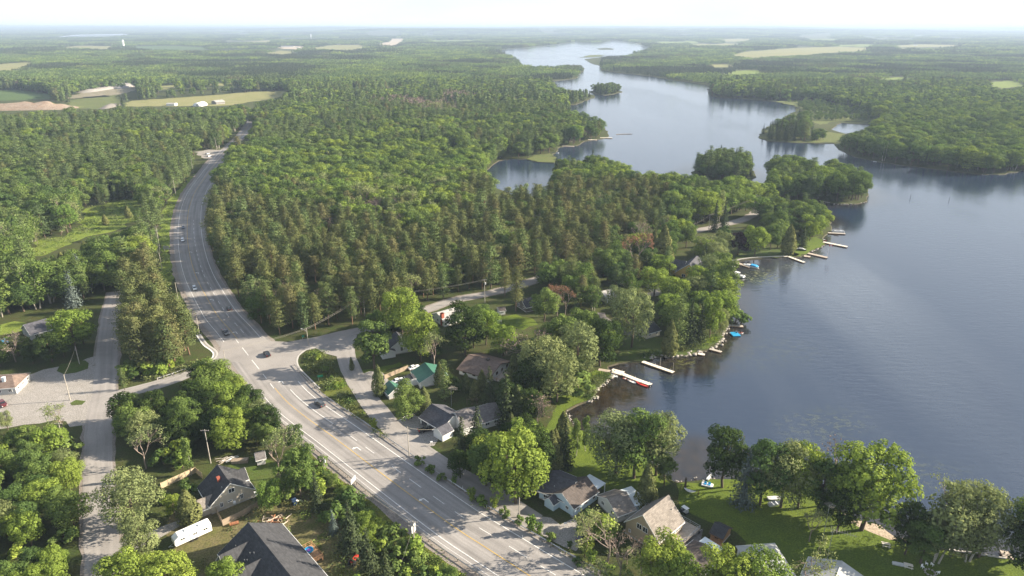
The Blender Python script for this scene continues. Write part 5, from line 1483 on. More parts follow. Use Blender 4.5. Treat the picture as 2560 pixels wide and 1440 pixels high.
lmx = np.array([G(*p[0]).x for p in LANDMARKS]); lmy = np.array([G(*p[0]).y for p in LANDMARKS])
LOOK = {'maple_bright': "bright green leafy tree", 'maple_mid': "mid green leafy tree", 'maple_dark': "dark green leafy tree", 'willow': "feathery grey-green tree", 'poplar': "slim pale poplar", 'birch': "slim several-stemmed tree",
        'red_pine': "olive brown pine", 'white_pine': "soft green pine", 'spruce': "dark spruce", 'fir': "slim dark spruce", 'cedar': "dense cedar", 'bare': "bare grey tree", 'rust': "rusty dying tree", 'half_bare': "half bare pale tree", 'sapling': "young leafy tree", 'bush': "low green bush",
        'blue_spruce': "blue-grey spruce"}
uu, vv, dep = project(X, Y, 0)
vis = (uu > -60) & (uu < 2620) & (vv > 60) & (vv < 1650)
size = np.where(vis, H / dep, 0)
single = np.zeros(len(X), bool)
LIMIT = {'pine_tree': 290, 'broadleaf_tree': 210, 'spruce_tree': 150, 'birch_tree': 60, 'bare_tree': 40, 'cedar_tree': 50, 'willow_tree': 40, 'shrub': 90, 'young_tree': 30}
kn = np.array([KIND[q] for q in K], dtype=object)
for nm, lim in LIMIT.items():
    idx = np.nonzero((kn == nm) & (size > 0))[0]
    idx = idx[np.argsort(-size[idx])][:lim]
    single[idx] = True
members = {}
for i in np.nonzero(single)[0]:
    j = int(np.argmin(np.hypot(lmx - X[i], lmy - Y[i])))
    members.setdefault((LOOK[K[i]], LANDMARKS[j][1]), []).append(i)
for (look, ph), ids in members.items():
    ids.sort(key=lambda i: uu[i])
    cols = min(3, len(ids))
    for c, part in enumerate(np.array_split(np.array(ids), cols)):
        part = sorted(part, key=lambda i: -vv[i])
        rows = min(3, len(part))
        for r_, grp in enumerate(np.array_split(np.array(part), rows)):
            row = {1: "", 2: ("front ", "rear ")[min(r_, 1)], 3: ("front ", "middle ", "rear ")[r_]}[rows]
            col = {1: "", 2: ("left", "right")[min(c, 1)], 3: ("left", "centre", "right")[c]}[cols]
            tail = (row + col).strip()
            for i in grp:
                plant(K[i], X[i], Y[i], -0.05, H[i], look + " " + ph + (", " + tail if tail else ""),
                      look.replace("bush", "bushe") + "s " + ph, (1.0 if RI[i] else (1.02 if 'pine' in K[i] else 1.1)) + 0.32 * _rot.rand())

def joined(trunk, crown, name):
    bmx = bpy.data.meshes.new(name)
    nv = [len(m.vertices) for m in (trunk, crown)]; nl = [len(m.loops) for m in (trunk, crown)]; nf = [len(m.polygons) for m in (trunk, crown)]
    co = []; li = []; ls = []; mi = []
    off = 0; loff = 0; moff = 0
    mats = []
    tint = []
    for m in (trunk, crown):
        a = np.empty(len(m.vertices) * 3); m.vertices.foreach_get('co', a); co.append(a)
        a = np.empty(len(m.loops), np.int32); m.loops.foreach_get('vertex_index', a); li.append(a + off)
        a = np.empty(len(m.polygons), np.int32); m.polygons.foreach_get('loop_start', a); ls.append(a + loff)
        a = np.empty(len(m.polygons), np.int32); m.polygons.foreach_get('material_index', a); mi.append(a + moff)
        t = np.full(len(m.polygons), 0.5, np.float32)
        if 'tint' in m.attributes:
            m.attributes['tint'].data.foreach_get('value', t)
        tint.append(t)
        off += len(m.vertices); loff += len(m.loops); moff += len(m.materials)
        mats += list(m.materials)
    bmx.vertices.add(off); bmx.loops.add(loff); bmx.polygons.add(sum(nf))
    bmx.vertices.foreach_set('co', np.concatenate(co)); bmx.loops.foreach_set('vertex_index', np.concatenate(li)); bmx.polygons.foreach_set('loop_start', np.concatenate(ls))
    for m in mats: bmx.materials.append(m)
    bmx.polygons.foreach_set('material_index', np.concatenate(mi))
    at = bmx.attributes.new('tint', 'FLOAT', 'FACE'); at.data.foreach_set('value', np.concatenate(tint))
    bmx.update(); bmx.validate()
    return bmx

def scatter(name, meshes, x, y, z, idx, scl, rot, label=None):
    """one object of stuff: instances of the meshes on points"""
    src = bpy.data.collections.new(name + "_models")
    for i, me in enumerate(meshes):
        o = bpy.data.objects.new("%s_model_%s" % (name, chr(97 + i // 26) + chr(97 + i % 26)), me)
        src.objects.link(o)
    pm = bpy.data.meshes.new(name)
    n = len(x)
    pm.vertices.add(n)
    pm.vertices.foreach_set('co', np.stack([x, y, z], 1).astype(np.float32).ravel())
    a = pm.attributes.new('pick', 'INT', 'POINT'); a.data.foreach_set('value', np.asarray(idx, np.int32))
    a = pm.attributes.new('size', 'FLOAT_VECTOR', 'POINT'); a.data.foreach_set('vector', np.asarray(scl, np.float32).ravel())
    a = pm.attributes.new('turn', 'FLOAT_VECTOR', 'POINT'); a.data.foreach_set('vector', np.stack([0 * rot, 0 * rot, rot], 1).astype(np.float32).ravel())
    o = link(name, pm)
    tag(o, kind='stuff', label=label)
    ng = bpy.data.node_groups.new(name, 'GeometryNodeTree')
    ng.interface.new_socket('Geometry', in_out='INPUT', socket_type='NodeSocketGeometry')
    ng.interface.new_socket('Geometry', in_out='OUTPUT', socket_type='NodeSocketGeometry')
    N = ng.nodes; L = ng.links
    gi = N.new('NodeGroupInput'); go = N.new('NodeGroupOutput')
    ci = N.new('GeometryNodeCollectionInfo'); ci.inputs['Collection'].default_value = src
    ci.inputs['Separate Children'].default_value = True; ci.inputs['Reset Children'].default_value = True
    ip = N.new('GeometryNodeInstanceOnPoints'); ip.inputs['Pick Instance'].default_value = True
    def attr(nm, tp):
        q = N.new('GeometryNodeInputNamedAttribute'); q.data_type = tp; q.inputs['Name'].default_value = nm
        return q.outputs[0]
    L.new(gi.outputs[0], ip.inputs['Points']); L.new(ci.outputs[0], ip.inputs['Instance'])
    L.new(attr('pick', 'INT'), ip.inputs['Instance Index'])
    er = N.new('FunctionNodeEulerToRotation'); L.new(attr('turn', 'FLOAT_VECTOR'), er.inputs[0]); L.new(er.outputs[0], ip.inputs['Rotation'])
    L.new(attr('size', 'FLOAT_VECTOR'), ip.inputs['Scale'])
    L.new(ip.outputs[0], go.inputs[0])
    md = o.modifiers.new('scatter', 'NODES'); md.node_group = ng
    return o

rest = ~single
for nm, kinds, lab in (("broadleaf_forest", ('maple_bright', 'maple_mid', 'maple_dark', 'willow', 'poplar', 'birch', 'bush', 'sapling', 'bare', 'rust', 'half_bare'), "unbroken leafy green forest between the highway, the lake and the fields"),
                       ("pine_forest", ('red_pine', 'white_pine', 'spruce', 'fir', 'cedar', 'blue_spruce'), "dark green conifers massed through the forest")):
    sel = rest & np.isin(K, kinds)
    idxs = np.nonzero(sel)[0]
    meshes = []; pos = {}
    pick = []; scl = []
    for i in idxs:
        key = K[i] if dep[i] < 1000 else LOD[K[i]]
        v = rs.randint(len(T[key]))
        if key == 'far_leaf': v = 3 if K[i] == 'maple_bright' else rs.randint(3)
        if key == 'far_pine': v = 2 if K[i] == 'white_pine' else rs.randint(2)
        tk, cr, h0_, r0_ = T[key][v]
        q = pos.get((key, v))
        if q is None:
            q = pos[(key, v)] = len(meshes)
            meshes.append(joined(tk, cr, nm))
        pick.append(q)
        s = H[i] / h0_
        w = s * ((1.0 if 'pine' in K[i] and dep[i] < 520 else 1.1) + 0.35 * rs.rand())
        scl.append((w, w, s))
    scatter(nm, meshes, X[idxs], Y[idxs], np.full(len(idxs), -0.05), pick, np.array(scl), rs.rand(len(idxs)) * 6.28, lab)

# ---- far woods: blocks of small trees out to the horizon
def block(seed, kinds, m, n=40, size=62.0):
    rs_ = np.random.RandomState(seed)
    cd = Cards(rs_)
    for i in range(n):
        c = np.array([(rs_.rand() - 0.5) * size, (rs_.rand() - 0.5) * size, 0])
        h = 12 + 7 * rs_.rand(); t0 = rs_.rand()
        if rs_.rand() < kinds:     # pointed
            k = 26
            t = rs_.rand(k); a = rs_.rand(k) * 6.283; r = 3.0 * (1 - t) + 0.3
            P = c + np.stack([np.cos(a) * r, np.sin(a) * r, h * (0.12 + 0.88 * t)], 1)
            nr = np.stack([np.cos(a), np.sin(a), 0.5 + 0 * a], 1)
        else:
            k = 34
            d = unit(rs_.normal(size=(k, 3))); d[:, 2] = np.abs(d[:, 2]) * 1.2 - 0.25
            kn_ = unit(rs_.normal(size=(6, 3)))
            d = unit(d + 0.5 * kn_[np.argmax(d @ kn_.T, axis=1)])
            P = c + np.array([0, 0, h * 0.58]) + d * np.array([5.0, 5.0, h * 0.42]) * (0.8 + 0.25 * rs_.rand(k))[:, None]
            nr = d
        cd.add(P, nr + rs_.normal(size=(k, 3)) * 0.4, 2.7 * (0.7 + 0.6 * rs_.rand(k)), 0.65 * t0 + 0.35 * rs_.rand(k))
    return cards_mesh('far_wood', cd, M[m], 0.85)
BL = [block(301, 0.05, 'leaf_mid'), block(302, 0.10, 'leaf_mid'), block(303, 0.15, 'leaf_mid'), block(304, 0.05, 'leaf_bright'), block(305, 0.8, 'needle_white_pine'), block(306, 0.85, 'needle_spruce'), block(307, 0.6, 'needle_pine'), block(308, 0.4, 'leaf_dark')]
bx = []; by = []; bp_ = []; bs_ = []
FAR_SIGHT = [s for s in SIGHT[:5]] + FIELDS
for ya, yb, s, sc in ((N_FAR_INDIVIDUAL - 10, 3200, 30, 0.62), (3200, 7000, 50, 0.95), (7000, 13000, 95, 1.6), (13000, 23000, 190, 3.0)):
    gx, gy = np.meshgrid(np.arange(-0.86 * yb, 0.86 * yb, s), np.arange(ya, yb, s))
    x = gx.ravel() + (rs.rand(gx.size) - 0.5) * s * 0.7; y = gy.ravel() + (rs.rand(gx.size) - 0.5) * s * 0.7
    k = np.abs(x) < 0.80 * y + 60
    x, y = x[k], y[k]
    ok = np.ones(len(x), bool)
    half = 31 * sc * 0.85
    for ox, oy in ((0, 0), (half, 0), (-half, 0), (0, half), (0, -half)):
        ok &= ~in_water(x + ox, y + oy)
    u0, v0, _ = project(x, y, 0); u1, v1, _ = project(x, y, 15 * min(sc, 1.2)); ul, vl, _ = project(x - half, y, 6); ur, vr, _ = project(x + half, y, 6); u2, v2, _ = project(x, y - half, 0)
    for sg in FAR_SIGHT:
        for a, b in ((u0, v0), (u1, v1), (ul, vl), (ur, vr), (u2, v2)):
            ok &= ~inside(a, b, sg)
    # scattered openings far out
    op = vnoise(x, y * 0.6, 420, 9)
    ok &= ~((op > 0.80) & (y > 3400) & (x < 1500)) & ~((op > 0.86) & (y > 2600) & (x >= 1500))
    x, y = x[ok], y[ok]
    n1 = 0.55 * vnoise(x, y, 260, 5) + 0.45 * vnoise(x, y, 90, 6)
    r = rs.rand(len(x))
    p = np.where(n1 > 0.62, 5, np.where(n1 > 0.54, np.where(r < 0.5, 4, 7), np.where(n1 > 0.48, np.where(r < 0.5, 6, 2), np.where(r < 0.4, 0, np.where(r < 0.75, 1, 3)))))
    bx.append(x); by.append(y); bp_.append(p)
    hh = np.full((len(x), 3), sc); hh[:, 2] = min(sc, 1.1) * (0.85 + 0.4 * rs.rand(len(x)))
    bs_.append(hh)
x = np.concatenate(bx); y = np.concatenate(by)
scatter("distant_forest", BL, x, y, height(x, y) - 0.3, np.concatenate(bp_), np.concatenate(bs_), rs.randint(0, 4, len(x)) * 1.5708 + rs.rand(len(x)) * 0.4, "hazy distant forest reaching to the horizon")
print("trees", len(HERO), single.sum(), rest.sum(), "blocks", len(x))
# ------------------------------------------------------------------ materials of built things
def roof_mat(name, col, ridge=0.35):
    """shingle courses: fine rows as relief and grain"""
    m, n, l = new_mat(name)
    out = n.new("ShaderNodeOutputMaterial"); bs = n.new("ShaderNodeBsdfPrincipled"); l.new(bs.outputs[0], out.inputs['Surface'])
    tc = n.new("ShaderNodeTexCoord")
    br = n.new("ShaderNodeTexBrick")
    br.inputs['Scale'].default_value = 1.0; br.inputs['Brick Width'].default_value = 0.9; br.inputs['Row Height'].default_value = 0.28; br.inputs['Mortar Size'].default_value = 0.012
    br.inputs['Color1'].default_value = (*[c * 0.82 for c in col], 1); br.inputs['Color2'].default_value = (*[min(1, c * 1.18) for c in col], 1); br.inputs['Mortar'].default_value = (*[c * 0.6 for c in col], 1)
    l.new(tc.outputs['Object'], br.inputs['Vector'])
    nz = n.new("ShaderNodeTexNoise"); nz.inputs['Scale'].default_value = 0.9; nz.inputs['Detail'].default_value = 6; nz.inputs['Roughness'].default_value = 0.7
    l.new(tc.outputs['Object'], nz.inputs['Vector'])
    mr = n.new("ShaderNodeMapRange"); mr.inputs['From Min'].default_value = 0.3; mr.inputs['From Max'].default_value = 0.7; mr.inputs['To Min'].default_value = 0.75; mr.inputs['To Max'].default_value = 1.25
    l.new(nz.outputs['Fac'], mr.inputs['Value'])
    hs = n.new("ShaderNodeHueSaturation"); l.new(br.outputs['Color'], hs.inputs['Color']); l.new(mr.outputs[0], hs.inputs['Value'])
    l.new(hs.outputs[0], bs.inputs['Base Color']); bs.inputs['Roughness'].default_value = 0.85; bs.inputs['Specular IOR Level'].default_value = 0.2
    return m

def siding_mat(name, col):
    """horizontal lap siding"""
    m, n, l = new_mat(name)
    out = n.new("ShaderNodeOutputMaterial"); bs = n.new("ShaderNodeBsdfPrincipled"); l.new(bs.outputs[0], out.inputs['Surface'])
    tc = n.new("ShaderNodeTexCoord"); sp = n.new("ShaderNodeSeparateXYZ"); l.new(tc.outputs['Object'], sp.inputs[0])
    k = n.new("ShaderNodeMath"); k.operation = 'FRACT'; q = n.new("ShaderNodeMath"); q.operation = 'MULTIPLY'; q.inputs[1].default_value = 5.0
    l.new(sp.outputs['Z'], q.inputs[0]); l.new(q.outputs[0], k.inputs[0])
    nz = n.new("ShaderNodeTexNoise"); nz.inputs['Scale'].default_value = 0.7; nz.inputs['Detail'].default_value = 4; l.new(tc.outputs['Object'], nz.inputs['Vector'])
    mr = n.new("ShaderNodeMapRange"); mr.inputs['To Min'].default_value = 0.86; mr.inputs['To Max'].default_value = 1.1; l.new(nz.outputs['Fac'], mr.inputs['Value'])
    hs = n.new("ShaderNodeHueSaturation"); hs.inputs['Color'].default_value = (*col, 1); l.new(mr.outputs[0], hs.inputs['Value'])
    l.new(hs.outputs[0], bs.inputs['Base Color']); bs.inputs['Roughness'].default_value = 0.6
    bp = n.new("ShaderNodeBump"); bp.inputs['Strength'].default_value = 0.5; bp.inputs['Distance'].default_value = 0.03; l.new(k.outputs[0], bp.inputs['Height']); l.new(bp.outputs[0], bs.inputs['Normal'])
    return m

M['roof_black'] = roof_mat('roof_black', (0.052, 0.053, 0.058)); M['roof_grey'] = roof_mat('roof_grey', (0.150, 0.138, 0.135)); M['roof_brown'] = roof_mat('roof_brown', (0.165, 0.122, 0.102))
M['roof_slate'] = roof_mat('roof_slate', (0.075, 0.075, 0.088)); M['roof_pale'] = roof_mat('roof_pale', (0.34, 0.33, 0.32)); M['roof_taupe'] = roof_mat('roof_taupe', (0.205, 0.182, 0.162)); M['roof_dkbrown'] = roof_mat('roof_dkbrown', (0.088, 0.074, 0.068))
M['metal_green'] = mat('metal_green', (0.045, 0.135, 0.098), 0.45, 0.12, 0.8, spec=0.5); M['metal_grey'] = mat('metal_grey', (0.36, 0.37, 0.37), 0.45, 0.1, 0.8, spec=0.5); M['metal_white'] = mat('metal_white', (0.62, 0.68, 0.72), 0.45, 0.06, 0.8)
M['wall_white'] = siding_mat('wall_white', (0.72, 0.72, 0.70)); M['wall_beige'] = siding_mat('wall_beige', (0.46, 0.41, 0.33)); M['wall_tan'] = siding_mat('wall_tan', (0.40, 0.32, 0.22)); M['wall_blue'] = siding_mat('wall_blue', (0.50, 0.62, 0.70))
M['wall_yellow'] = siding_mat('wall_yellow', (0.55, 0.36, 0.10)); M['wall_grey'] = siding_mat('wall_grey', (0.42, 0.43, 0.43)); M['wall_dark'] = siding_mat('wall_dark', (0.16, 0.15, 0.14)); M['wall_wood'] = siding_mat('wall_wood', (0.34, 0.20, 0.10)); M['wall_cream'] = siding_mat('wall_cream', (0.62, 0.56, 0.45))
M['trim'] = mat('trim', (0.75, 0.75, 0.73), 0.5, 0.05, 2); M['trim_brown'] = mat('trim_brown', (0.14, 0.085, 0.06), 0.6, 0.1, 2); M['pane'] = mat('pane', (0.02, 0.025, 0.03), 0.08, 0.1, 1, spec=0.8); M['door'] = mat('door', (0.30, 0.33, 0.36), 0.5, 0.1, 1)
M['brick'] = mat('brick', (0.30, 0.085, 0.055), 0.85, 0.3, 6); M['deck'] = mat('deck', (0.40, 0.34, 0.28), 0.8, 0.2, 2.5); M['deck_wood'] = mat('deck_wood', (0.36, 0.20, 0.10), 0.8, 0.25, 2.5); M['fence_wood'] = mat('fence_wood', (0.33, 0.26, 0.19), 0.85, 0.25, 2.5)
M['fence_new'] = mat('fence_new', (0.46, 0.37, 0.25), 0.8, 0.2, 2.5); M['pole_wood'] = mat('pole_wood', (0.36, 0.33, 0.29), 0.85, 0.2, 2.0); M['galv'] = mat('galv', (0.42, 0.43, 0.44), 0.45, 0.12, 1.5, metal=0.6); M['wire'] = mat('wire', (0.30, 0.28, 0.24), 0.5, 0.1, 1)
M['sign_back'] = mat('sign_back', (0.44, 0.45, 0.45), 0.5, 0.08, 0.8); M['sign_green'] = mat('sign_green', (0.02, 0.22, 0.12), 0.5, 0.06, 1); M['white'] = mat('white', (0.80, 0.80, 0.79), 0.4, 0.04, 1); M['black'] = mat('black', (0.015, 0.015, 0.017), 0.5, 0.1, 1)
M['tyre'] = mat('tyre', (0.02, 0.02, 0.02), 0.9, 0.1, 3); M['glass'] = mat('glass', (0.015, 0.02, 0.025), 0.05, 0.1, 1, spec=0.8); M['lamp'] = mat('lamp', (0.75, 0.76, 0.78), 0.15, 0.03, 1); M['lamp_red'] = mat('lamp_red', (0.35, 0.01, 0.01), 0.2, 0.03, 1)
M['rock'] = mat('rock', (0.33, 0.30, 0.27), 0.9, 0.3, 1.2); M['blue_plastic'] = mat('blue_plastic', (0.02, 0.27, 0.50), 0.5, 0.06, 1); M['canvas_blue'] = mat('canvas_blue', (0.02, 0.24, 0.50), 0.7, 0.08, 1); M['red_plastic'] = mat('red_plastic', (0.50, 0.05, 0.035), 0.4, 0.08, 1)
M['rust'] = mat('rust', (0.28, 0.12, 0.06), 0.8, 0.3, 2); M['canopy_dark'] = mat('canopy_dark', (0.02, 0.022, 0.03), 0.7, 0.1, 1); M['hull_red'] = mat('hull_red', (0.30, 0.10, 0.07), 0.5, 0.15, 1); M['log'] = mat('log', (0.31, 0.25, 0.19), 0.85, 0.3, 3); M['fabric'] = mat('fabric', (0.55, 0.56, 0.56), 0.8, 0.06, 1)
def paint(name, col):
    M[name] = mat(name, col, 0.25, 0.03, 1, spec=0.5, coat=0.6)
paint('car_black', (0.012, 0.012, 0.014)); paint('car_white', (0.78, 0.79, 0.80)); paint('car_silver', (0.45, 0.50, 0.54)); paint('car_grey', (0.045, 0.05, 0.055)); paint('car_red', (0.10, 0.012, 0.012)); paint('car_blue', (0.02, 0.04, 0.09)); paint('boat_white', (0.80, 0.81, 0.82)); paint('boat_navy', (0.02, 0.035, 0.07)); paint('boat_red', (0.52, 0.06, 0.04))

# ------------------------------------------------------------------ houses: a ridge seen from the air gives place, length and heading
def ring(mb, w, h, t, d):
    """window frame in the local x,z plane, outer w x h, bar t, depth d (towards -y)"""
    for x0, x1, z0, z1 in ((-w / 2, w / 2, h / 2 - t, h / 2), (-w / 2, w / 2, -h / 2, -h / 2 + t), (-w / 2, -w / 2 + t, -h / 2 + t, h / 2 - t), (w / 2 - t, w / 2, -h / 2 + t, h / 2 - t), (-t * 0.35, t * 0.35, -h / 2 + t, h / 2 - t)):
        mb.box(x0, x1, -d, 0.0, z0, z1)

def add_window(root, M4, w=1.2, h=1.2, trim='trim', name='window'):
    f = MB(); ring(f, w, h, 0.11, 0.08)
    o = f.build(name, M[trim], root); o.matrix_local = M4
    p = MB(); p.box(-w / 2 + 0.1, w / 2 - 0.1, -0.035, -0.005, -h / 2 + 0.1, h / 2 - 0.1)
    q = p.build('pane', M['pane'], o)
    return o

def side_matrix(side, L, hw, pos, z):
    """places a window/door on a wall of the local house frame: x along the ridge, y across"""
    if side == 'e0': return Matrix.Translation((-L / 2, pos, z)) @ Matrix.Rotation(math.radians(-90), 4, 'Z')
    if side == 'e1': return Matrix.Translation((L / 2, pos, z)) @ Matrix.Rotation(math.radians(90), 4, 'Z')
    if side == 's0': return Matrix.Translation((pos, -hw, z))
    return Matrix.Translation((pos, hw, z)) @ Matrix.Rotation(math.pi, 4, 'Z')

def gable(root, L, hw, h, zr, wall, roof, oh=0.45, hip=0.0, trim='trim', off=(0, 0), rot=0.0, th=0.16, suffix=True, eave2=None):
    """walls and roof of one block, ridge along local x"""
    Mx = Matrix.Translation((off[0], off[1], 0)) @ Matrix.Rotation(rot, 4, 'Z')
    e = Mx.to_euler().z
    w = MB()
    zt = zr - th - 0.02
    if hip:
        w.box(-L / 2, L / 2, -hw, hw, 0, h, Mx)
    else:
        prof = [(-hw, 0), (hw, 0), (hw, h), (0, zt), (-hw, h)]
        R = Matrix.Rotation(math.radians(90), 4, 'Z')
        w.prism(prof, -L / 2, L / 2, Mx @ R)
    wo = w.build('wall', M[wall], root)
    sl = (zr - h) / hw
    r = MB()
    x0, x1 = -L / 2 - oh * 0.7, L / 2 + oh * 0.7
    ye = hw + oh; ze = h - sl * oh
    hx = hip
    for s in (-1, 1):
        a = [(x0, s * ye, ze), (x1, s * ye, ze), (x1 - hx, 0, zr), (x0 + hx, 0, zr)]
        b = [(p[0], p[1], p[2] - th) for p in a]
        q = [tuple(Mx @ Vector(p)) for p in a + b]
        fs_ = [(0, 1, 2, 3), (7, 6, 5, 4), (0, 4, 5, 1), (1, 5, 6, 2), (3, 2, 6, 7), (0, 3, 7, 4)]
        r.faces(q, fs_ if s < 0 else [f[::-1] for f in fs_])
    if hip:
        for s, xx in ((-1, x0), (1, x1)):
            a = [(xx, -ye, ze), (xx, ye, ze), (xx - s * hx, 0, zr)]
            b = [(p[0], p[1], p[2] - th) for p in a]
            q = [tuple(Mx @ Vector(p)) for p in a + b]
            fs_ = [(2, 1, 0), (3, 4, 5), (0, 1, 4, 3)]
            r.faces(q, fs_ if s < 0 else [f[::-1] for f in fs_])
    ro = r.build('roof', M[roof], root)
    cap = MB(); cap.tube([tuple(Mx @ Vector((x0 + hx, 0, zr + 0.01))), tuple(Mx @ Vector((x1 - hx, 0, zr + 0.01)))], 0.09, 5)
    cap.build('ridge_cap', M[roof], ro)
    fa = MB()
    for s in (-1, 1):
        fa.box(x0, x1, s * ye - 0.02 if s > 0 else s * ye - 0.10, s * ye + 0.10 if s > 0 else s * ye + 0.02, ze - th - 0.10, ze - 0.03, Mx)
    if not hip:
        for xx, sg in ((x0, -1), (x1, 1)):
            for s in (-1, 1):
                a = [(xx, s * ye, ze - 0.03), (xx, 0, zr - 0.03), (xx, 0, zr - th - 0.10), (xx, s * ye, ze - th - 0.10)]
                b = [(p[0] + sg * 0.05, p[1], p[2]) for p in a]
                q = [tuple(Mx @ Vector(p)) for p in a + b]
                fs_ = [(0, 1, 2, 3), (7, 6, 5, 4), (0, 4, 5, 1), (1, 5, 6, 2), (2, 6, 7, 3), (3, 7, 4, 0)]
                fa.faces(q, fs_)
    fa.build('fascia', M[trim], root)
    return wo, ro

HOUSES = {}
def house(name, label, r0, r1, zr, hw, h, wall, roof, cat='house', hip=0.0, trim='trim', ext=(0, 0), wins=(), door=None, chimney=None, vents=0, oh=0.45, zbase=None, auto=True):
    """r0, r1: survey pixels of the ridge's ends at height zr"""
    A = G(*r0, zr); B = G(*r1, zr)
    d = Vector((B.x - A.x, B.y - A.y, 0)); L = d.length; d.normalize()
    c = (A + B) / 2 + d * (ext[1] - ext[0]) / 2
    L = L + ext[0] + ext[1] - 0.7 * oh * 2
    if hip: L = L + 2 * hip
    rz = math.atan2(d.y, d.x)
    t = thing(name, label, cat, (c.x, c.y, 0), rz)
    wo, ro = gable(t, L, hw, h, zr, wall, roof, oh, hip, trim)
    fnd = MB(); fnd.box(-L / 2 - 0.04, L / 2 + 0.04, -hw - 0.04, hw + 0.04, -0.3, 0.35); fnd.build('foundation', M['concrete'], t)
    if auto:
        for side, ln in (('s0', L), ('s1', L), ('e0', 2 * hw), ('e1', 2 * hw)):
            n = max(1, int(ln / 3.4))
            for i in range(n):
                p = -ln / 2 + ln * (i + 0.5) / n
                add_window(t, side_matrix(side, L, hw, p, 1.65 if h < 3.4 else 1.9), 1.25, 1.15, trim)
    for side, p, z, w, hh in wins:
        add_window(t, side_matrix(side, L, hw, p, z), w, hh, trim)
    if door:
        side, p, w, hh, col = door
        dm = MB(); dm.box(-w / 2, w / 2, -0.10, -0.01, -hh / 2, hh / 2)
        o = dm.build('door', M[col], t); o.matrix_local = side_matrix(side, L, hw, p, hh / 2 + 0.05)
        if w < 1.6:
            hd = MB(); hd.box(w / 2 - 0.16, w / 2 - 0.08, -0.15, -0.09, -0.03, 0.03); hd.build('handle', M['galv'], o)
    if chimney:
        x, y, zt, s, mt = chimney
        cb = MB(); cb.box(x - s / 2, x + s / 2, y - s / 2, y + s / 2, h * 0.9, zt); cb.box(x - s / 2 - 0.08, x + s / 2 + 0.08, y - s / 2 - 0.08, y + s / 2 + 0.08, zt - 0.15, zt + 0.06)
        cb.build('chimney', M[mt], ro)
    rsv = np.random.RandomState(int(abs(r0[0])))
    for i in range(vents):
        x = L * (rsv.rand() - 0.5) * 0.8; y = -hw * (0.25 + 0.4 * rsv.rand())
        z = zr - (zr - h) * abs(y) / hw
        vb = MB(); vb.tube([(x, y, z - 0.1), (x, y, z + 0.5)], 0.09, 6); vb.build('vent_pipe', M['galv'], ro)
    HOUSES[label[:12]] = t
    return t, L, hw

def deck(root, x0, x1, y0, y1, z, mt='deck', rail='trim', sides=('x1', 'y0')):
    b = MB(); b.box(x0, x1, y0, y1, z - 0.15, z); d = b.build('deck', M[mt], root)
    s = MB()
    for x in (x0 + 0.15, x1 - 0.15):
        for y in (y0 + 0.15, y1 - 0.15):
            s.box(x - 0.08, x + 0.08, y - 0.08, y + 0.08, -0.2, z - 0.15)
    s.build('deck_frame', M[mt], d)
    r = MB()
    def run(a, b_):
        n = max(1, int((Vector(b_) - Vector(a)).length / 1.5))
        for i in range(n + 1):
            p = Vector(a).lerp(Vector(b_), i / n)
            r.box(p.x - 0.05, p.x + 0.05, p.y - 0.05, p.y + 0.05, z, z + 1.0)
        r.tube([(a[0], a[1], z + 1.0), (b_[0], b_[1], z + 1.0)], 0.06, 4); r.tube([(a[0], a[1], z + 0.5), (b_[0], b_[1], z + 0.5)], 0.035, 4)
    if 'x0' in sides: run((x0 + .05, y0, 0), (x0 + .05, y1, 0))
    if 'x1' in sides: run((x1 - .05, y0, 0), (x1 - .05, y1, 0))
    if 'y0' in sides: run((x0, y0 + .05, 0), (x1, y0 + .05, 0))
    if 'y1' in sides: run((x0, y1 - .05, 0), (x1, y1 - .05, 0))
    r.build('deck_railing', M[rail], d)
    return d

# beige house with dark roof
t, L, hw = house('house', "beige gabled house with steep dark roof and board fence below the highway", (543, 1161), (575, 1208), 7.4, 5.6, 3.0, 'wall_beige', 'roof_black', auto=False, vents=1, chimney=(0.5, -1.6, 7.3, 0.7, 'brick'),
                 wins=[('e1', 0.1, 4.9, 1.6, 1.4), ('e1', -2.9, 1.7, 0.9, 1.5), ('e1', -0.7, 1.9, 1.2, 0.6), ('e1', 2.4, 1.9, 0.9, 1.5), ('s0', -2.5, 1.7, 1.3, 1.2), ('s0', 2.0, 1.7, 1.3, 1.2), ('s1', -3.5, 1.7, 1.2, 1.2), ('e0', 0, 1.8, 1.4, 1.3)], door=('s1', 0.5, 1.0, 2.1, 'door'))
gable(t, 3.6, 2.3, 3.9, 6.1, 'wall_grey', 'roof_black', 0.3, 0, 'trim', (-1.2, 3.9), math.radians(90))
gable(t, 4.6, 2.2, 2.4, 4.1, 'wall_beige', 'roof_taupe', 0.3, 0, 'trim', (L / 2 - 2.6, -5.6), math.radians(90))
ac = MB(); ac.box(L / 2 - 1.2, L / 2 - 0.2, 5.8, 6.8, 0.0, 0.95); ac.build('air_conditioner', M['white'], t)
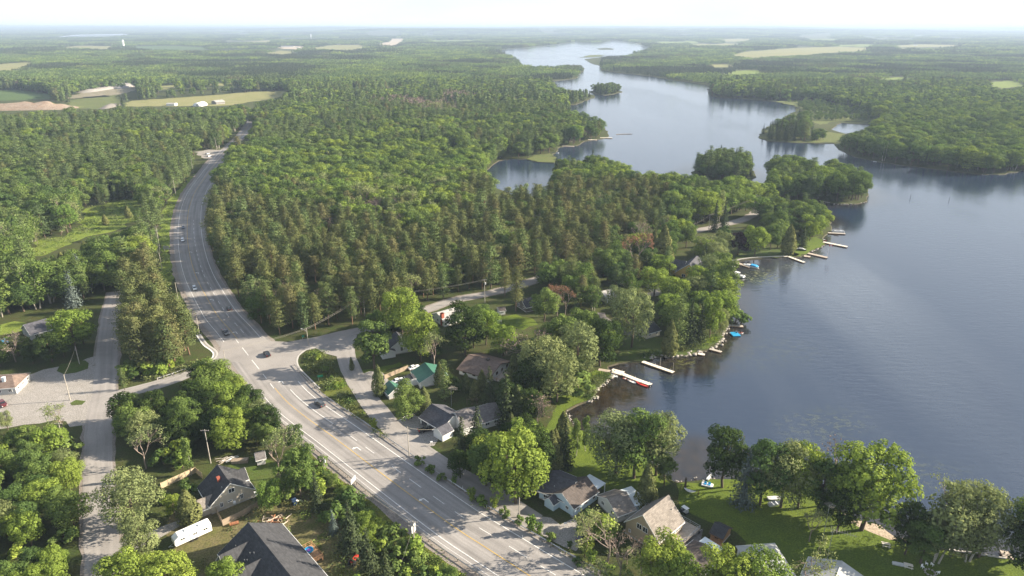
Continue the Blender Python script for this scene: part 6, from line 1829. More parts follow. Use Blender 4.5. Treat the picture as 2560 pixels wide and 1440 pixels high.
# big dark hip house at the bottom
t, L, hw = house('house', "large house with wide charcoal gabled roof at the bottom of the picture", (620, 1306), (722, 1434), 7.6, 7.6, 3.1, 'wall_grey', 'roof_black', ext=(0, 3.5), vents=7, auto=True)
for xx in (-L / 2 + 4.8, -L / 2 + 12.2):
    gable(t, 6.2, 3.2, 3.1, 6.4, 'wall_grey', 'roof_black', 0.45, 0, 'trim', (xx, -5.6), math.radians(90))
deck(t, -L / 2 + 9.5, -L / 2 + 15.5, hw + 0.1, hw + 3.4, 1.0, 'deck_wood', 'deck_wood', ('x0', 'x1', 'y1'))
PO = thing('inflatable_pool', "round blue and purple paddling pool on the wooden deck of the charcoal roofed house", 'pool', (0, 0, 0))
PO.matrix_world = t.matrix_basis @ Matrix.Translation((-L / 2 + 11.2, hw + 1.8, 1.0))
b = MB(); b.lathe([(1.0, 0), (1.15, 0.15), (1.1, 0.4), (0.95, 0.4), (0.9, 0.1)], sides=18); b.build('wall', M['blue_plastic'], PO); b = MB(); b.lathe([(0.45, 0.12), (0.45, 0.3)], sides=14); b.build('mat', mat('purple_plastic', (0.25, 0.10, 0.45), 0.5), PO)
# building by the parking lot
t, L, hw = house('shop_building', "low grey building with brown hipped roof at the left edge of the parking lot", (-62, 945), (30, 938), 5.0, 5.2, 3.0, 'wall_grey', 'roof_brown', 'building', hip=3.0, auto=True, chimney=(4.2, -2.4, 5.6, 0.9, 'metal_white'), door=('s0', 1.6, 2.4, 2.2, 'white'))
t, L, hw = house('house', "dark roofed house with white gable trim half hidden above the parking lot", (58, 812), (116, 796), 5.8, 5.0, 2.8, 'wall_grey', 'roof_slate', ext=(0, 0))
t, L, hw = house('house', "small white house with black roof behind the big round maple", (992, 832), (1003, 848), 6.3, 4.4, 3.4, 'wall_white', 'roof_black', ext=(1.5, 0), auto=False, wins=[('e1', 0, 2.0, 1.0, 1.8), ('s0', 0, 1.8, 1.2, 1.2), ('e0', 0, 1.8, 1.2, 1.2)])
gable(t, 5.0, 2.6, 2.6, 3.9, 'wall_white', 'roof_black', 0.3, 0, 'trim', (3.2, -5.6), 0)
t, L, hw = house('house', "white cottage with bright green metal roof", (1062, 906), (1085, 934), 4.8, 5.2, 2.6, 'wall_white', 'metal_green', auto=False, wins=[('s0', 2.5, 1.5, 1.0, 1.0), ('s0', -1, 1.5, 1.0, 1.0), ('e1', 1, 1.6, 1.2, 1.1)], door=('s0', 4.5, 0.95, 2.05, 'white'))
gable(t, 4.0, 2.0, 2.3, 2.8, 'wall_white', 'roof_black', 0.2, 0, 'trim', (-0.5, -6.6), 0)
t, L, hw = house('shed', "small shed with green roof hidden behind the round maple", (972, 951), (990, 970), 3.9, 2.6, 2.2, 'wall_grey', 'metal_green', 'shed', auto=True)
t, L, hw = house('house', "low brown roofed house with lit front gable and deck", (1171, 886), (1252, 909), 5.0, 7.0, 2.7, 'wall_white', 'roof_brown', trim='trim_brown', oh=0.9, auto=True, vents=1)
ro = [c for c in t.children if c.name.startswith('roof')][0]
cb = MB(); cb.box(1.0, 2.2, -0.6, 0.6, 4.0, 5.7); cb.build('chimney', M['roof_dkbrown'], ro)
deck(t, L / 2 + 0.1, L / 2 + 3.6, -5.0, 3.0, 0.6, 'deck', 'deck_wood', ('x1', 'y0'))
# garage and white bungalow
t, L, hw = house('garage', "garage block with navy shingle roof and white front beside the driveway", (1078, 1009), (1128, 1037), 5.2, 5.0, 2.7, 'wall_white', 'roof_slate', 'garage', ext=(0, 1.0), auto=False, wins=[('s0', 4.0, 1.6, 1.0, 1.0)])
for i, p in enumerate((-L / 2 + 2.0, -L / 2 + 6.0)):
    dm = MB(); dm.box(-1.3, 1.3, -0.08, -0.01, -1.1, 1.1); o = dm.build('garage_door', M['roof_slate'], t); o.matrix_local = side_matrix('s0', L, hw, p, 1.15)
gable(t, 4.2, 2.2, 2.5, 4.0, 'wall_white', 'roof_slate', 0.3, 0, 'trim', (L / 2 + 0.6, -4.6), math.radians(90))
t, L, hw = house('house', "white bungalow with two grey roof sections behind the two pointed spruces", (1137, 1031), (1187, 1016), 6.0, 5.0, 3.0, 'wall_white', 'roof_grey', auto=True, vents=1)
gable(t, 7.0, 4.6, 2.8, 5.5, 'wall_white', 'roof_grey', 0.45, 0, 'trim', (L / 2 + 3.9, -0.3), 0)
for p in (L / 2 + 2.2, L / 2 + 5.4):
    add_window(t, side_matrix('s0', L, 4.9, p, 1.6), 1.6, 1.2)
t, L, hw = house('house', "bungalow with pale grey roof and red brick chimney beside the lake road", (1092, 782), (1146, 766), 5.0, 5.2, 2.7, 'wall_white', 'roof_pale', auto=True)
ro = [c for c in t.children if c.name.startswith('roof')][0]
cb = MB(); cb.box(-L / 2 - 0.2, -L / 2 + 1.1, -3.6, -2.3, 0, 5.6); cb.box(-L / 2 - 0.3, -L / 2 + 1.2, -3.7, -2.2, 5.4, 5.6); cb.build('chimney', M['brick'], ro)
# pale blue house
t, L, hw = house('house', "pale blue house with dark hipped roof and crossing brown wing", (1372, 1176), (1440, 1204), 5.8, 5.2, 2.9, 'wall_blue', 'roof_slate', auto=True, vents=1)
t2 = t
A = G(1406, 1231, 5.4); B = G(1466, 1191, 5.4)
Lw = (Vector((B.x, B.y)) - Vector((A.x, A.y))).length
inv = (Matrix.Translation(t.location) @ Matrix.Rotation(t.rotation_euler.z, 4, 'Z')).inverted()
ca = inv @ Vector(((A.x + B.x) / 2, (A.y + B.y) / 2, 0)); dr = math.atan2(B.y - A.y, B.x - A.x) - t.rotation_euler.z
gable(t, Lw, 4.0, 2.9, 5.4, 'wall_blue', 'roof_dkbrown', 0.4, 0, 'trim', (ca.x, ca.y), dr)
MW = Matrix.Translation((ca.x, ca.y, 0)) @ Matrix.Rotation(dr, 4, 'Z')
for p in (-3.2, 0.2, 3.4):
    add_window(t, MW @ side_matrix('s0', Lw, 4.0, p, 1.6), 1.1, 1.1)
for p in (-1.8, 1.8):
    add_window(t, MW @ side_matrix('e0', Lw, 4.0, p, 1.6), 1.1, 1.1)
pb = MB(); pb.box(Lw / 2 + 0.6, Lw / 2 + 4.2, -3.6, 2.2, 2.75, 2.9, MW); pb.build('porch_roof', M['metal_white'], t)
pb = MB()
for x, y in ((Lw / 2 + 4.0, -3.4), (Lw / 2 + 4.0, 2.0), (Lw / 2 + 4.0, -0.7)):
    pb.box(x - 0.08, x + 0.08, y - 0.08, y + 0.08, 0, 2.75, MW)
pb.build('porch_post', M['trim'], t)
gable(t, 2.6, 1.6, 2.3, 3.6, 'wall_blue', 'roof_slate', 0.25, 0, 'trim', tuple((MW @ Vector((-Lw / 2 - 1.0, 2.6, 0))).xy), dr)
t, L, hw = house('house', "small grey roofed cottage left of the steep roofed house", (1518, 1246), (1566, 1229), 4.8, 4.4, 2.6, 'wall_white', 'roof_taupe', auto=True)
pb = MB(); pb.box(L / 2 + 0.5, L / 2 + 4.4, -4.2, 3.2, 2.9, 3.05); pb.build('sunroom_roof', M['metal_white'], t)
pb = MB(); pb.box(L / 2 + 0.02, L / 2 + 4.1, -3.9, 2.9, 0, 2.9); pb.build('sunroom', M['wall_blue'], t)
# steep house with deck
t, L, hw = house('house', "tan house with steep taupe roof and long railed deck", (1607, 1287), (1672, 1237), 8.8, 4.9, 3.9, 'wall_tan', 'roof_taupe', auto=False, vents=1, oh=0.4,
                 wins=[('e0', 0.9, 4.6, 1.5, 1.6), ('e0', -0.9, 4.6, 1.5, 1.6), ('e0', 3.6, 1.6, 0.7, 1.0), ('s0', 1.4, 2.5, 1.1, 1.5), ('s0', 2.6, 2.5, 1.1, 1.5), ('s0', 3.8, 2.5, 1.1, 1.5), ('e1', 0, 2.4, 3.0, 2.0)], door=('s0', -1.2, 1.0, 2.1, 'white'))
deck(t, -L / 2 + 3.4, L / 2 + 3.6, -hw - 3.0, -hw - 0.06, 0.95, 'deck', 'galv', ('x1', 'y0'))
deck(t, L / 2 + 0.06, L / 2 + 3.6, -hw - 0.02, hw - 1.0, 0.94, 'deck', 'galv', ('x1',))
st = MB()
for i in range(4):
    st.box(-L / 2 + 2.0 + i * 0.34, -L / 2 + 2.34 + i * 0.34, -hw - 2.6, -hw - 0.4, 0, 0.2 + i * 0.2)
st.build('deck_stairs', M['deck'], t)
# garage, shed and the roofs at the bottom
t, L, hw = house('garage', "white garage with dark brown shallow roof beside the boat trailer", (1716, 1403), (1769, 1361), 3.7, 3.4, 2.7, 'wall_white', 'roof_dkbrown', 'garage', auto=False, wins=[('s0', 1.5, 1.5, 1.0, 0.9)], door=('s0', 3.2, 0.95, 2.05, 'white'), vents=1)
pb = MB(); pb.box(L / 2 + 0.5, L / 2 + 3.2, -2.6, 2.6, 2.55, 2.7); pb.build('lean_to_roof', M['metal_white'], t); pb = MB(); pb.box(L / 2 + 0.02, L / 2 + 2.9, -2.4, 2.4, 0, 2.55); pb.build('lean_to', M['wall_white'], t)
t, L, hw = house('shed', "wooden garden shed with black roof and plank terrace", (1787, 1304), (1822, 1321), 3.7, 2.3, 2.3, 'wall_wood', 'roof_black', 'shed', trim='trim_brown', auto=False, wins=[('s0', 0, 1.4, 1.0, 0.9)])
deck(t, -L / 2, L / 2 + 0.5, -hw - 3.2, -hw - 0.05, 0.35, 'deck_wood', 'deck_wood', ())
t, L, hw = house('house', "house with pale grey metal hip roof behind the bright maples at the bottom", (1898, 1386), (1938, 1383), 4.8, 5.2, 2.7, 'wall_white', 'metal_grey', hip=3.0)
t, L, hw = house('house', "house with light grey metal roof under the yagi antenna mast", (2105, 1402), (2086, 1452), 5.0, 6.5, 2.7, 'wall_grey', 'metal_grey')
t, L, hw = house('house', "yellow gabled house with steep navy roof near the long dock", (1741, 641), (1723, 660), 8.6, 6.4, 3.4, 'wall_yellow', 'roof_slate', ext=(2.0, 0), auto=False, wins=[('e1', 0, 6.2, 1.3, 1.3), ('e1', -2.4, 1.9, 1.8, 1.6), ('e1', 2.4, 1.9, 1.8, 1.6), ('s0', 0, 1.8, 1.6, 1.4)])
gable(t, 9.0, 4.4, 3.2, 7.0, 'wall_yellow', 'roof_slate', 0.4, 0, 'trim', (-0.5, -8.4), math.radians(90))
t, L, hw = house('house', "dark low cottage in shade under the tall point conifers", (1598, 812), (1634, 802), 4.8, 4.5, 2.6, 'wall_cream', 'roof_black', auto=True)
t, L, hw = house('shed', "little white garden shed on the lawn beside the lake road", (1244, 768), (1262, 766), 3.2, 1.9, 2.3, 'wall_white', 'roof_dkbrown', 'shed', auto=True)
t, L, hw = house('house', "dark grey cottage behind the round leafy tree by the lake road", (1302, 748), (1330, 742), 5.0, 4.2, 2.6, 'wall_dark', 'roof_black', auto=True)
t, L, hw = house('house', "pale roofed cottage among pines between lake road and point", (1503, 728), (1530, 722), 4.8, 4.2, 2.6, 'wall_white', 'roof_pale', auto=True)
t, L, hw = house('house', "cream cottage glimpsed behind the leafy trees left of the yellow house", (1552, 690), (1570, 686), 4.8, 3.6, 2.6, 'wall_cream', 'roof_grey', auto=True)
t, L, hw = house('shed', "small grey shed at the edge of the thicket behind the beige house", (636, 1134), (662, 1128), 3.2, 1.8, 2.3, 'wall_grey', 'roof_grey', 'shed', auto=True)
t, L, hw = house('house', "pale cottage between lake road and the near shore trees", (1878, 498), (1896, 494), 4.8, 4, 2.6, 'wall_white', 'roof_slate', auto=True)
# farm buildings far off
t, L, hw = house('barn', "long low white barn on the hay field", (418, 257), (440, 257), 4.5, 5, 3.5, 'wall_white', 'roof_pale', 'barn', auto=False)
t, L, hw = house('barn', "grey barn at the right end of the hay field barns", (533, 251), (556, 249), 6, 7, 4, 'wall_dark', 'roof_pale', 'barn', auto=False)
DB = thing('dome_barn', "round topped white barn on the hay field", 'barn', G(501, 265), 0.0)
b = MB(); prof = [(7.5 * math.cos(math.pi * i / 14), 6.0 * math.sin(math.pi * i / 14) + 0.2) for i in range(15)]
b.prism(prof, -11, 11); b.build('roof', M['white'], DB, True); b = MB(); b.box(-2.2, 2.2, -11.1, -11.0, 0, 4); b.build('door', M['metal_grey'], DB)
t, L, hw = house('barn', "long barn of the far white farm with silo", (288, 112), (318, 112), 13, 10, 7, 'wall_dark', 'metal_white', 'barn', auto=False)
t, L, hw = house('barn', "white farmhouse row right of the far silo", (318, 119), (334, 119), 8, 8, 5, 'wall_white', 'roof_pale', 'barn', auto=False)
def silo(u, v, r, h, label, cat='silo', name='silo'):
    g = G(u, v); s = thing(name, label, cat, (g.x, g.y, 0))
    b = MB(); b.lathe([(r, 0), (r, h)], sides=14); b.build('shaft', M['white'], s); b = MB(); b.lathe([(r, h), (r * 0.85, h + r * 0.6), (r * 0.4, h + r * 0.95), (0.05, h + r * 1.05)], sides=14); b.build('dome', M['metal_white'], s)
    return s
silo(310, 121, 5.5, 42, "white tower silo of the far farm at upper left")
silo(778, 96, 5, 40, "tall pale silo far off above the pale fields")
silo(962, 84, 12, 90, "white water tower near the horizon left of the mast", 'tower', 'water_tower')
def water_tower(u, v, h, label):
    g = G(u, v); s = thing('water_tower', label, 'tower', (g.x, g.y, 0))
    b = MB(); b.lathe([(3, 0), (2.2, h * 0.6), (4, h * 0.66)], sides=10); b.build('shaft', M['white'], s); b = MB(); b.lathe([(4, h * 0.64), (13, h * 0.72), (15, h * 0.82), (11, h * 0.94), (2, h)], sides=14); b.build('tank', M['white'], s)
water_tower(1213, 82.5, 75, "white mushroom water tower near the horizon")
g = G(1029, 83); s = thing('radio_mast', "thin lattice mast standing on the horizon", 'mast', (g.x, g.y, 0)); b = MB(); b.tube([(0, 0, 0), (0, 0, 108)], [2.6, 1.8], 4); b.build('shaft', M['galv'], s)
g = G(2158, 84); s = thing('radio_mast', "faint thin mast on the horizon at right", 'mast', (g.x, g.y, 0)); b = MB(); b.tube([(0, 0, 0), (0, 0, 112)], [2.0, 1.4], 4); b.build('shaft', M['galv'], s)
for u0, u1, v, lab in ((703, 735, 115, "long white and red farm building in the pale far field"), (740, 748, 117, "small white house beside the long far farm building"), (826, 838, 108, "white farmhouse above the pale far fields"), (842, 852, 109, "second white farmhouse above the pale far fields"), (544, 558, 91, "white factory hall far off at upper left"), (758, 776, 162, "white house in the forest left of centre"),
                       (38, 46, 124, "white cottage in the far left woods"), (14, 22, 76, "tiny white shed near the left horizon"), (84, 94, 79, "tiny white hall near the left horizon"), (1738, 1746, 151, "white gable in the forest beyond the lake"), (1918, 1930, 173, "grey barn beside the bright green far field"), (1433, 1446, 77, "white hall near the horizon above the far lake"), (870, 879, 220, "white cabin in the clearing beyond the wood"), (2286, 2292, 112, "tiny white house above the far right fields")):
    house('farm_building', lab, (u0, v), (u1, v), 6, 5.5 + (v < 125) * 2, 4, 'wall_white', 'roof_pale', 'building', auto=False, zbase=0)

# ------------------------------------------------------------------ cars
def make_car(label, col, kind='sedan', loc=(0, 0, 0), rz=0.0, group=None):
    t = thing('car', label, 'car', loc, rz, group)
    suv = kind != 'sedan'
    W = 0.92 if suv else 0.89
    # local +x is forward
    if kind == 'pickup':
        low = [(-2.7, .45), (2.6, .42), (2.7, .7), (2.6, 1.05), (1.2, 1.12), (-0.4, 1.12), (-0.45, 1.12), (-2.7, 1.12)]
        cab = [(1.0, 1.12), (0.35, 1.78), (-0.75, 1.82), (-0.95, 1.12)]
        wx = 1.75
    elif suv:
        low = [(-2.3, .38), (2.2, .36), (2.33, .62), (2.25, .98), (1.05, 1.10), (-2.2, 1.10), (-2.36, .85)]
        cab = [(1.05, 1.10), (0.35, 1.66), (-1.75, 1.70), (-2.2, 1.10)]
        wx = 1.4
    else:
        low = [(-2.25, .34), (2.2, .32), (2.32, .55), (2.2, .82), (1.0, .94), (-1.65, .96), (-2.2, .92), (-2.33, .65)]
        cab = [(0.95, .94), (0.15, 1.42), (-1.05, 1.44), (-1.75, .96)]
        wx = 1.38
    b = MB()
    def loft(prof, w0, w1, z0, z1):
        n = len(prof)
        p = []
        for s in (-1, 1):
            for x, z in prof:
                w = w0 + (w1 - w0) * (z - z0) / max(1e-6, z1 - z0)
                p.append((x, s * w, z))
        b.faces(p, [tuple(range(n))[::-1], tuple(range(n, 2 * n))] + [(i, (i + 1) % n, (i + 1) % n + n, i + n) for i in range(n)])
    zt = max(z for _, z in cab); zb = cab[0][1]
    loft(low, W, W * 0.97, low[0][1], zb)
    loft(cab, W * 0.93, W * 0.74, zb, zt)
    if kind == 'pickup':
        b.box(-2.6, -1.05, -W * 0.85, W * 0.85, 1.12, 1.16)
    body = b.build('body', M[col], t)
    md = body.modifiers.new('bevel', 'BEVEL'); md.width = 0.07; md.segments = 2; md.limit_method = 'ANGLE'
    def slab(name, pts, mt):
        q = MB(); q.poly(pts); q.poly([p for p in pts][::-1]); return q.build(name, M[mt], t)
    (x0, z0), (x1, z1), (x2, z2), (x3, z3) = cab
    lerp = lambda a, c, f: a + (c - a) * f
    def wat(z): return W * 0.93 + (W * 0.74 - W * 0.93) * (z - zb) / (zt - zb)
    for nm, (xa, za), (xb, zbb) in (('windscreen', cab[0], cab[1]), ('rear_window', cab[3], cab[2])):
        q = MB(); pp = []
        for f, e in ((0.12, 0.9), (0.88, 0.9)):
            x = lerp(xa, xb, f); z = lerp(za, zbb, f); w = wat(z) * e
            pp.append((x, z, w))
        sx = 0.02 if nm == 'windscreen' else -0.02
        pts = [(pp[0][0] + sx, -pp[0][2], pp[0][1] + .015), (pp[0][0] + sx, pp[0][2], pp[0][1] + .015), (pp[1][0] + sx, pp[1][2], pp[1][1] + .015), (pp[1][0] + sx, -pp[1][2], pp[1][1] + .015)]
        q.poly(pts if nm == 'windscreen' else pts[::-1]); q.build(nm, M['glass'], t)
    for s in (-1, 1):
        q = MB()
        za = lerp(zb, zt, .14); zc = lerp(zb, zt, .84)
        fx = lambda z: lerp(x0, x1, (z - zb) / (zt - zb)) - 0.10
        bx_ = lambda z: lerp(x3, x2, (z - zb) / (zt - zb)) + 0.12
        pts = [(fx(za), s * (wat(za) + .012), za), (bx_(za), s * (wat(za) + .012), za), (bx_(zc), s * (wat(zc) + .012), zc), (fx(zc), s * (wat(zc) + .012), zc)]
        q.poly(pts if s > 0 else pts[::-1]); q.build('side_window', M['glass'], t)
        for xw in (wx, -wx):
            w = MB(); w.tube([(xw, s * (W - 0.20), 0.34), (xw, s * (W + 0.02), 0.34)], 0.34, 12); wo = w.build('wheel', M['tyre'], t)
            r = MB(); r.tube([(xw, s * (W + 0.015), 0.34), (xw, s * (W + 0.035), 0.34)], 0.2, 10); r.build('rim', M['galv'], wo)
        f = low[2][0]; k_ = low[-1][0]
        h = MB(); h.box(f - 0.14, f + 0.02, s * W * 0.55 if s > 0 else s * W * 0.9, s * W * 0.9 if s > 0 else s * W * 0.55, low[2][1] + 0.02, low[2][1] + 0.17); h.build('headlight', M['lamp'], t)
        h = MB(); h.box(k_ - 0.02, k_ + 0.12, s * W * 0.6 if s > 0 else s * W * 0.92, s * W * 0.92 if s > 0 else s * W * 0.6, low[-1][1] + 0.0, low[-1][1] + 0.15); h.build('tail_light', M['lamp_red'], t)
        mr_ = MB(); mr_.box(x0 - 0.35, x0 - 0.18, s * (W + 0.02) if s > 0 else s * (W + 0.18), s * (W + 0.18) if s > 0 else s * (W + 0.02), zb + 0.02, zb + 0.16); mr_.build('mirror', M[col], t)
    return t

def on_road(u, v, toward=True, path=None):
    p = path or HWY
    g = G(u, v); i = int(np.argmin((p[0][:, 0] - g.x) ** 2 + (p[0][:, 1] - g.y) ** 2))
    d = p[1][i] * (-1 if toward else 1)
    return (g.x, g.y, 0.08), math.atan2(d[1], d[0])
for u, v, tw, col, kind, lab in ((800, 1014, False, 'car_grey', 'suv', "dark grey car on the highway nearest the camera"), (668, 889, False, 'car_black', 'suv', "black car crossing the sunlit road junction"), (565, 835, True, 'car_black', 'pickup', "black pickup waiting just before the junction"),
                                 (573, 774, False, 'car_black', 'sedan', "dark car in the shaded far lane above the junction"), (487, 724, True, 'car_silver', 'suv', "pale blue-silver car on the shaded highway bend"), (457, 603, True, 'car_white', 'suv', "white car on the upper highway bend"), (458, 571, True, 'car_blue', 'sedan', "dark blue car following the white one on the upper bend"), (607, 345, True, 'car_white', 'suv', "white car far up the highway")):
    loc, rz = on_road(u, v, tw)
    make_car(lab, col, kind, loc, rz, 'cars on the highway')
def car_at(u, v, u2, v2, col, kind, lab):
    a = G(u, v); b_ = G(u2, v2)
    make_car(lab, col, kind, (a.x, a.y, 0.07), math.atan2(b_.y - a.y, b_.x - a.x))
car_at(8, 1014, 18, 1024, 'car_red', 'suv', "dark red car parked beside the brown roofed lot building")
car_at(1035, 922, 1060, 914, 'car_white', 'sedan', "white car parked behind the green metal roof")
car_at(995, 955, 1015, 948, 'car_white', 'sedan', "white car parked before the green metal roof, nearer the road")
car_at(1066, 1078, 1085, 1073, 'car_black', 'pickup', "black pickup parked in the white bungalow's driveway")
car_at(523, 392, 534, 389, 'car_white', 'suv', "white van parked in the highway pull-off")
car_at(519, 386, 530, 383, 'car_silver', 'suv', "silver car parked in the highway pull-off behind the white van")
car_at(1452, 1342, 1456, 1325, 'car_blue', 'suv', "dark blue car parked at the end of the gravel lane")

# travel trailer
a = G(447, 1361); b_ = G(518, 1329); rz = math.atan2(b_.y - a.y, b_.x - a.x)
t = thing('travel_trailer', "long white travel trailer parked on the lawn", 'trailer', ((a.x + b_.x) / 2, (a.y + b_.y) / 2, 0), rz)
b = MB(); prof = [(-4.4, .55), (4.4, .55), (4.4, 2.9), (4.2, 3.05), (-3.4, 3.05), (-4.5, 2.3), (-4.6, 1.2)]
b.prism(prof, -1.25, 1.25); o = b.build('body', M['white'], t); md = o.modifiers.new('bevel', 'BEVEL'); md.width = 0.12; md.segments = 2
for x, y in ((-1.2, 0.1), (2.0, -0.2)):
    b = MB(); b.box(x - 0.45, x + 0.45, y - 0.4, y + 0.4, 3.05, 3.25); b.build('roof_hatch', M['fabric'], t)
for x in (-2.6, 0.4, 2.9):
    add_window(t, Matrix.Translation((x, -1.26, 2.0)), 1.2, 0.7)
b = MB(); b.box(-0.9, -0.2, -1.31, -1.26, 0.7, 2.6); b.build('door', M['fabric'], t)
for x in (-0.5, 0.5):
    for y in (-1.2, 1.2):
        b = MB(); b.tube([(x, y - 0.12, 0.36), (x, y + 0.12, 0.36)], 0.36, 12); b.build('wheel', M['tyre'], t)
b = MB(); b.tube([(-4.4, 0.6, 0.55), (-5.8, 0, 0.5)], 0.06, 4); b.tube([(-4.4, -0.6, 0.55), (-5.8, 0, 0.5)], 0.06, 4); b.build('hitch', M['galv'], t)

# ------------------------------------------------------------------ poles, wires, signs, rails
POLES = {}
def pole(key, base, top, label, arms=1, lamp=None, transformer=False, h=None):
    g = G(*base)
    if h is None:
        # height from the survey pixel of the top
        b_ = (720.0 - top[1]) / FPX
        dz = -SP + b_ * CP; dy = CP + b_ * SP
        h = CAM_H + dz * (g.y / dy)
        h = max(5.0, min(13.5, h))
    t = thing('utility_pole' if lamp is None else 'street_lamp', label, 'pole' if lamp is None else 'street lamp', (g.x, g.y, 0), 0.0, 'utility poles along the roads')
    b = MB(); b.tube([(0, 0, -0.3), (0, 0, h)], [0.17, 0.11], 8); b.build('shaft', M['pole_wood'], t)
    for i in range(arms):
        z = h - 0.35 - 1.1 * i
        b = MB(); b.box(-1.2, 1.2, -0.06, 0.06, z - 0.06, z + 0.06)
        for x in (-1.1, -0.5, 0.5, 1.1):
            b.tube([(x, 0, z + 0.06), (x, 0, z + 0.25)], 0.05, 5)
        b.build('crossarm', M['pole_wood'], t)
    if transformer:
        b = MB(); b.lathe([(0.05, h - 2.6), (0.26, h - 2.55), (0.26, h - 1.6), (0.05, h - 1.5)], 0.42, 0, 10); b.build('transformer', M['fabric'], t)
    if lamp:
        dx, dy = lamp
        z = h - 1.6
        b = MB(); b.tube([(0, 0, z), (dx * 0.4, dy * 0.4, z + 0.7), (dx, dy, z + 1.0)], 0.05, 5); b.build('lamp_arm', M['galv'], t)
        b = MB(); b.box(dx - 0.3, dx + 0.3, dy - 0.14, dy + 0.14, z + 0.9, z + 1.05); b.build('lamp_head', M['fabric'], t)
    POLES[key] = Vector((g.x, g.y, h))
    return t
pole('lot', (176, 1001), (162, 937), "tall wooden pole in the middle of the gravel parking lot", 0)
pole('lotb', (163, 1120), (157, 1057), "wooden pole rising from the thicket below the parking lot", 1)
pole('lota', (199, 910), (190, 866), "wooden pole in the grass island of the parking lot", 0)
pole('thick', (527, 1158), (514, 1074), "old wooden pole behind the beige house", 1)
pole('corner', (119, 1420), (112, 1377), "pale pole in the wood left of the left road", 0)
pole('emb', (813, 1190), (809, 1137), "double-armed pole with transformer left of the guard rail", 2, None, True)
pole('rear', (1037, 1380), (1031, 1303), "pole beside the rear signboard at the bottom", 2)
pole('verge', (1023, 1142), (1019, 1067), "pale pole on the verge before the bungalow driveway", 0)
pole('lampr', (1298, 1293), (1302, 1214), "street lamp pole with curved arm before the pale blue house", 0, (2.6, 0.6))
pole('lampj', (771, 863), (767, 820), "street lamp pole at the tip of the junction verge", 0, (-2.2, 0.6))
pole('juncl', (566, 922), (562, 875), "pole on the left side of the road junction", 0)
pole('bend1', (498, 832), (495, 792), "pole at the roadside by the pine grove", 0)
pole('bend2', (447, 757), (443, 706), "pole behind the gravel shoulder of the bend", 0)
pole('up1', (405, 672), (399, 632), "roadside pole left of the bend, lower of two", 0)
pole('up2', (400, 622), (391, 565), "roadside pole left of the bend, upper of two", 1)
pole('up3', (404, 512), (402, 485), "pole on the meadow verge of the upper highway", 0)
pole('up4', (440, 490), (436, 450), "pole on the verge beside the upper bend", 0)
pole('up5', (483, 432), (480, 394), "pole on the verge below the pull-off", 0)
pole('up6', (542, 376), (539, 341), "pole at the back of the highway pull-off", 0)
pole('up7', (566, 336), (563, 309), "pole left of the highway beyond the pull-off", 0)
pole('lr1', (912, 790), (908, 738), "pole at the wood edge behind the junction", 0)
pole('lr2', (1212, 757), (1212, 698), "dark pole with long side arm on the lake road", 1, None, True)
pole('lr3', (1771, 578), (1774, 536), "pole beside the far lake road, before the slim spruces", 1)
pole('lr4', (1726, 606), (1725, 560), "dark pole in the wood left of the slim spruces", 0)
pole('lr5', (1894, 519), (1897, 488), "pole at the end of the lake road by the channel", 0)
pole('lr6', (1627, 640), (1626, 580), "dark pole in front of the tall cedars", 2)
def wires(a, b_, n=2, sag=0.9, label="", sp=0.9, dz=0.3):
    A = POLES[a] if isinstance(a, str) else a; B = POLES[b_] if isinstance(b_, str) else b_
    d = (B - A); p = Vector((-d.y, d.x, 0)).normalized()
    for i in range(n):
        o = p * sp * (i - (n - 1) / 2)
        m = MB(); m.tube([A + o + d * t_ + Vector((0, 0, -dz - sag * 4 * t_ * (1 - t_))) for t_ in np.linspace(0, 1, 9)], 0.032, 4)
        tag(m.build('overhead_wire', M['wire']), label, 'wire', 'overhead wires')
wires('juncl', 'lampj', 2, 0.6, "wires crossing the highway at the junction")
wires('lampj', 'lr1', 2, 0.6, "wires rising from the junction lamp to the wood edge")
wires('lr1', 'lr2', 2, 1.2, "wires along the lake road before the pine wood")
wires('lampr', Vector(tuple(HOUSES["pale blue ho"].location)) + Vector((-1, -4, 3.4)), 1, 0.8, "sagging service wire from street lamp to the pale blue house")
wires('verge', Vector(tuple(HOUSES["white bungal"].location)) + Vector((-8, -6, 3.0)), 1, 0.5, "service wire from the pale pole to the white bungalow")
wires('lr3', 'lr5', 2, 0.8, "wires above the far lake road")
wires('lr3', 'lr4', 1, 0.8, "wire from the far lake road pole into the wood")
wires('lot', 'lota', 1, 0.5, "wire across the parking lot")
wires('up2', 'up1', 2, 0.6, "wires beside the highway bend")
wires('up3', 'up4', 1, 0.6, "wire along the upper verge")
wires('emb', 'rear', 2, 1.0, "wires along the embankment between the two armed poles")
wires('rear', G(985, 1440, 0), 1, 0.0, "slanting guy wire from the signboard pole to the ground", dz=2.0)

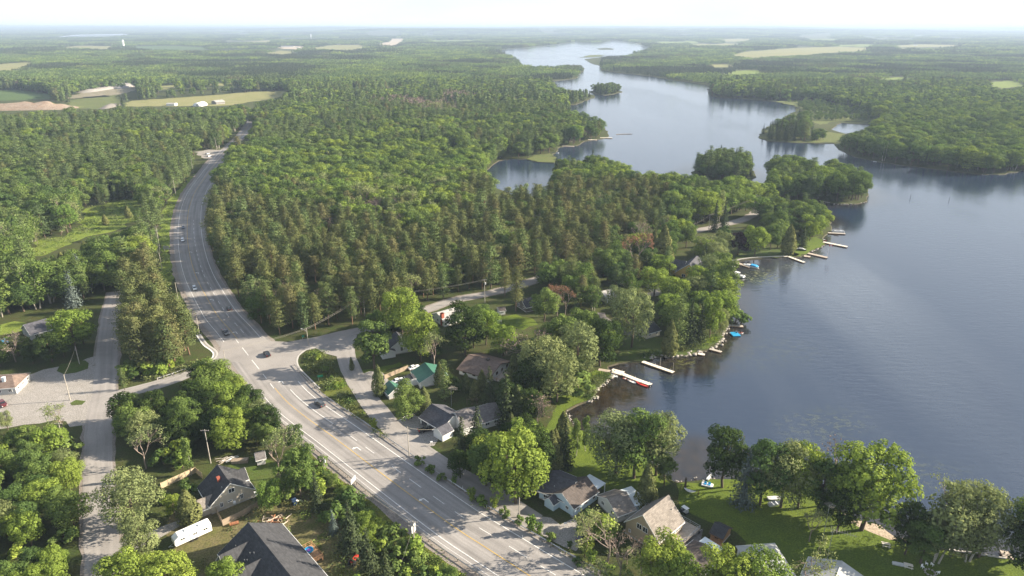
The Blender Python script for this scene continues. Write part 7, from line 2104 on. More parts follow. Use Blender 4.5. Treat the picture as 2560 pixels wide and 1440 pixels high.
def signboard(u, v, w, h, z0, label, n=2, rz=0.0, mt='sign_back', name='road_sign'):
    g = G(u, v)
    t = thing(name, label, 'sign', (g.x, g.y, 0), rz)
    for s in np.linspace(-0.5, 0.5, n):
        b = MB(); b.box(s * w * 0.7 - 0.07, s * w * 0.7 + 0.07, 0.06, 0.2, -0.3, z0 + h); b.build('post', M['pole_wood'], t)
    k = max(1, int(round(w / 0.8)))
    for i in range(k):
        b = MB(); x0 = -w / 2 + w * i / k; b.box(x0 + 0.01, x0 + w / k - 0.01, 0, 0.05, z0, z0 + h); b.build('panel', M[mt], t)
    return t
i = int(np.argmin(abs(hs_ - s_at(900, 1200)))); hrz = math.atan2(hd[i][1], hd[i][0])
signboard(885, 1220, 2.6, 1.6, 1.9, "back of a pale road sign beside the guard rail", 2, hrz - math.pi / 2 + 0.5)
signboard(1036, 1350, 2.4, 2.6, 2.2, "back of a tall pale signboard at the bottom embankment", 2, hrz - math.pi / 2 + 0.5)
signboard(417, 628, 3.4, 2.0, 1.2, "pale roadside board left of the highway bend", 2, 0.0)
signboard(802, 953, 2.0, 0.9, 1.6, "small green street sign on the junction verge", 1, 0.2, 'sign_green')
signboard(547, 664, 0.9, 1.3, 1.4, "small white sign at the wood edge right of the bend", 1, 0.0)
signboard(526, 372, 5, 4.5, 1.0, "tan advertising board at the back of the pull-off", 2, 0.0, 'fence_new')
signboard(759, 852, 0.9, 0.9, 1.6, "small yellow-green sign left of the junction lamp", 1, 0.0, 'sign_green')

def guard_rail(path, off, s0, s1, label, side):
    a, d, s = path
    k = np.nonzero((s >= s0) & (s <= s1))[0][::1]
    nr = np.stack([d[:, 1], -d[:, 0]], 1)
    i0 = k[0]
    t = thing('guard_rail', label, 'guard rail', (*(a[i0] + nr[i0] * off), 0.05))
    base = Vector(t.location)
    b = MB()
    P = [Vector((*(a[i] + nr[i] * off), 0.05)) - base for i in k]; Nn = [Vector((*nr[i], 0)) for i in k]
    prof = [(0.0, 0.48), (0.07, 0.55), (0.0, 0.62), (0.07, 0.69), (0.0, 0.78)]
    n0 = len(prof)
    for p, q in zip(P, Nn):
        b.v += [tuple(p - q * side * x + Vector((0, 0, z))) for x, z in prof]
    for i in range(len(P) - 1):
        for j in range(n0 - 1):
            f = (i * n0 + j, i * n0 + j + 1, (i + 1) * n0 + j + 1, (i + 1) * n0 + j)
            b.f.append(f); b.m.append(0)
    b.build('rail', M['galv'], t)
    pm = MB(); pm.box(-0.1, 0.1, -0.1, 0.1, -0.3, 0.85); me = pm.mesh('post', M['pole_wood'])
    for p, q in list(zip(P, Nn)):
        o = link('post', me, t); o.location = p + q * side * 0.14
guard_rail(HWY, -7.7, 0, s_at(655, 975), "steel guard rail along the left edge of the highway", -1)
guard_rail(HWY, 11.3, 0, s_at(775, 905), "steel guard rail along the right edge of the highway", 1)
bp2 = smooth_path([(393, 950), (430, 938), (470, 924)], 2.0)
guard_rail(bp2, 0, 0, 1e9, "white barrier rail along the side street by the pine grove", 1)
# reflector posts on the right verge
me = None
for i, (u, v) in enumerate([(1157, 1223), (1217, 1272), (1306, 1347), (1373, 1392), (1404, 1415), (845, 990), (872, 1030), (1110, 1195)]):
    g = G(u, v); t = thing('marker_post', "thin white marker post on the highway verge", 'marker post', (g.x, g.y, 0), 0, 'white marker posts along the highway verge')
    b = MB(); b.box(-0.05, 0.05, -0.04, 0.04, -0.2, 1.1); b.build('shaft', M['white'], t); b = MB(); b.box(-0.045, 0.045, -0.05, 0.05, 0.9, 1.0); b.build('band', M['black'], t)

# ------------------------------------------------------------------ fences
def fence(pts, h, label, mt='fence_wood', name='board_fence'):
    P = Gp(pts); c = P[0]
    t = thing(name, label, 'fence', (c.x, c.y, 0))
    pb = MB(); pb.box(-0.07, 0.07, -0.07, 0.07, -0.3, h + 0.1); pm = pb.mesh('post', M[mt])
    bb = MB(); bb.box(0.006, 0.284, -0.02, 0.02, 0.08, h); bm_ = bb.mesh('board', M[mt])
    rail = MB()
    left = 240
    for a, b_ in zip(P[:-1], P[1:]):
        d = b_ - a; L = d.length; ang = math.atan2(d.y, d.x)
        n = max(1, round(L / 2.4))
        for i in range(n + 1):
            o = link('post', pm, t); o.location = a - c + d * i / n; o.rotation_euler = (0, 0, ang)
        k = int(L / 0.29)
        for i in range(k):
            if left <= 0: break
            left -= 1
            o = link('board', bm_, t); o.location = a - c + d * (i / k); o.rotation_euler = (0, 0, ang)
        Mx = Matrix.Translation(a - c) @ Matrix.Rotation(ang, 4, 'Z')
        for z in (0.35, h - 0.3):
            rail.box(0, L, 0.025, 0.075, z - 0.05, z + 0.05, Mx)
    rail.build('rail', M[mt], t)
    return t
fence([(404, 1222), (440, 1205), (490, 1182), (506, 1196)], 1.9, "pale new board fence running left from the beige house", 'fence_new')
fence([(534, 1268), (546, 1292), (558, 1315), (600, 1295), (645, 1270)], 1.9, "weathered board fence round the yard below the beige house")
fence([(962, 948), (1000, 932), (1020, 924)], 1.8, "brown board fence left of the green metal roof", 'fence_wood')
fence([(1596, 1262), (1612, 1270), (1628, 1276)], 1.7, "board fence between the cottage and the steep roofed house", 'fence_wood')
# hedges
def hedge(pts, w, h, label):
    P = Gp(pts)
    rs_ = np.random.RandomState(len(label)); cd = Cards(rs_)
    c0 = P[0]
    for a, b_ in zip(P[:-1], P[1:]):
        L = (b_ - a).length; n = int(L * 26)
        d = (b_ - a) / L; q = Vector((-d.y, d.x, 0))
        t_ = rs_.rand(n) * L; ang = rs_.rand(n) * math.pi
        r = 0.85 + 0.25 * rs_.rand(n)
        pp = np.array([tuple(a - c0 + d * x) for x in t_]) + np.array([tuple(q)]) * (np.cos(ang) * w / 2 * r)[:, None] + np.array([[0, 0, 1]]) * (0.15 + np.sin(ang) * h * r)[:, None]
        nn = np.array([tuple(q)]) * np.cos(ang)[:, None] + np.array([[0, 0, 1]]) * np.sin(ang)[:, None] + rs_.normal(size=(n, 3)) * 0.4
        cd.add(pp, nn, 0.5 * (0.7 + 0.6 * rs_.rand(n)), rs_.rand(n))
    t = thing('hedge', label, 'hedge', (c0.x, c0.y, 0))
    link('leaves', cards_mesh('hedge', cd, M['leaf_mid']), t)
hedge([(-30, 1122), (30, 1105), (82, 1088)], 3.2, 3.0, "clipped yellow-green hedge below the parking lot")
hedge([(1660, 690), (1690, 700), (1725, 708)], 2.2, 2.4, "dark hedge in front of the yellow gabled house")

# ------------------------------------------------------------------ docks and boats
def dock(pts, w, label, mt='deck', posts=True, z=0.05, sec=3.0):
    P = Gp(pts, 0.0); c = P[0]
    t = thing('dock', label, 'dock', (c.x, c.y, 0))
    for a, b_ in zip(P[:-1], P[1:]):
        d = b_ - a; L = d.length; ang = math.atan2(d.y, d.x); n = max(1, round(L / sec))
        Mx = Matrix.Translation(a - c) @ Matrix.Rotation(ang, 4, 'Z')
        fr = MB()
        for s in (-1, 1):
            fr.box(0, L, s * w / 2 - 0.06, s * w / 2 + 0.06, z - 0.30, z - 0.02, Mx)
        fr.build('frame', M['deck_wood'], t)
        for i in range(n):
            b = MB(); b.box(L * i / n + 0.02, L * (i + 1) / n - 0.02, -w / 2, w / 2, z - 0.01, z + 0.06, Mx); b.build('deck_section', M[mt], t)
            if posts:
                b = MB(); s = 1 if i % 2 else -1; b.tube([Mx @ Vector((L * (i + 0.5) / n, s * (w / 2 + 0.08), -1.4)), Mx @ Vector((L * (i + 0.5) / n, s * (w / 2 + 0.08), z + 0.5))], 0.06, 5); b.build('piling', M['galv'], t)
    return t
M['dock_pale'] = mat('dock_pale', (0.66, 0.61, 0.52), 0.75, 0.12, 2.0); M['dock_grey'] = mat('dock_grey', (0.42, 0.38, 0.33), 0.8, 0.18, 2.0)
dock([(1496, 924), (1530, 929)], 1.8, "short plank gangway to the long dock with red boats", 'deck')
dock([(1528, 926), (1558, 934)], 3.2, "wide pale platform of the long dock with red boats", 'dock_pale')
dock([(1556, 935), (1594, 950), (1628, 962)], 1.9, "long pale dock with red boats tied to it", 'dock_pale')
dock([(1606, 904), (1684, 931)], 1.7, "straight pale dock with two tall mooring posts", 'dock_pale')
for u, v in ((1650, 916), (1682, 929)):
    g = G(u, v); t = thing('mooring_post', "tall thin post beside the straight pale dock", 'post', (g.x, g.y, -0.5), 0, 'tall posts of the straight dock'); b = MB(); b.tube([(0, 0, -1), (0, 0, 4.2)], 0.07, 6); b.build('shaft', M['dock_grey'], t)
dock([(1774, 872), (1804, 880)], 1.4, "small grey dock at the rocky tip of the point", 'dock_grey')
dock([(1745, 884), (1762, 887)], 1.5, "tiny floating plank off the rocky point", 'dock_pale', False)
dock([(1822, 813), (1858, 816)], 1.8, "short dock under the overhanging round shrub", 'dock_grey')
dock([(1833, 773), (1852, 775)], 1.8, "short grey dock half hidden by shore trees", 'dock_grey')
dock([(1826, 652), (1876, 668)], 2.2, "plank dock with the big cabin boat alongside", 'deck')
dock([(1958, 641), (1970, 641), (2011, 656)], 1.7, "white dock below the dark clipped hedge", 'dock_pale')
dock([(2020, 633), (2068, 644)], 2.4, "pale dock with wider end near the flag pole", 'deck')
dock([(2010, 640), (2026, 642)], 2.5, "small square dock beside the pale dock with wider end", 'deck')
dock([(2058, 605), (2118, 617)], 2.2, "long white dock farthest out from the sunlit lawn", 'dock_pale')
dock([(2070, 582), (2113, 584)], 2.0, "grey dock with the dark canopied boat", 'dock_grey')
dock([(1500, 344), (1531, 345)], 3, "dock at the tip of the far point", 'dock_pale')
dock([(1470, 349), (1492, 350)], 3, "white dock left of the far point's tip", 'dock_pale')
dock([(1405, 365), (1436, 366)], 3, "grey dock across the mouth of the pond", 'dock_grey')
def hull(t, L, W, H, mt, deckm=None, z=-0.35):
    st = [(-0.5, .86, 0), (-0.25, 1, 0), (0.1, 1, 0), (0.32, .72, 0.06), (0.44, .36, 0.14), (0.5, .03, 0.22)]
    b = MB(); n = len(st)
    for x, w, r in st:
        hw_ = W / 2 * w
        b.v += [(x * L, -hw_, z + H + r), (x * L, -hw_ * 0.7, z), (x * L, hw_ * 0.7, z), (x * L, hw_, z + H + r)]
    for i in range(n - 1):
        for j in range(3):
            b.f.append((i * 4 + j, i * 4 + j + 1, (i + 1) * 4 + j + 1, (i + 1) * 4 + j)); b.m.append(0)
    b.f.append((3, 2, 1, 0)); b.m.append(0)
    o = b.build('hull', M[mt], t)
    d = MB(); n0 = 0
    for x, w, r in st:
        d.v += [(x * L, -W / 2 * w * 0.97, z + H + r - 0.03), (x * L, W / 2 * w * 0.97, z + H + r - 0.03)]
    for i in range(n - 1):
        f = (i * 2, (i + 1) * 2, (i + 1) * 2 + 1, i * 2 + 1)
        if st[i][0] < 0.05 and deckm is None: pass
        d.f.append(f); d.m.append(0)
    d.build('deck', M[deckm or mt], t)
    return z + H
def boat(u, v, u2, v2, L, W, H, hullm, deckm, label, kind='open', cover=None):
    a = G(u, v, -0.5); b_ = G(u2, v2, -0.5); rz = math.atan2(b_.y - a.y, b_.x - a.x)
    t = thing('boat', label, 'boat', ((a.x + b_.x) / 2, (a.y + b_.y) / 2, -0.5), rz)
    top = hull(t, L, W, H, hullm, deckm)
    if kind in ('open', 'row'):
        for x in (-0.28, 0.02):
            b = MB(); b.box(x * L - 0.18, x * L + 0.18, -W * 0.42, W * 0.42, top - 0.02, top + 0.06); b.build('seat', M['fabric'], t)
    if kind in ('open', 'runabout', 'cabin'):
        b = MB(); b.box(-L / 2 - 0.45, -L / 2 - 0.05, -0.22, 0.22, top - 0.4, top + 0.5); b.build('motor', M['black'], t)
    if kind in ('runabout', 'cabin'):
        b = MB(); b.poly([(0.10 * L, -W * .42, top), (0.10 * L, W * .42, top), (0.03 * L, W * .36, top + 0.55), (0.03 * L, -W * .36, top + 0.55)]); b.poly([(0.03 * L, -W * .36, top + 0.55), (0.03 * L, W * .36, top + 0.55), (0.095 * L, W * .42, top), (0.095 * L, -W * .42, top)]); b.build('windscreen', M['glass'], t)
    if cover:
        b = MB(); pr = [(-L * 0.46, top), (0.05 * L, top + 0.02), (0.0, top + 0.75), (-L * 0.30, top + 0.6)]; b.prism(pr, -W * 0.42, W * 0.42); b.build('canvas_cover', M[cover], t)
    if kind == 'cabin':
        b = MB(); b.prism([(0.06 * L, top), (0.36 * L, top + 0.1), (0.30 * L, top + 0.35), (0.10 * L, top + 0.55)], -W * 0.32, W * 0.32); b.build('cabin_roof', M['boat_white'], t)
    return t
def pontoon(u, v, u2, v2, L, W, label, canopy='canopy_dark', deckm='fabric'):
    a = G(u, v, -0.5); b_ = G(u2, v2, -0.5); rz = math.atan2(b_.y - a.y, b_.x - a.x)
    t = thing('pontoon_boat', label, 'boat', ((a.x + b_.x) / 2, (a.y + b_.y) / 2, -0.5), rz)
    for s in (-1, 1):
        b = MB(); b.tube([(-L / 2, s * W * 0.33, 0.1), (L * 0.42, s * W * 0.33, 0.1), (L / 2, s * W * 0.33, 0.3)], [0.32, 0.32, 0.06], 8); b.build('float', M['galv'], t)
    b = MB(); b.box(-L / 2, L / 2, -W / 2, W / 2, 0.45, 0.55); b.build('deck', M[deckm], t)
    b = MB()
    for x0, x1, y0, y1 in ((-L * .45, L * .45, -W / 2, -W / 2 + .06), (-L * .45, L * .45, W / 2 - .06, W / 2), (L * .45 - .06, L * .45, -W / 2 + .06, W / 2 - .06)):
        b.box(x0, x1, y0, y1, 0.55, 1.15)
    b.build('side_fence', M['boat_white'], t)
    for x, y in ((-0.25, -0.3), (-0.25, 0.3), (0.25, -0.3), (0.25, 0.3)):
        b = MB(); b.box(x * L - 0.5, x * L + 0.5, y * W - 0.35, y * W + 0.35, 0.55, 1.0); b.build('seat', M['boat_white'], t)
    if canopy:
        b = MB(); b.box(-L * .32, L * .08, -W * .46, W * .46, 2.2, 2.28); o = b.build('canopy', M[canopy], t)
        b = MB()
        for x in (-L * .3, L * .06):
            for y in (-W * .44, W * .44):
                b.tube([(x, y, 0.55), (x, y, 2.2)], 0.03, 4)
        b.build('canopy_frame', M['galv'], o)
boat(1618, 966, 1594, 957, 5.4, 2.1, 0.75, 'boat_red', 'red_plastic', "bright red boat moored at the end of the long dock", 'runabout')
boat(1566, 947, 1578, 951, 4.2, 2.2, 0.6, 'hull_red', 'hull_red', "brownish red raft boat beside the long dock", 'row')
boat(1577, 953, 1585, 957, 3.4, 1.5, 0.6, 'boat_white', 'fabric', "small white boat between the two red ones at the long dock", 'open')
boat(1522, 936, 1541, 942, 4.4, 2.2, 0.55, 'boat_white', 'boat_white', "upturned white boat beside the wide dock platform", 'row')
boat(1893, 670, 1862, 664, 8.2, 2.9, 1.1, 'boat_white', 'boat_white', "large white cabin boat with bright blue canvas", 'cabin', 'canvas_blue')
boat(1835, 667, 1818, 664, 5.2, 2.1, 0.7, 'boat_navy', 'fabric', "grey open boat left of the large cabin boat", 'runabout')
pontoon(1832, 688, 1860, 695, 6.6, 2.5, "white pontoon boat floating before the shore trees", 'fabric')
pontoon(2080, 580, 2110, 581, 7.2, 2.6, "pontoon boat with dark canopy at the grey dock")
boat(2054, 598, 2066, 602, 4.0, 1.8, 0.6, 'boat_red', 'black', "red and black boat drawn up on the sunlit lawn's edge", 'open')
boat(1376, 382, 1402, 383, 7, 2.6, 0.9, 'boat_white', 'boat_navy', "white and navy boat in the pond mouth", 'runabout')
boat(1237, 394, 1252, 395, 6, 2.4, 0.8, 'boat_white', 'boat_white', "white boat at the left end of the pond", 'runabout')
boat(2184, 404, 2194, 404, 5, 2, 0.7, 'boat_white', 'boat_white', "tiny white boat below the far wooded shore", 'runabout')
# swim raft with little boat
g = G(1838, 834); t = thing('swim_raft', "bright blue square swim raft on the lake", 'raft', (g.x, g.y, -0.45), 0.1)
b = MB(); b.box(-1.7, 1.7, -2.0, 2.0, 0.0, 0.35); o = b.build('raft_deck', M['blue_plastic'], t); md = o.modifiers.new('bevel', 'BEVEL'); md.width = 0.1; md.segments = 2
b = MB(); b.tube([(1.4, 1.8, 0.35), (1.4, 1.8, 0.9)], 0.04, 5); b.tube([(0.9, 1.8, 0.35), (0.9, 1.8, 0.9)], 0.04, 5); b.build('ladder', M['galv'], t)
boat(1844, 834, 1856, 833, 3.0, 1.5, 0.7, 'boat_white', 'hull_red', "small watercraft tied to the blue swim raft", 'runabout')
# flag pole
g = G(2068, 641); t = thing('flag_pole', "flag pole with red and white maple leaf flag at the dock end", 'flag pole', (g.x, g.y, 0))
b = MB(); b.tube([(0, 0, -0.5), (0, 0, 7.0)], [0.07, 0.05], 6); b.build('shaft', M['white'], t)
for k_, (x0, x1, mt) in enumerate(((0.06, 0.56, 'red_plastic'), (0.56, 1.5, 'white'), (1.5, 2.0, 'red_plastic'))):
    b = MB(); b.box(x0, x1, -0.015, 0.015, 5.8, 6.9); fl = b.build('flag_stripe', M[mt], t)
leafp = [(0, .42), (.08, .25), (.2, .3), (.17, .08), (.36, .14), (.3, .0), (.38, -.05), (.12, -.22), (.15, -.32), (.02, -.28), (.02, -.45), (-.02, -.45), (-.02, -.28), (-.15, -.32), (-.12, -.22), (-.38, -.05), (-.3, .0), (-.36, .14), (-.17, .08), (-.2, .3), (-.08, .25)]
for s in (-1, 1):
    b = MB(); p = [(1.03 + x, s * 0.022, 6.35 + z) for x, z in leafp]; b.poly(p if s < 0 else p[::-1]); b.build('leaf_emblem', M['red_plastic'], t)
# buoys, log
for u, v, lab in ((2276, 494, "left one of two thin dark buoys on the open lake"), (2373, 500, "right one of two thin dark buoys on the open lake")):
    g = G(u, v); t = thing('buoy', lab, 'buoy', (g.x, g.y, -0.5)); b = MB(); b.lathe([(0.25, -0.2), (0.3, 0.1), (0.12, 0.3), (0.1, 3.0), (0.03, 3.1)], sides=8); b.build('spar', M['canopy_dark'], t)
a = G(1540, 335); t = thing('floating_log', "pale floating log off the far point", 'log', (a.x, a.y, -0.5), 0.1); b = MB(); b.tube([(0, 0, 0), (12, 0.6, 0.15), (20, 0.2, 0.3)], [0.5, 0.45, 0.2], 6); b.build('stem', M['log'], t)

# ------------------------------------------------------------------ shore stones
def stone_mesh(seed):
    rs_ = np.random.RandomState(seed)
    bm = bmesh.new(); bmesh.ops.create_icosphere(bm, subdivisions=1, radius=1.0)
    for v in bm.verts:
        v.co *= 0.75 + 0.45 * rs_.rand(); v.co.z *= 0.65
    me = bpy.data.meshes.new('boulder'); bm.to_mesh(me); bm.free(); me.materials.append(M['rock']); return me
ST = [stone_mesh(i) for i in range(6)]
rs = np.random.RandomState(12)
runs = [([(1414, 1026), (1424, 1048), (1436, 1066)], 26, 0.5), ([(1478, 998), (1495, 970), (1515, 952), (1530, 940)], 60, 0.75), ([(1622, 894), (1657, 889), (1711, 889), (1743, 880), (1772, 873), (1801, 854), (1812, 830), (1818, 812)], 110, 0.8), ([(2026, 628), (2045, 620), (2062, 611)], 24, 0.7), ([(2050, 502), (2103, 510), (2163, 505)], 30, 0.8), ([(1690, 1206), (1730, 1202), (1775, 1197)], 26, 0.5)]
for pts_, n, sz in runs:
    p = smooth_path(pts_, 1.0)[0]
    for i in range(n):
        q = p[rs.randint(len(p))] + rs.normal(size=2) * 0.7
        o = link('boulder', ST[rs.randint(6)])
        s = sz * (0.35 + 0.75 * rs.rand() ** 1.5)
        o.location = (q[0], q[1], -0.25 + 0.2 * rs.rand()); o.scale = (s * (0.8 + 0.5 * rs.rand()), s, s * 0.8); o.rotation_euler = (0, 0, rs.rand() * 6.28)
        k = runs.index((pts_, n, sz))
        lab = ["grey stone edging the narrow lawn inlet", "grey stone of the rubble bank beside the long dock", "pale stone along the shore of the grassy point", "pale stone below the sunlit lawn with the flag", "stone at the foot of the wooded point", "low stone of the shore wall at the lawn"][k]
        tag(o, lab, 'stone', lab.replace('stone', 'stones', 1))
def wall_run(pts_, w, h, label):
    p = smooth_path(pts_, 2.0)
    g = p[0][0]; t = thing('retaining_wall', label, 'wall', (g[0], g[1], 0))
    b = MB(); nr = np.stack([p[1][:, 1], -p[1][:, 0]], 1)
    for i in range(len(p[0])):
        for s, z in ((-1, -0.9), (-1, h), (1, h), (1, -0.9)):
            q = p[0][i] + nr[i] * s * w / 2 - g; b.v.append((q[0], q[1], z))
    for i in range(len(p[0]) - 1):
        for j in range(4):
            b.f.append((i * 4 + j, i * 4 + (j + 1) % 4, (i + 1) * 4 + (j + 1) % 4, (i + 1) * 4 + j)); b.m.append(0)
    b.build('wall_body', M['concrete'], t)
wall_run([(1826, 652), (1874, 645.5), (1920, 642.5), (1956, 641.5)], 0.6, 0.35, "grey concrete shore wall below the purple leaved tree")
wall_run([(2364, 1374), (2430, 1383), (2514, 1396.5)], 0.5, 0.25, "low pale shore wall beyond the beach")
dock([(2522, 1398), (2512, 1378)], 2.2, "small pier at the right end of the low shore wall", 'deck')

# ------------------------------------------------------------------ garden things
def at_px(u, v): 
    g = G(u, v); return (g.x, g.y, 0.03)
# hip: white row boat, upturned boat, pedal boat
t = thing('rowing_boat', "white rowing boat lying on the sunlit lawn", 'boat', at_px(1939, 1262), 0.25); hull(t, 4.2, 1.6, 0.6, 'boat_white', 'car_grey', 0.05)
for x in (-1.0, 0.2): b = MB(); b.box(x - .15, x + .15, -.7, .7, .58, .66); b.build('seat', M['boat_white'], t)
t = thing('rowing_boat', "grey overturned boat behind the white rowing boat", 'boat', at_px(1936, 1248), 0.1); o = hull(t, 3.8, 1.5, 0.5, 'fabric', 'fabric', 0.02)
t = thing('pedal_boat', "white pedal boat with two seats on the shore lawn", 'pedal boat', at_px(1768, 1214), -0.35)
b = MB(); b.box(-1.6, 1.6, -.85, .85, 0.05, 0.45); o = b.build('hull', M['boat_white'], t); md = o.modifiers.new('bevel', 'BEVEL'); md.width = .18; md.segments = 3
for x in (-.55, .55):
    b = MB(); b.box(x - .35, x + .35, -.45, .35, .45, .62); b.box(x - .35, x + .35, .35, .5, .45, .95); b.build('seat', M['canvas_blue'], t)
t = thing('covered_boat', "grey covered boat lying on the sunlit shore lawn", 'boat', at_px(2004, 626), -0.5); tp_ = hull(t, 5.0, 1.9, 0.7, 'car_grey', 'fabric', 0.1); b = MB(); b.prism([(-2.3, tp_), (1.6, tp_), (0.4, tp_ + 0.55), (-1.6, tp_ + 0.45)], -0.8, 0.8); b.build('cover', M['metal_grey'], t)
t = thing('beached_kayak', "small pale boat drawn up on the shore wall by the dark maple", 'boat', at_px(1774, 1195), 0.9); hull(t, 3.0, 0.9, 0.4, 'boat_white', 'fabric', 0.05)
# hammock between a post and a tree
g = G(1724, 1232); t = thing('hammock', "pale hammock slung on a stand over the shaded lawn", 'hammock', (g.x, g.y, 0), -0.5)
b = MB()
for i in range(9):
    x = -1.6 + 3.2 * i / 8; z = 0.55 + 0.45 * ((i - 4) / 4) ** 2; w_ = 0.55 * (1 - ((i - 4) / 4.6) ** 2) + 0.05
    b.v += [(x, -w_, z + .08), (x, 0, z), (x, w_, z + .08)]
for i in range(8):
    for j in range(2):
        b.f.append((i * 3 + j, (i + 1) * 3 + j, (i + 1) * 3 + j + 1, i * 3 + j + 1)); b.m.append(0)
b.build('hammock_bed', M['fabric'], t); b = MB()
for s in (-1, 1): b.tube([(s * 2.3, 0, 0), (s * 2.4, 0, 1.7)], .06, 5); b.tube([(s * 2.38, 0, 1.4), (s * 1.6, 0, 1.0)], .02, 4)
b.build('stand', M['deck_wood'], t)
g = G(1712, 1222); t = thing('tree_stump_post', "thick dark standing trunk beside the hammock", 'trunk', (g.x, g.y, 0)); b = MB(); b.tube([(0, 0, -.3), (.1, 0, 3.6)], [.35, .28], 8); b.build('bark', M['bark'], t)
# golf cart
t = thing('golf_cart', "golf cart with white roof beside the steep roofed house", 'golf cart', at_px(1711, 1283), 2.2)
b = MB(); b.box(-1.1, 1.1, -.55, .55, .3, .6); b.box(.6, 1.1, -.5, .5, .6, .95); b.build('body', M['car_grey'], t); b = MB(); b.box(-.7, .0, -.5, .5, .6, .85); b.box(-.85, -.7, -.5, .5, .6, 1.25); b.build('seat', M['fabric'], t)
b = MB(); b.box(-1.0, .8, -.58, .58, 1.85, 1.92); b.build('canopy_roof', M['white'], t); b = MB()
for x in (-.95, .75):
    for y in (-.52, .52): b.tube([(x, y, .6), (x, y, 1.86)], .03, 4)
b.build('roof_frame', M['black'], t)
for x in (-.75, .75):
    for y in (-.5, .5): b = MB(); b.tube([(x, y - .1, .25), (x, y + .1, .25)], .25, 10); b.build('wheel', M['tyre'], t)
# boat trailers
def boat_trailer(u, v, u2, v2, label):
    a = G(u, v); c = G(u2, v2); rz = math.atan2(c.y - a.y, c.x - a.x); L = max(4.5, (c - a).length)
    t = thing('boat_trailer', label, 'trailer', (a.x, a.y, 0.05), rz)
    b = MB(); b.tube([(0, 0, .5), (L * .4, .8, .5), (L, .8, .5)], .06, 5); b.tube([(0, 0, .5), (L * .4, -.8, .5), (L, -.8, .5)], .06, 5)
    for x in (.4, .6, .8): b.tube([(L * x, -.8, .5), (L * x, .8, .5)], .045, 4)
    b.build('frame', M['galv'], t); b = MB()
    for s in (-.35, .35): b.box(L * .45, L, s - .08, s + .08, .62, .72)
    b.build('bunk', M['deck'], t)
    for s in (-1, 1): b = MB(); b.tube([(L * .7, s * .95 - .1, .33), (L * .7, s * .95 + .1, .33)], .33, 10); b.build('wheel', M['tyre'], t)
    b = MB(); b.tube([(.1, 0, 0), (.1, 0, .9)], .05, 5); b.build('jack', M['galv'], t)
boat_trailer(1722, 1344, 1744, 1326, "empty galvanised boat trailer on the gravel patio")
boat_trailer(1000, 1053, 1036, 1040, "empty boat trailer beside the navy roofed garage")
# propane tanks
def tank(u, v, label, lie=True, rz=0.3):
    t = thing('propane_tank', label, 'gas tank', at_px(u, v), rz); b = MB()
    if lie: b.tube([(-.95, 0, .75), (-.8, 0, .75), (.8, 0, .75), (.95, 0, .75)], [.2, .42, .42, .2], 12)
    else: b.lathe([(.1, .1), (.42, .2), (.42, 1.2), (.1, 1.4)], sides=12)
    b.build('vessel', M['white'], t, True); b = MB()
    for x in ((-.6, .6) if lie else (-.2, .2)): b.box(x - .06, x + .06, -.25, .25, 0, .38)
    b.build('cradle', M['concrete'], t)
tank(587, 1262, "white upright gas tank at the beige house wall", False); tank(1481, 1249, "white gas tank at the pale blue house wall", True, 0.6)
# wood pile, debris, steel drum
t = thing('timber_pile', "heap of old timber behind the large charcoal roofed house", 'timber pile', at_px(682, 1306), 0.4)
rs = np.random.RandomState(4)
for i in range(46):
    b = MB(); L_ = 1.2 + 2.2 * rs.rand(); x, y = rs.normal(size=2) * np.array([1.9, 1.1]); z = max(.1, 1.15 - .28 * (abs(x) + abs(y))) * rs.rand() + .1; an = rs.rand() * 3.14; el = rs.normal() * .15
    d_ = Vector((math.cos(an), math.sin(an), el)) * L_ / 2; b.tube([Vector((x, y, z)) - d_, Vector((x, y, z)) + d_], .10 + .06 * rs.rand(), 5); b.build('timber', M[('log', 'deck', 'fence_wood', 'rust')[rs.randint(4)]], t)
t = thing('steel_drum', "rusty steel cylinder lying below the weathered fence", 'drum', at_px(586, 1312), 0.45); b = MB(); b.tube([(-1.1, 0, .45), (1.1, 0, .45)], .45, 12); b.build('shell', M['rust'], t); b = MB(); 
for x in (-.5, .5): b.tube([(x - .04, 0, .45), (x + .04, 0, .45)], .48, 12)
b.build('hoop', M['rust'], t)
t = thing('toy_slide', "blue and white play slide beside the yard trees", 'toy slide', at_px(737, 1262), 0.8); b = MB(); b.box(-.5, .5, -.5, .5, 0, 1.1); b.box(-.6, .6, -.6, .6, 1.7, 1.8); b.build('tower', M['car_blue'], t); b = MB(); b.prism([(.5, 1.05), (2.2, .1), (2.2, .2), (.5, 1.15)], -.35, .35); b.build('slide', M['white'], t)
t = thing('tractor', "old red tractor in the shade below the embankment spruces", 'tractor', at_px(885, 1408), 1.2); b = MB(); b.box(-.3, 1.7, -.35, .35, .7, 1.3); b.box(-.9, -.1, -.45, .45, .8, 1.1); b.build('body', M['red_plastic'], t)
for x, r_, w_ in ((-.7, .75, .25), (1.4, .42, .15)):
    for s in (-1, 1): b = MB(); b.tube([(x, s * .65 - w_ / 2, r_), (x, s * .65 + w_ / 2, r_)], r_, 12); b.build('wheel', M['tyre'], t)
b = MB(); b.box(-.75, -.35, -.25, .25, 1.1, 1.5); b.build('seat', M['black'], t); b = MB(); b.tube([(1.2, .1, 1.3), (1.2, .1, 2.0)], .05, 6); b.build('exhaust', M['rust'], t)
t = thing('tarp_shelter', "blue tarpaulin shelter at the left edge above the lot", 'shelter', at_px(4, 868), 0.1); b = MB(); b.prism([(-2.6, 1.8), (0, 2.7), (2.6, 1.8), (2.6, 1.86), (0, 2.76), (-2.6, 1.86)], -2.5, 2.5); b.build('tarpaulin', M['canvas_blue'], t); b = MB()
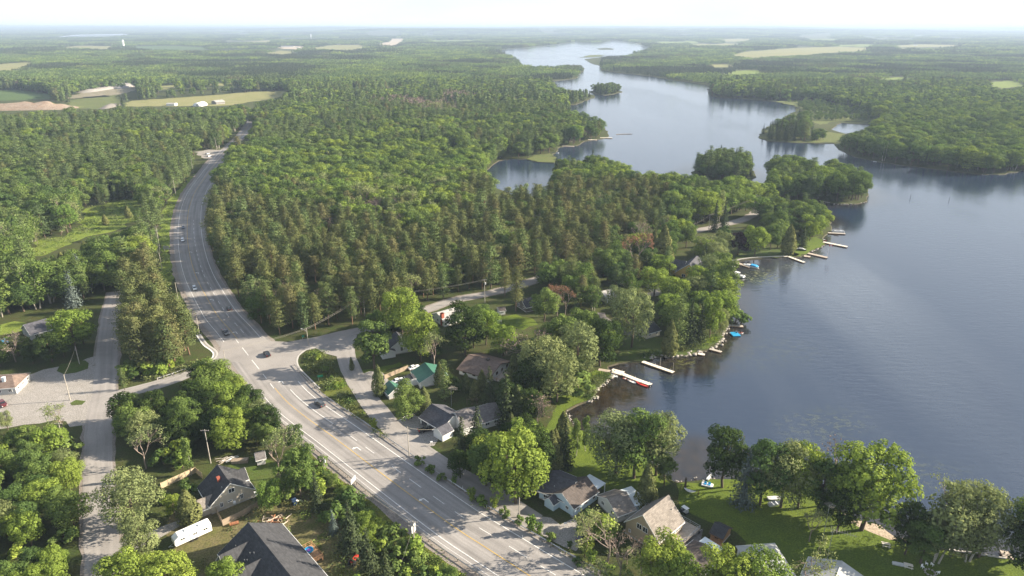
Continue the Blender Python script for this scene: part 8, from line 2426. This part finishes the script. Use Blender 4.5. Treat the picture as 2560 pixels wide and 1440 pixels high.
for x in (-2.5, 2.5):
    for y in (-2.4, 2.4): b.tube([(x, y, 0), (x, y, 1.8)], .05, 5)
b.build('frame', M['galv'], t)
# picnic table, swing frame, fire pit, chairs, tarp, boxes
def picnic(u, v, label, rz=.3, mt='dock_pale'):
    t = thing('picnic_table', label, 'picnic table', at_px(u, v), rz); b = MB(); b.box(-.95, .95, -.4, .4, .70, .75); b.build('table_top', M[mt], t)
    for s in (-1, 1): b = MB(); b.box(-.95, .95, s * .75 - .14, s * .75 + .14, .43, .47); b.build('bench', M[mt], t)
    for x in (-.7, .7): b = MB(); b.tube([(x, -.7, 0), (x, -.25, .7)], .05, 4); b.tube([(x, .7, 0), (x, .25, .7)], .05, 4); b.build('trestle', M[mt], t)
picnic(2214, 1365, "pale picnic table on the sunlit lawn below the beach", -.3); picnic(1249, 805, "pale picnic table on the lawn by the lake road", .2); picnic(2270, 1418, "white bench table beside the fire pit", -.4)
t = thing('canoe', "pale canoe on the shaded lawn at lower right", 'boat', at_px(2250, 1414), -.3); hull(t, 3.4, 1.0, .45, 'fabric', 'fabric', .05)
t = thing('fire_pit', "ring of stones round a fire pit at lower right", 'fire pit', at_px(2325, 1432)); 
for i in range(10):
    o = link('stone', ST[i % 6], t); o.location = (1.1 * math.cos(i * .628), 1.1 * math.sin(i * .628), .12); o.scale = (.3, .3, .3)
for i, (u, v, a_) in enumerate(((2306, 1420, .3), (2316, 1412, 1.0), (2330, 1414, 2.0), (2344, 1434, 3.3))):
    t = thing('garden_chair', ["leftmost white garden chair at the fire pit", "second garden chair at the fire pit", "third garden chair at the fire pit", "rightmost garden chair at the fire pit"][i], 'chair', at_px(u, v), a_, 'garden chairs round the fire pit')
    b = MB(); b.box(-.28, .28, -.28, .28, .38, .44); b.build('seat', M['white'], t); b = MB(); b.box(-.28, .28, .24, .3, .44, .95); b.build('backrest', M['white'], t)
    for x in (-.25, .25):
        for y in (-.25, .25): b = MB(); b.box(x - .03, x + .03, y - .03, y + .03, 0, .38); b.build('leg', M['white'], t)
t = thing('swing_frame', "dark red wooden swing frame in the shade behind the white bungalow", 'swing', at_px(1180, 1014), .1); b = MB()
for x in (-1.7, 1.7): b.tube([(x, -.8, 0), (x, 0, 2.5)], .07, 5); b.tube([(x, .8, 0), (x, 0, 2.5)], .07, 5)
b.tube([(-1.9, 0, 2.5), (1.9, 0, 2.5)], .07, 5); b.build('frame', M['trim_brown'], t); b = MB()
for x in (-.3, .3): b.tube([(x, 0, 2.5), (x, 0, .6)], .02, 4)
b.box(-.4, .4, -.15, .15, .55, .6); b.build('swing_seat', M['trim_brown'], t)
t = thing('signal_flag', "small white post sign on the lawn of the pale blue house", 'sign', at_px(1410, 1316)); b = MB(); b.box(-.05, .05, -.05, .05, 0, 1.3); b.build('post', M['white'], t); b = MB(); b.box(.05, .75, -.02, .02, .8, 1.3); b.build('board', M['white'], t)
t = thing('mail_box', "white mailbox on its post at the bungalow driveway", 'mailbox', at_px(1079, 1114), .3); b = MB(); b.box(-.05, .05, -.05, .05, 0, 1.0); b.build('post', M['deck'], t); b = MB(); b.box(-.35, .35, -.2, .2, 1.0, 1.4); b.build('box', M['white'], t)
t = thing('log_pile', "low stack of cut logs at the house behind the thicket", 'log pile', at_px(600, 1155), .15)
for i in range(14): b = MB(); b.tube([(-2.4 + rs.rand() * .4, (i % 5) * .42 - .9, .2 + (i // 5) * .36), (2.4, (i % 5) * .42 - .9, .2 + (i // 5) * .36)], .2, 7); b.build('log', M['log'], t)
t = thing('scrap_heap', "pile of grey boards and white scrap behind the beige house", 'scrap heap', at_px(570, 1152), .2)
for i in range(22): b = MB(); x, y = rs.normal(size=2) * np.array([1.6, .7]); an = rs.rand() * 3.1; b.box(x - .9, x + .9, y - .12, y + .12, .1 + .04 * i, .14 + .04 * i, Matrix.Rotation(an * .25, 4, 'Z')); b.build('plank', M[('dock_grey', 'white', 'deck')[i % 3]], t)
# aerials
def yagi(u, v, h, label, n=9, boom=5.0, rz=-.4):
    g = G(u, v); t = thing('antenna_mast', label, 'antenna', (g.x, g.y, 0), rz); b = MB(); b.tube([(0, 0, 0), (0, 0, h)], [.09, .05], 5)
    for i in range(int(h / .8)): b.tube([(-.18, 0, i * .8), (.18, 0, i * .8 + .4)], .02, 3)
    b.build('mast', M['galv'], t); q = MB(); q.tube([(-.6, 0, h - .3), (boom, 0, h - .3)], .05, 4); o = q.build('boom', M['pole_wood'], t)
    for i in range(n):
        x = -.4 + boom * i / (n - 1); w_ = 1.3 - .5 * i / n; r = MB(); r.tube([(x, -w_, h - .22), (x, w_, h - .22)], .03, 4); r.build('element', M['pole_wood'], o)
yagi(2068, 1398, 9.0, "lattice antenna mast with long yagi boom at lower right", 10, 5.2, -.45)
yagi(1129, 1016, 7.5, "television aerial behind the navy roofed garage", 7, 2.6, -.5)
yagi(2056, 1352, 11.0, "thin guyed aerial mast in front of the lakeside trees", 5, 1.6, .5)
# gravel pit face and heaps in the distance
def mound(name, px, h, label, m, seed=1, n=22):
    w = Gxy(px); x0 = min(p[0] for p in w); x1 = max(p[0] for p in w); y0 = min(p[1] for p in w); y1 = max(p[1] for p in w)
    gx, gy = np.meshgrid(np.linspace(x0, x1, n * 2), np.linspace(y0, y1, n)); x = gx.ravel(); y = gy.ravel()
    fx = (x - x0) / (x1 - x0); fy = (y - y0) / (y1 - y0)
    z = h * (1 - np.abs(2 * fx - 1) ** 2.5) * np.clip(np.sin(np.pi * fy) ** 0.8, 0, 1) * (0.6 + 0.6 * vnoise(x, y, 12, seed)) - 0.2
    me = bpy.data.meshes.new(name); nx = n * 2
    me.from_pydata(list(zip(x, y, z)), [], [(j * nx + i, j * nx + i + 1, (j + 1) * nx + i + 1, (j + 1) * nx + i) for j in range(n - 1) for i in range(nx - 1)])
    me.materials.append(M[m]); me.polygons.foreach_set('use_smooth', [True] * len(me.polygons)); me.update()
    return tag(link(name, me), label, 'heap')
w = Gxy([(-60, 283), (172, 274)]); 
xs = np.linspace(-960, G(172, 274).x, 60); rsn = np.linspace(0, 1, 9)
vv_ = []; 
for j, t_ in enumerate(rsn):
    for i, x in enumerate(xs):
        yb = G(0, 283).y + (G(172, 274).y - G(0, 283).y) * (i / 59)
        taper = min(1, (59 - i) / 10) ; n_ = float(vnoise([x], [j * 9.0], 9, 3)[0])
        vv_.append((x + 3 * n_, yb + t_ * 22 + 10 * n_ * t_, 10 * taper * t_ ** 0.75 * (0.8 + 0.35 * n_)))
for i, x in enumerate(xs): vv_.append((x, G(0, 283).y + 90, 0))
me = bpy.data.meshes.new('gravel_pit'); me.from_pydata(vv_, [], [(j * 60 + i, j * 60 + i + 1, (j + 1) * 60 + i + 1, (j + 1) * 60 + i) for j in range(9) for i in range(59)])
M['pit'] = ground_mat('pit', ((0.225, 0.170, 0.125), (0.25, 0.175, 0.125), (0.30, 0.25, 0.20)), (0.04, 0.15, 0.9)); me.materials.append(M['pit']); me.materials.append(M['marsh'])
mi = [0] * len(me.polygons); 
for p in range(8 * 59, 9 * 59): mi[p] = 1
me.polygons.foreach_set('material_index', mi); me.update(); tag(link('gravel_pit_hill', me), kind='structure')
mound('gravel_heap', [(222, 232), (262, 218)], 6, "grey gravel heap left in the sand flat", 'gravel', 2); mound('gravel_heap', [(300, 222), (334, 209)], 7, "grey gravel heap right behind the sand flat", 'gravel', 3); mound('gravel_heap', [(262, 273), (296, 262)], 5, "dark stone heap at the edge of the rough field", 'gravel_dark', 4)

# tall weeds on the verges and slopes
def weed_mesh(seed, m, n=26, h=0.9, w=0.7):
    rs_ = np.random.RandomState(seed); cd = Cards(rs_)
    p = rs_.normal(size=(n, 3)) * np.array([w, w, 0]); p[:, 2] = h * (0.15 + 0.75 * rs_.rand(n))
    cd.add(p, rs_.normal(size=(n, 3)) * np.array([1, 1, 0.4]) + np.array([0, 0, 0.3]), 0.42 * (0.6 + 0.8 * rs_.rand(n)), rs_.rand(n), up=(0, 0, 1))
    return cards_mesh('weeds', cd, M[m], 0.5)
WD = [weed_mesh(1, 'leaf_bright'), weed_mesh(2, 'leaf_mid'), weed_mesh(3, 'leaf_pale', 22, 1.2, 0.6), weed_mesh(4, 'needle_cedar', 20, 0.7)]
wx = []; wy = []
rs = np.random.RandomState(8)
for px, n in ((([(768, 884), (795, 878), (822, 897), (838, 930), (858, 965), (890, 1017), (935, 1067), (985, 1114), (1035, 1152), (1100, 1197), (1170, 1237), (1235, 1277), (1300, 1327), (1380, 1362), (1460, 1402), (1530, 1460), (1470, 1470), (1448, 1446), (1340, 1374), (1210, 1290), (1110, 1226), (1020, 1146), (914, 1066), (845, 1000), (800, 960), (768, 915)]), 1500),
              ([(712, 1062), (730, 1062), (880, 1205), (1040, 1316), (1210, 1446), (1290, 1500), (1180, 1500), (1010, 1345), (860, 1225), (740, 1112)], 1300), ([(395, 690), (402, 620), (404, 560), (425, 500), (440, 520), (428, 590), (428, 640), (436, 690), (420, 720)], 350), (FIELDS[[i for i, f in enumerate(FIELDS) if f[0] == (60, 640)][0]], 500),
              ([(1455, 985), (1500, 935), (1530, 938), (1495, 972), (1476, 1000)], 120), ([(1600, 896), (1660, 884), (1740, 874), (1795, 850), (1800, 835), (1760, 855), (1700, 868), (1620, 880)], 160), ([(300, 940), (395, 930), (470, 912), (525, 906), (470, 928), (395, 946), (310, 962)], 260), ([(480, 1420), (700, 1200), (760, 1200), (860, 1330), (930, 1470), (800, 1480)], 260)):
    w = Gxy(px); x = rs.uniform(min(p[0] for p in w), max(p[0] for p in w), n * 9); y = rs.uniform(min(p[1] for p in w), max(p[1] for p in w), n * 9)
    k = inside(x, y, w) & (vnoise(x, y, 6, 12) > 0.30); k[k] &= dist_to_lines(x[k], y[k], [HWY[0][::3]]) > 11.0
    x = x[k][:n]; y = y[k][:n]; wx.append(x); wy.append(y)
x = np.concatenate(wx); y = np.concatenate(wy); s = 0.6 + 0.9 * rs.rand(len(x))
scatter('verge_weeds', WD, x, y, 0 * x + 0.02, np.minimum(3, (vnoise(x, y, 9, 13) * 4).astype(int)), np.stack([s, s, s * (0.7 + 0.6 * rs.rand(len(x)))], 1), rs.rand(len(x)) * 6.28, "tall weeds and grass along the highway verges")
# ------------------------------------------------------------------ haze
mb = MB()
mb.box(-26000, 26000, -600, 26000, -8.0, 136.0)
hz = mb.build('haze', bpy.data.materials.new('haze_air'))
hm = hz.data.materials[0]
hm.use_nodes = True
hn = hm.node_tree.nodes; hn.clear()
ho = hn.new('ShaderNodeOutputMaterial'); hv = hn.new('ShaderNodeVolumePrincipled')
hv.inputs['Color'].default_value = (0.50, 0.63, 0.82, 1)
hv.inputs['Density'].default_value = 0.000105
hv.inputs['Anisotropy'].default_value = 0.1
hm.node_tree.links.new(hv.outputs[0], ho.inputs['Volume'])
tag(hz, kind='stuff')
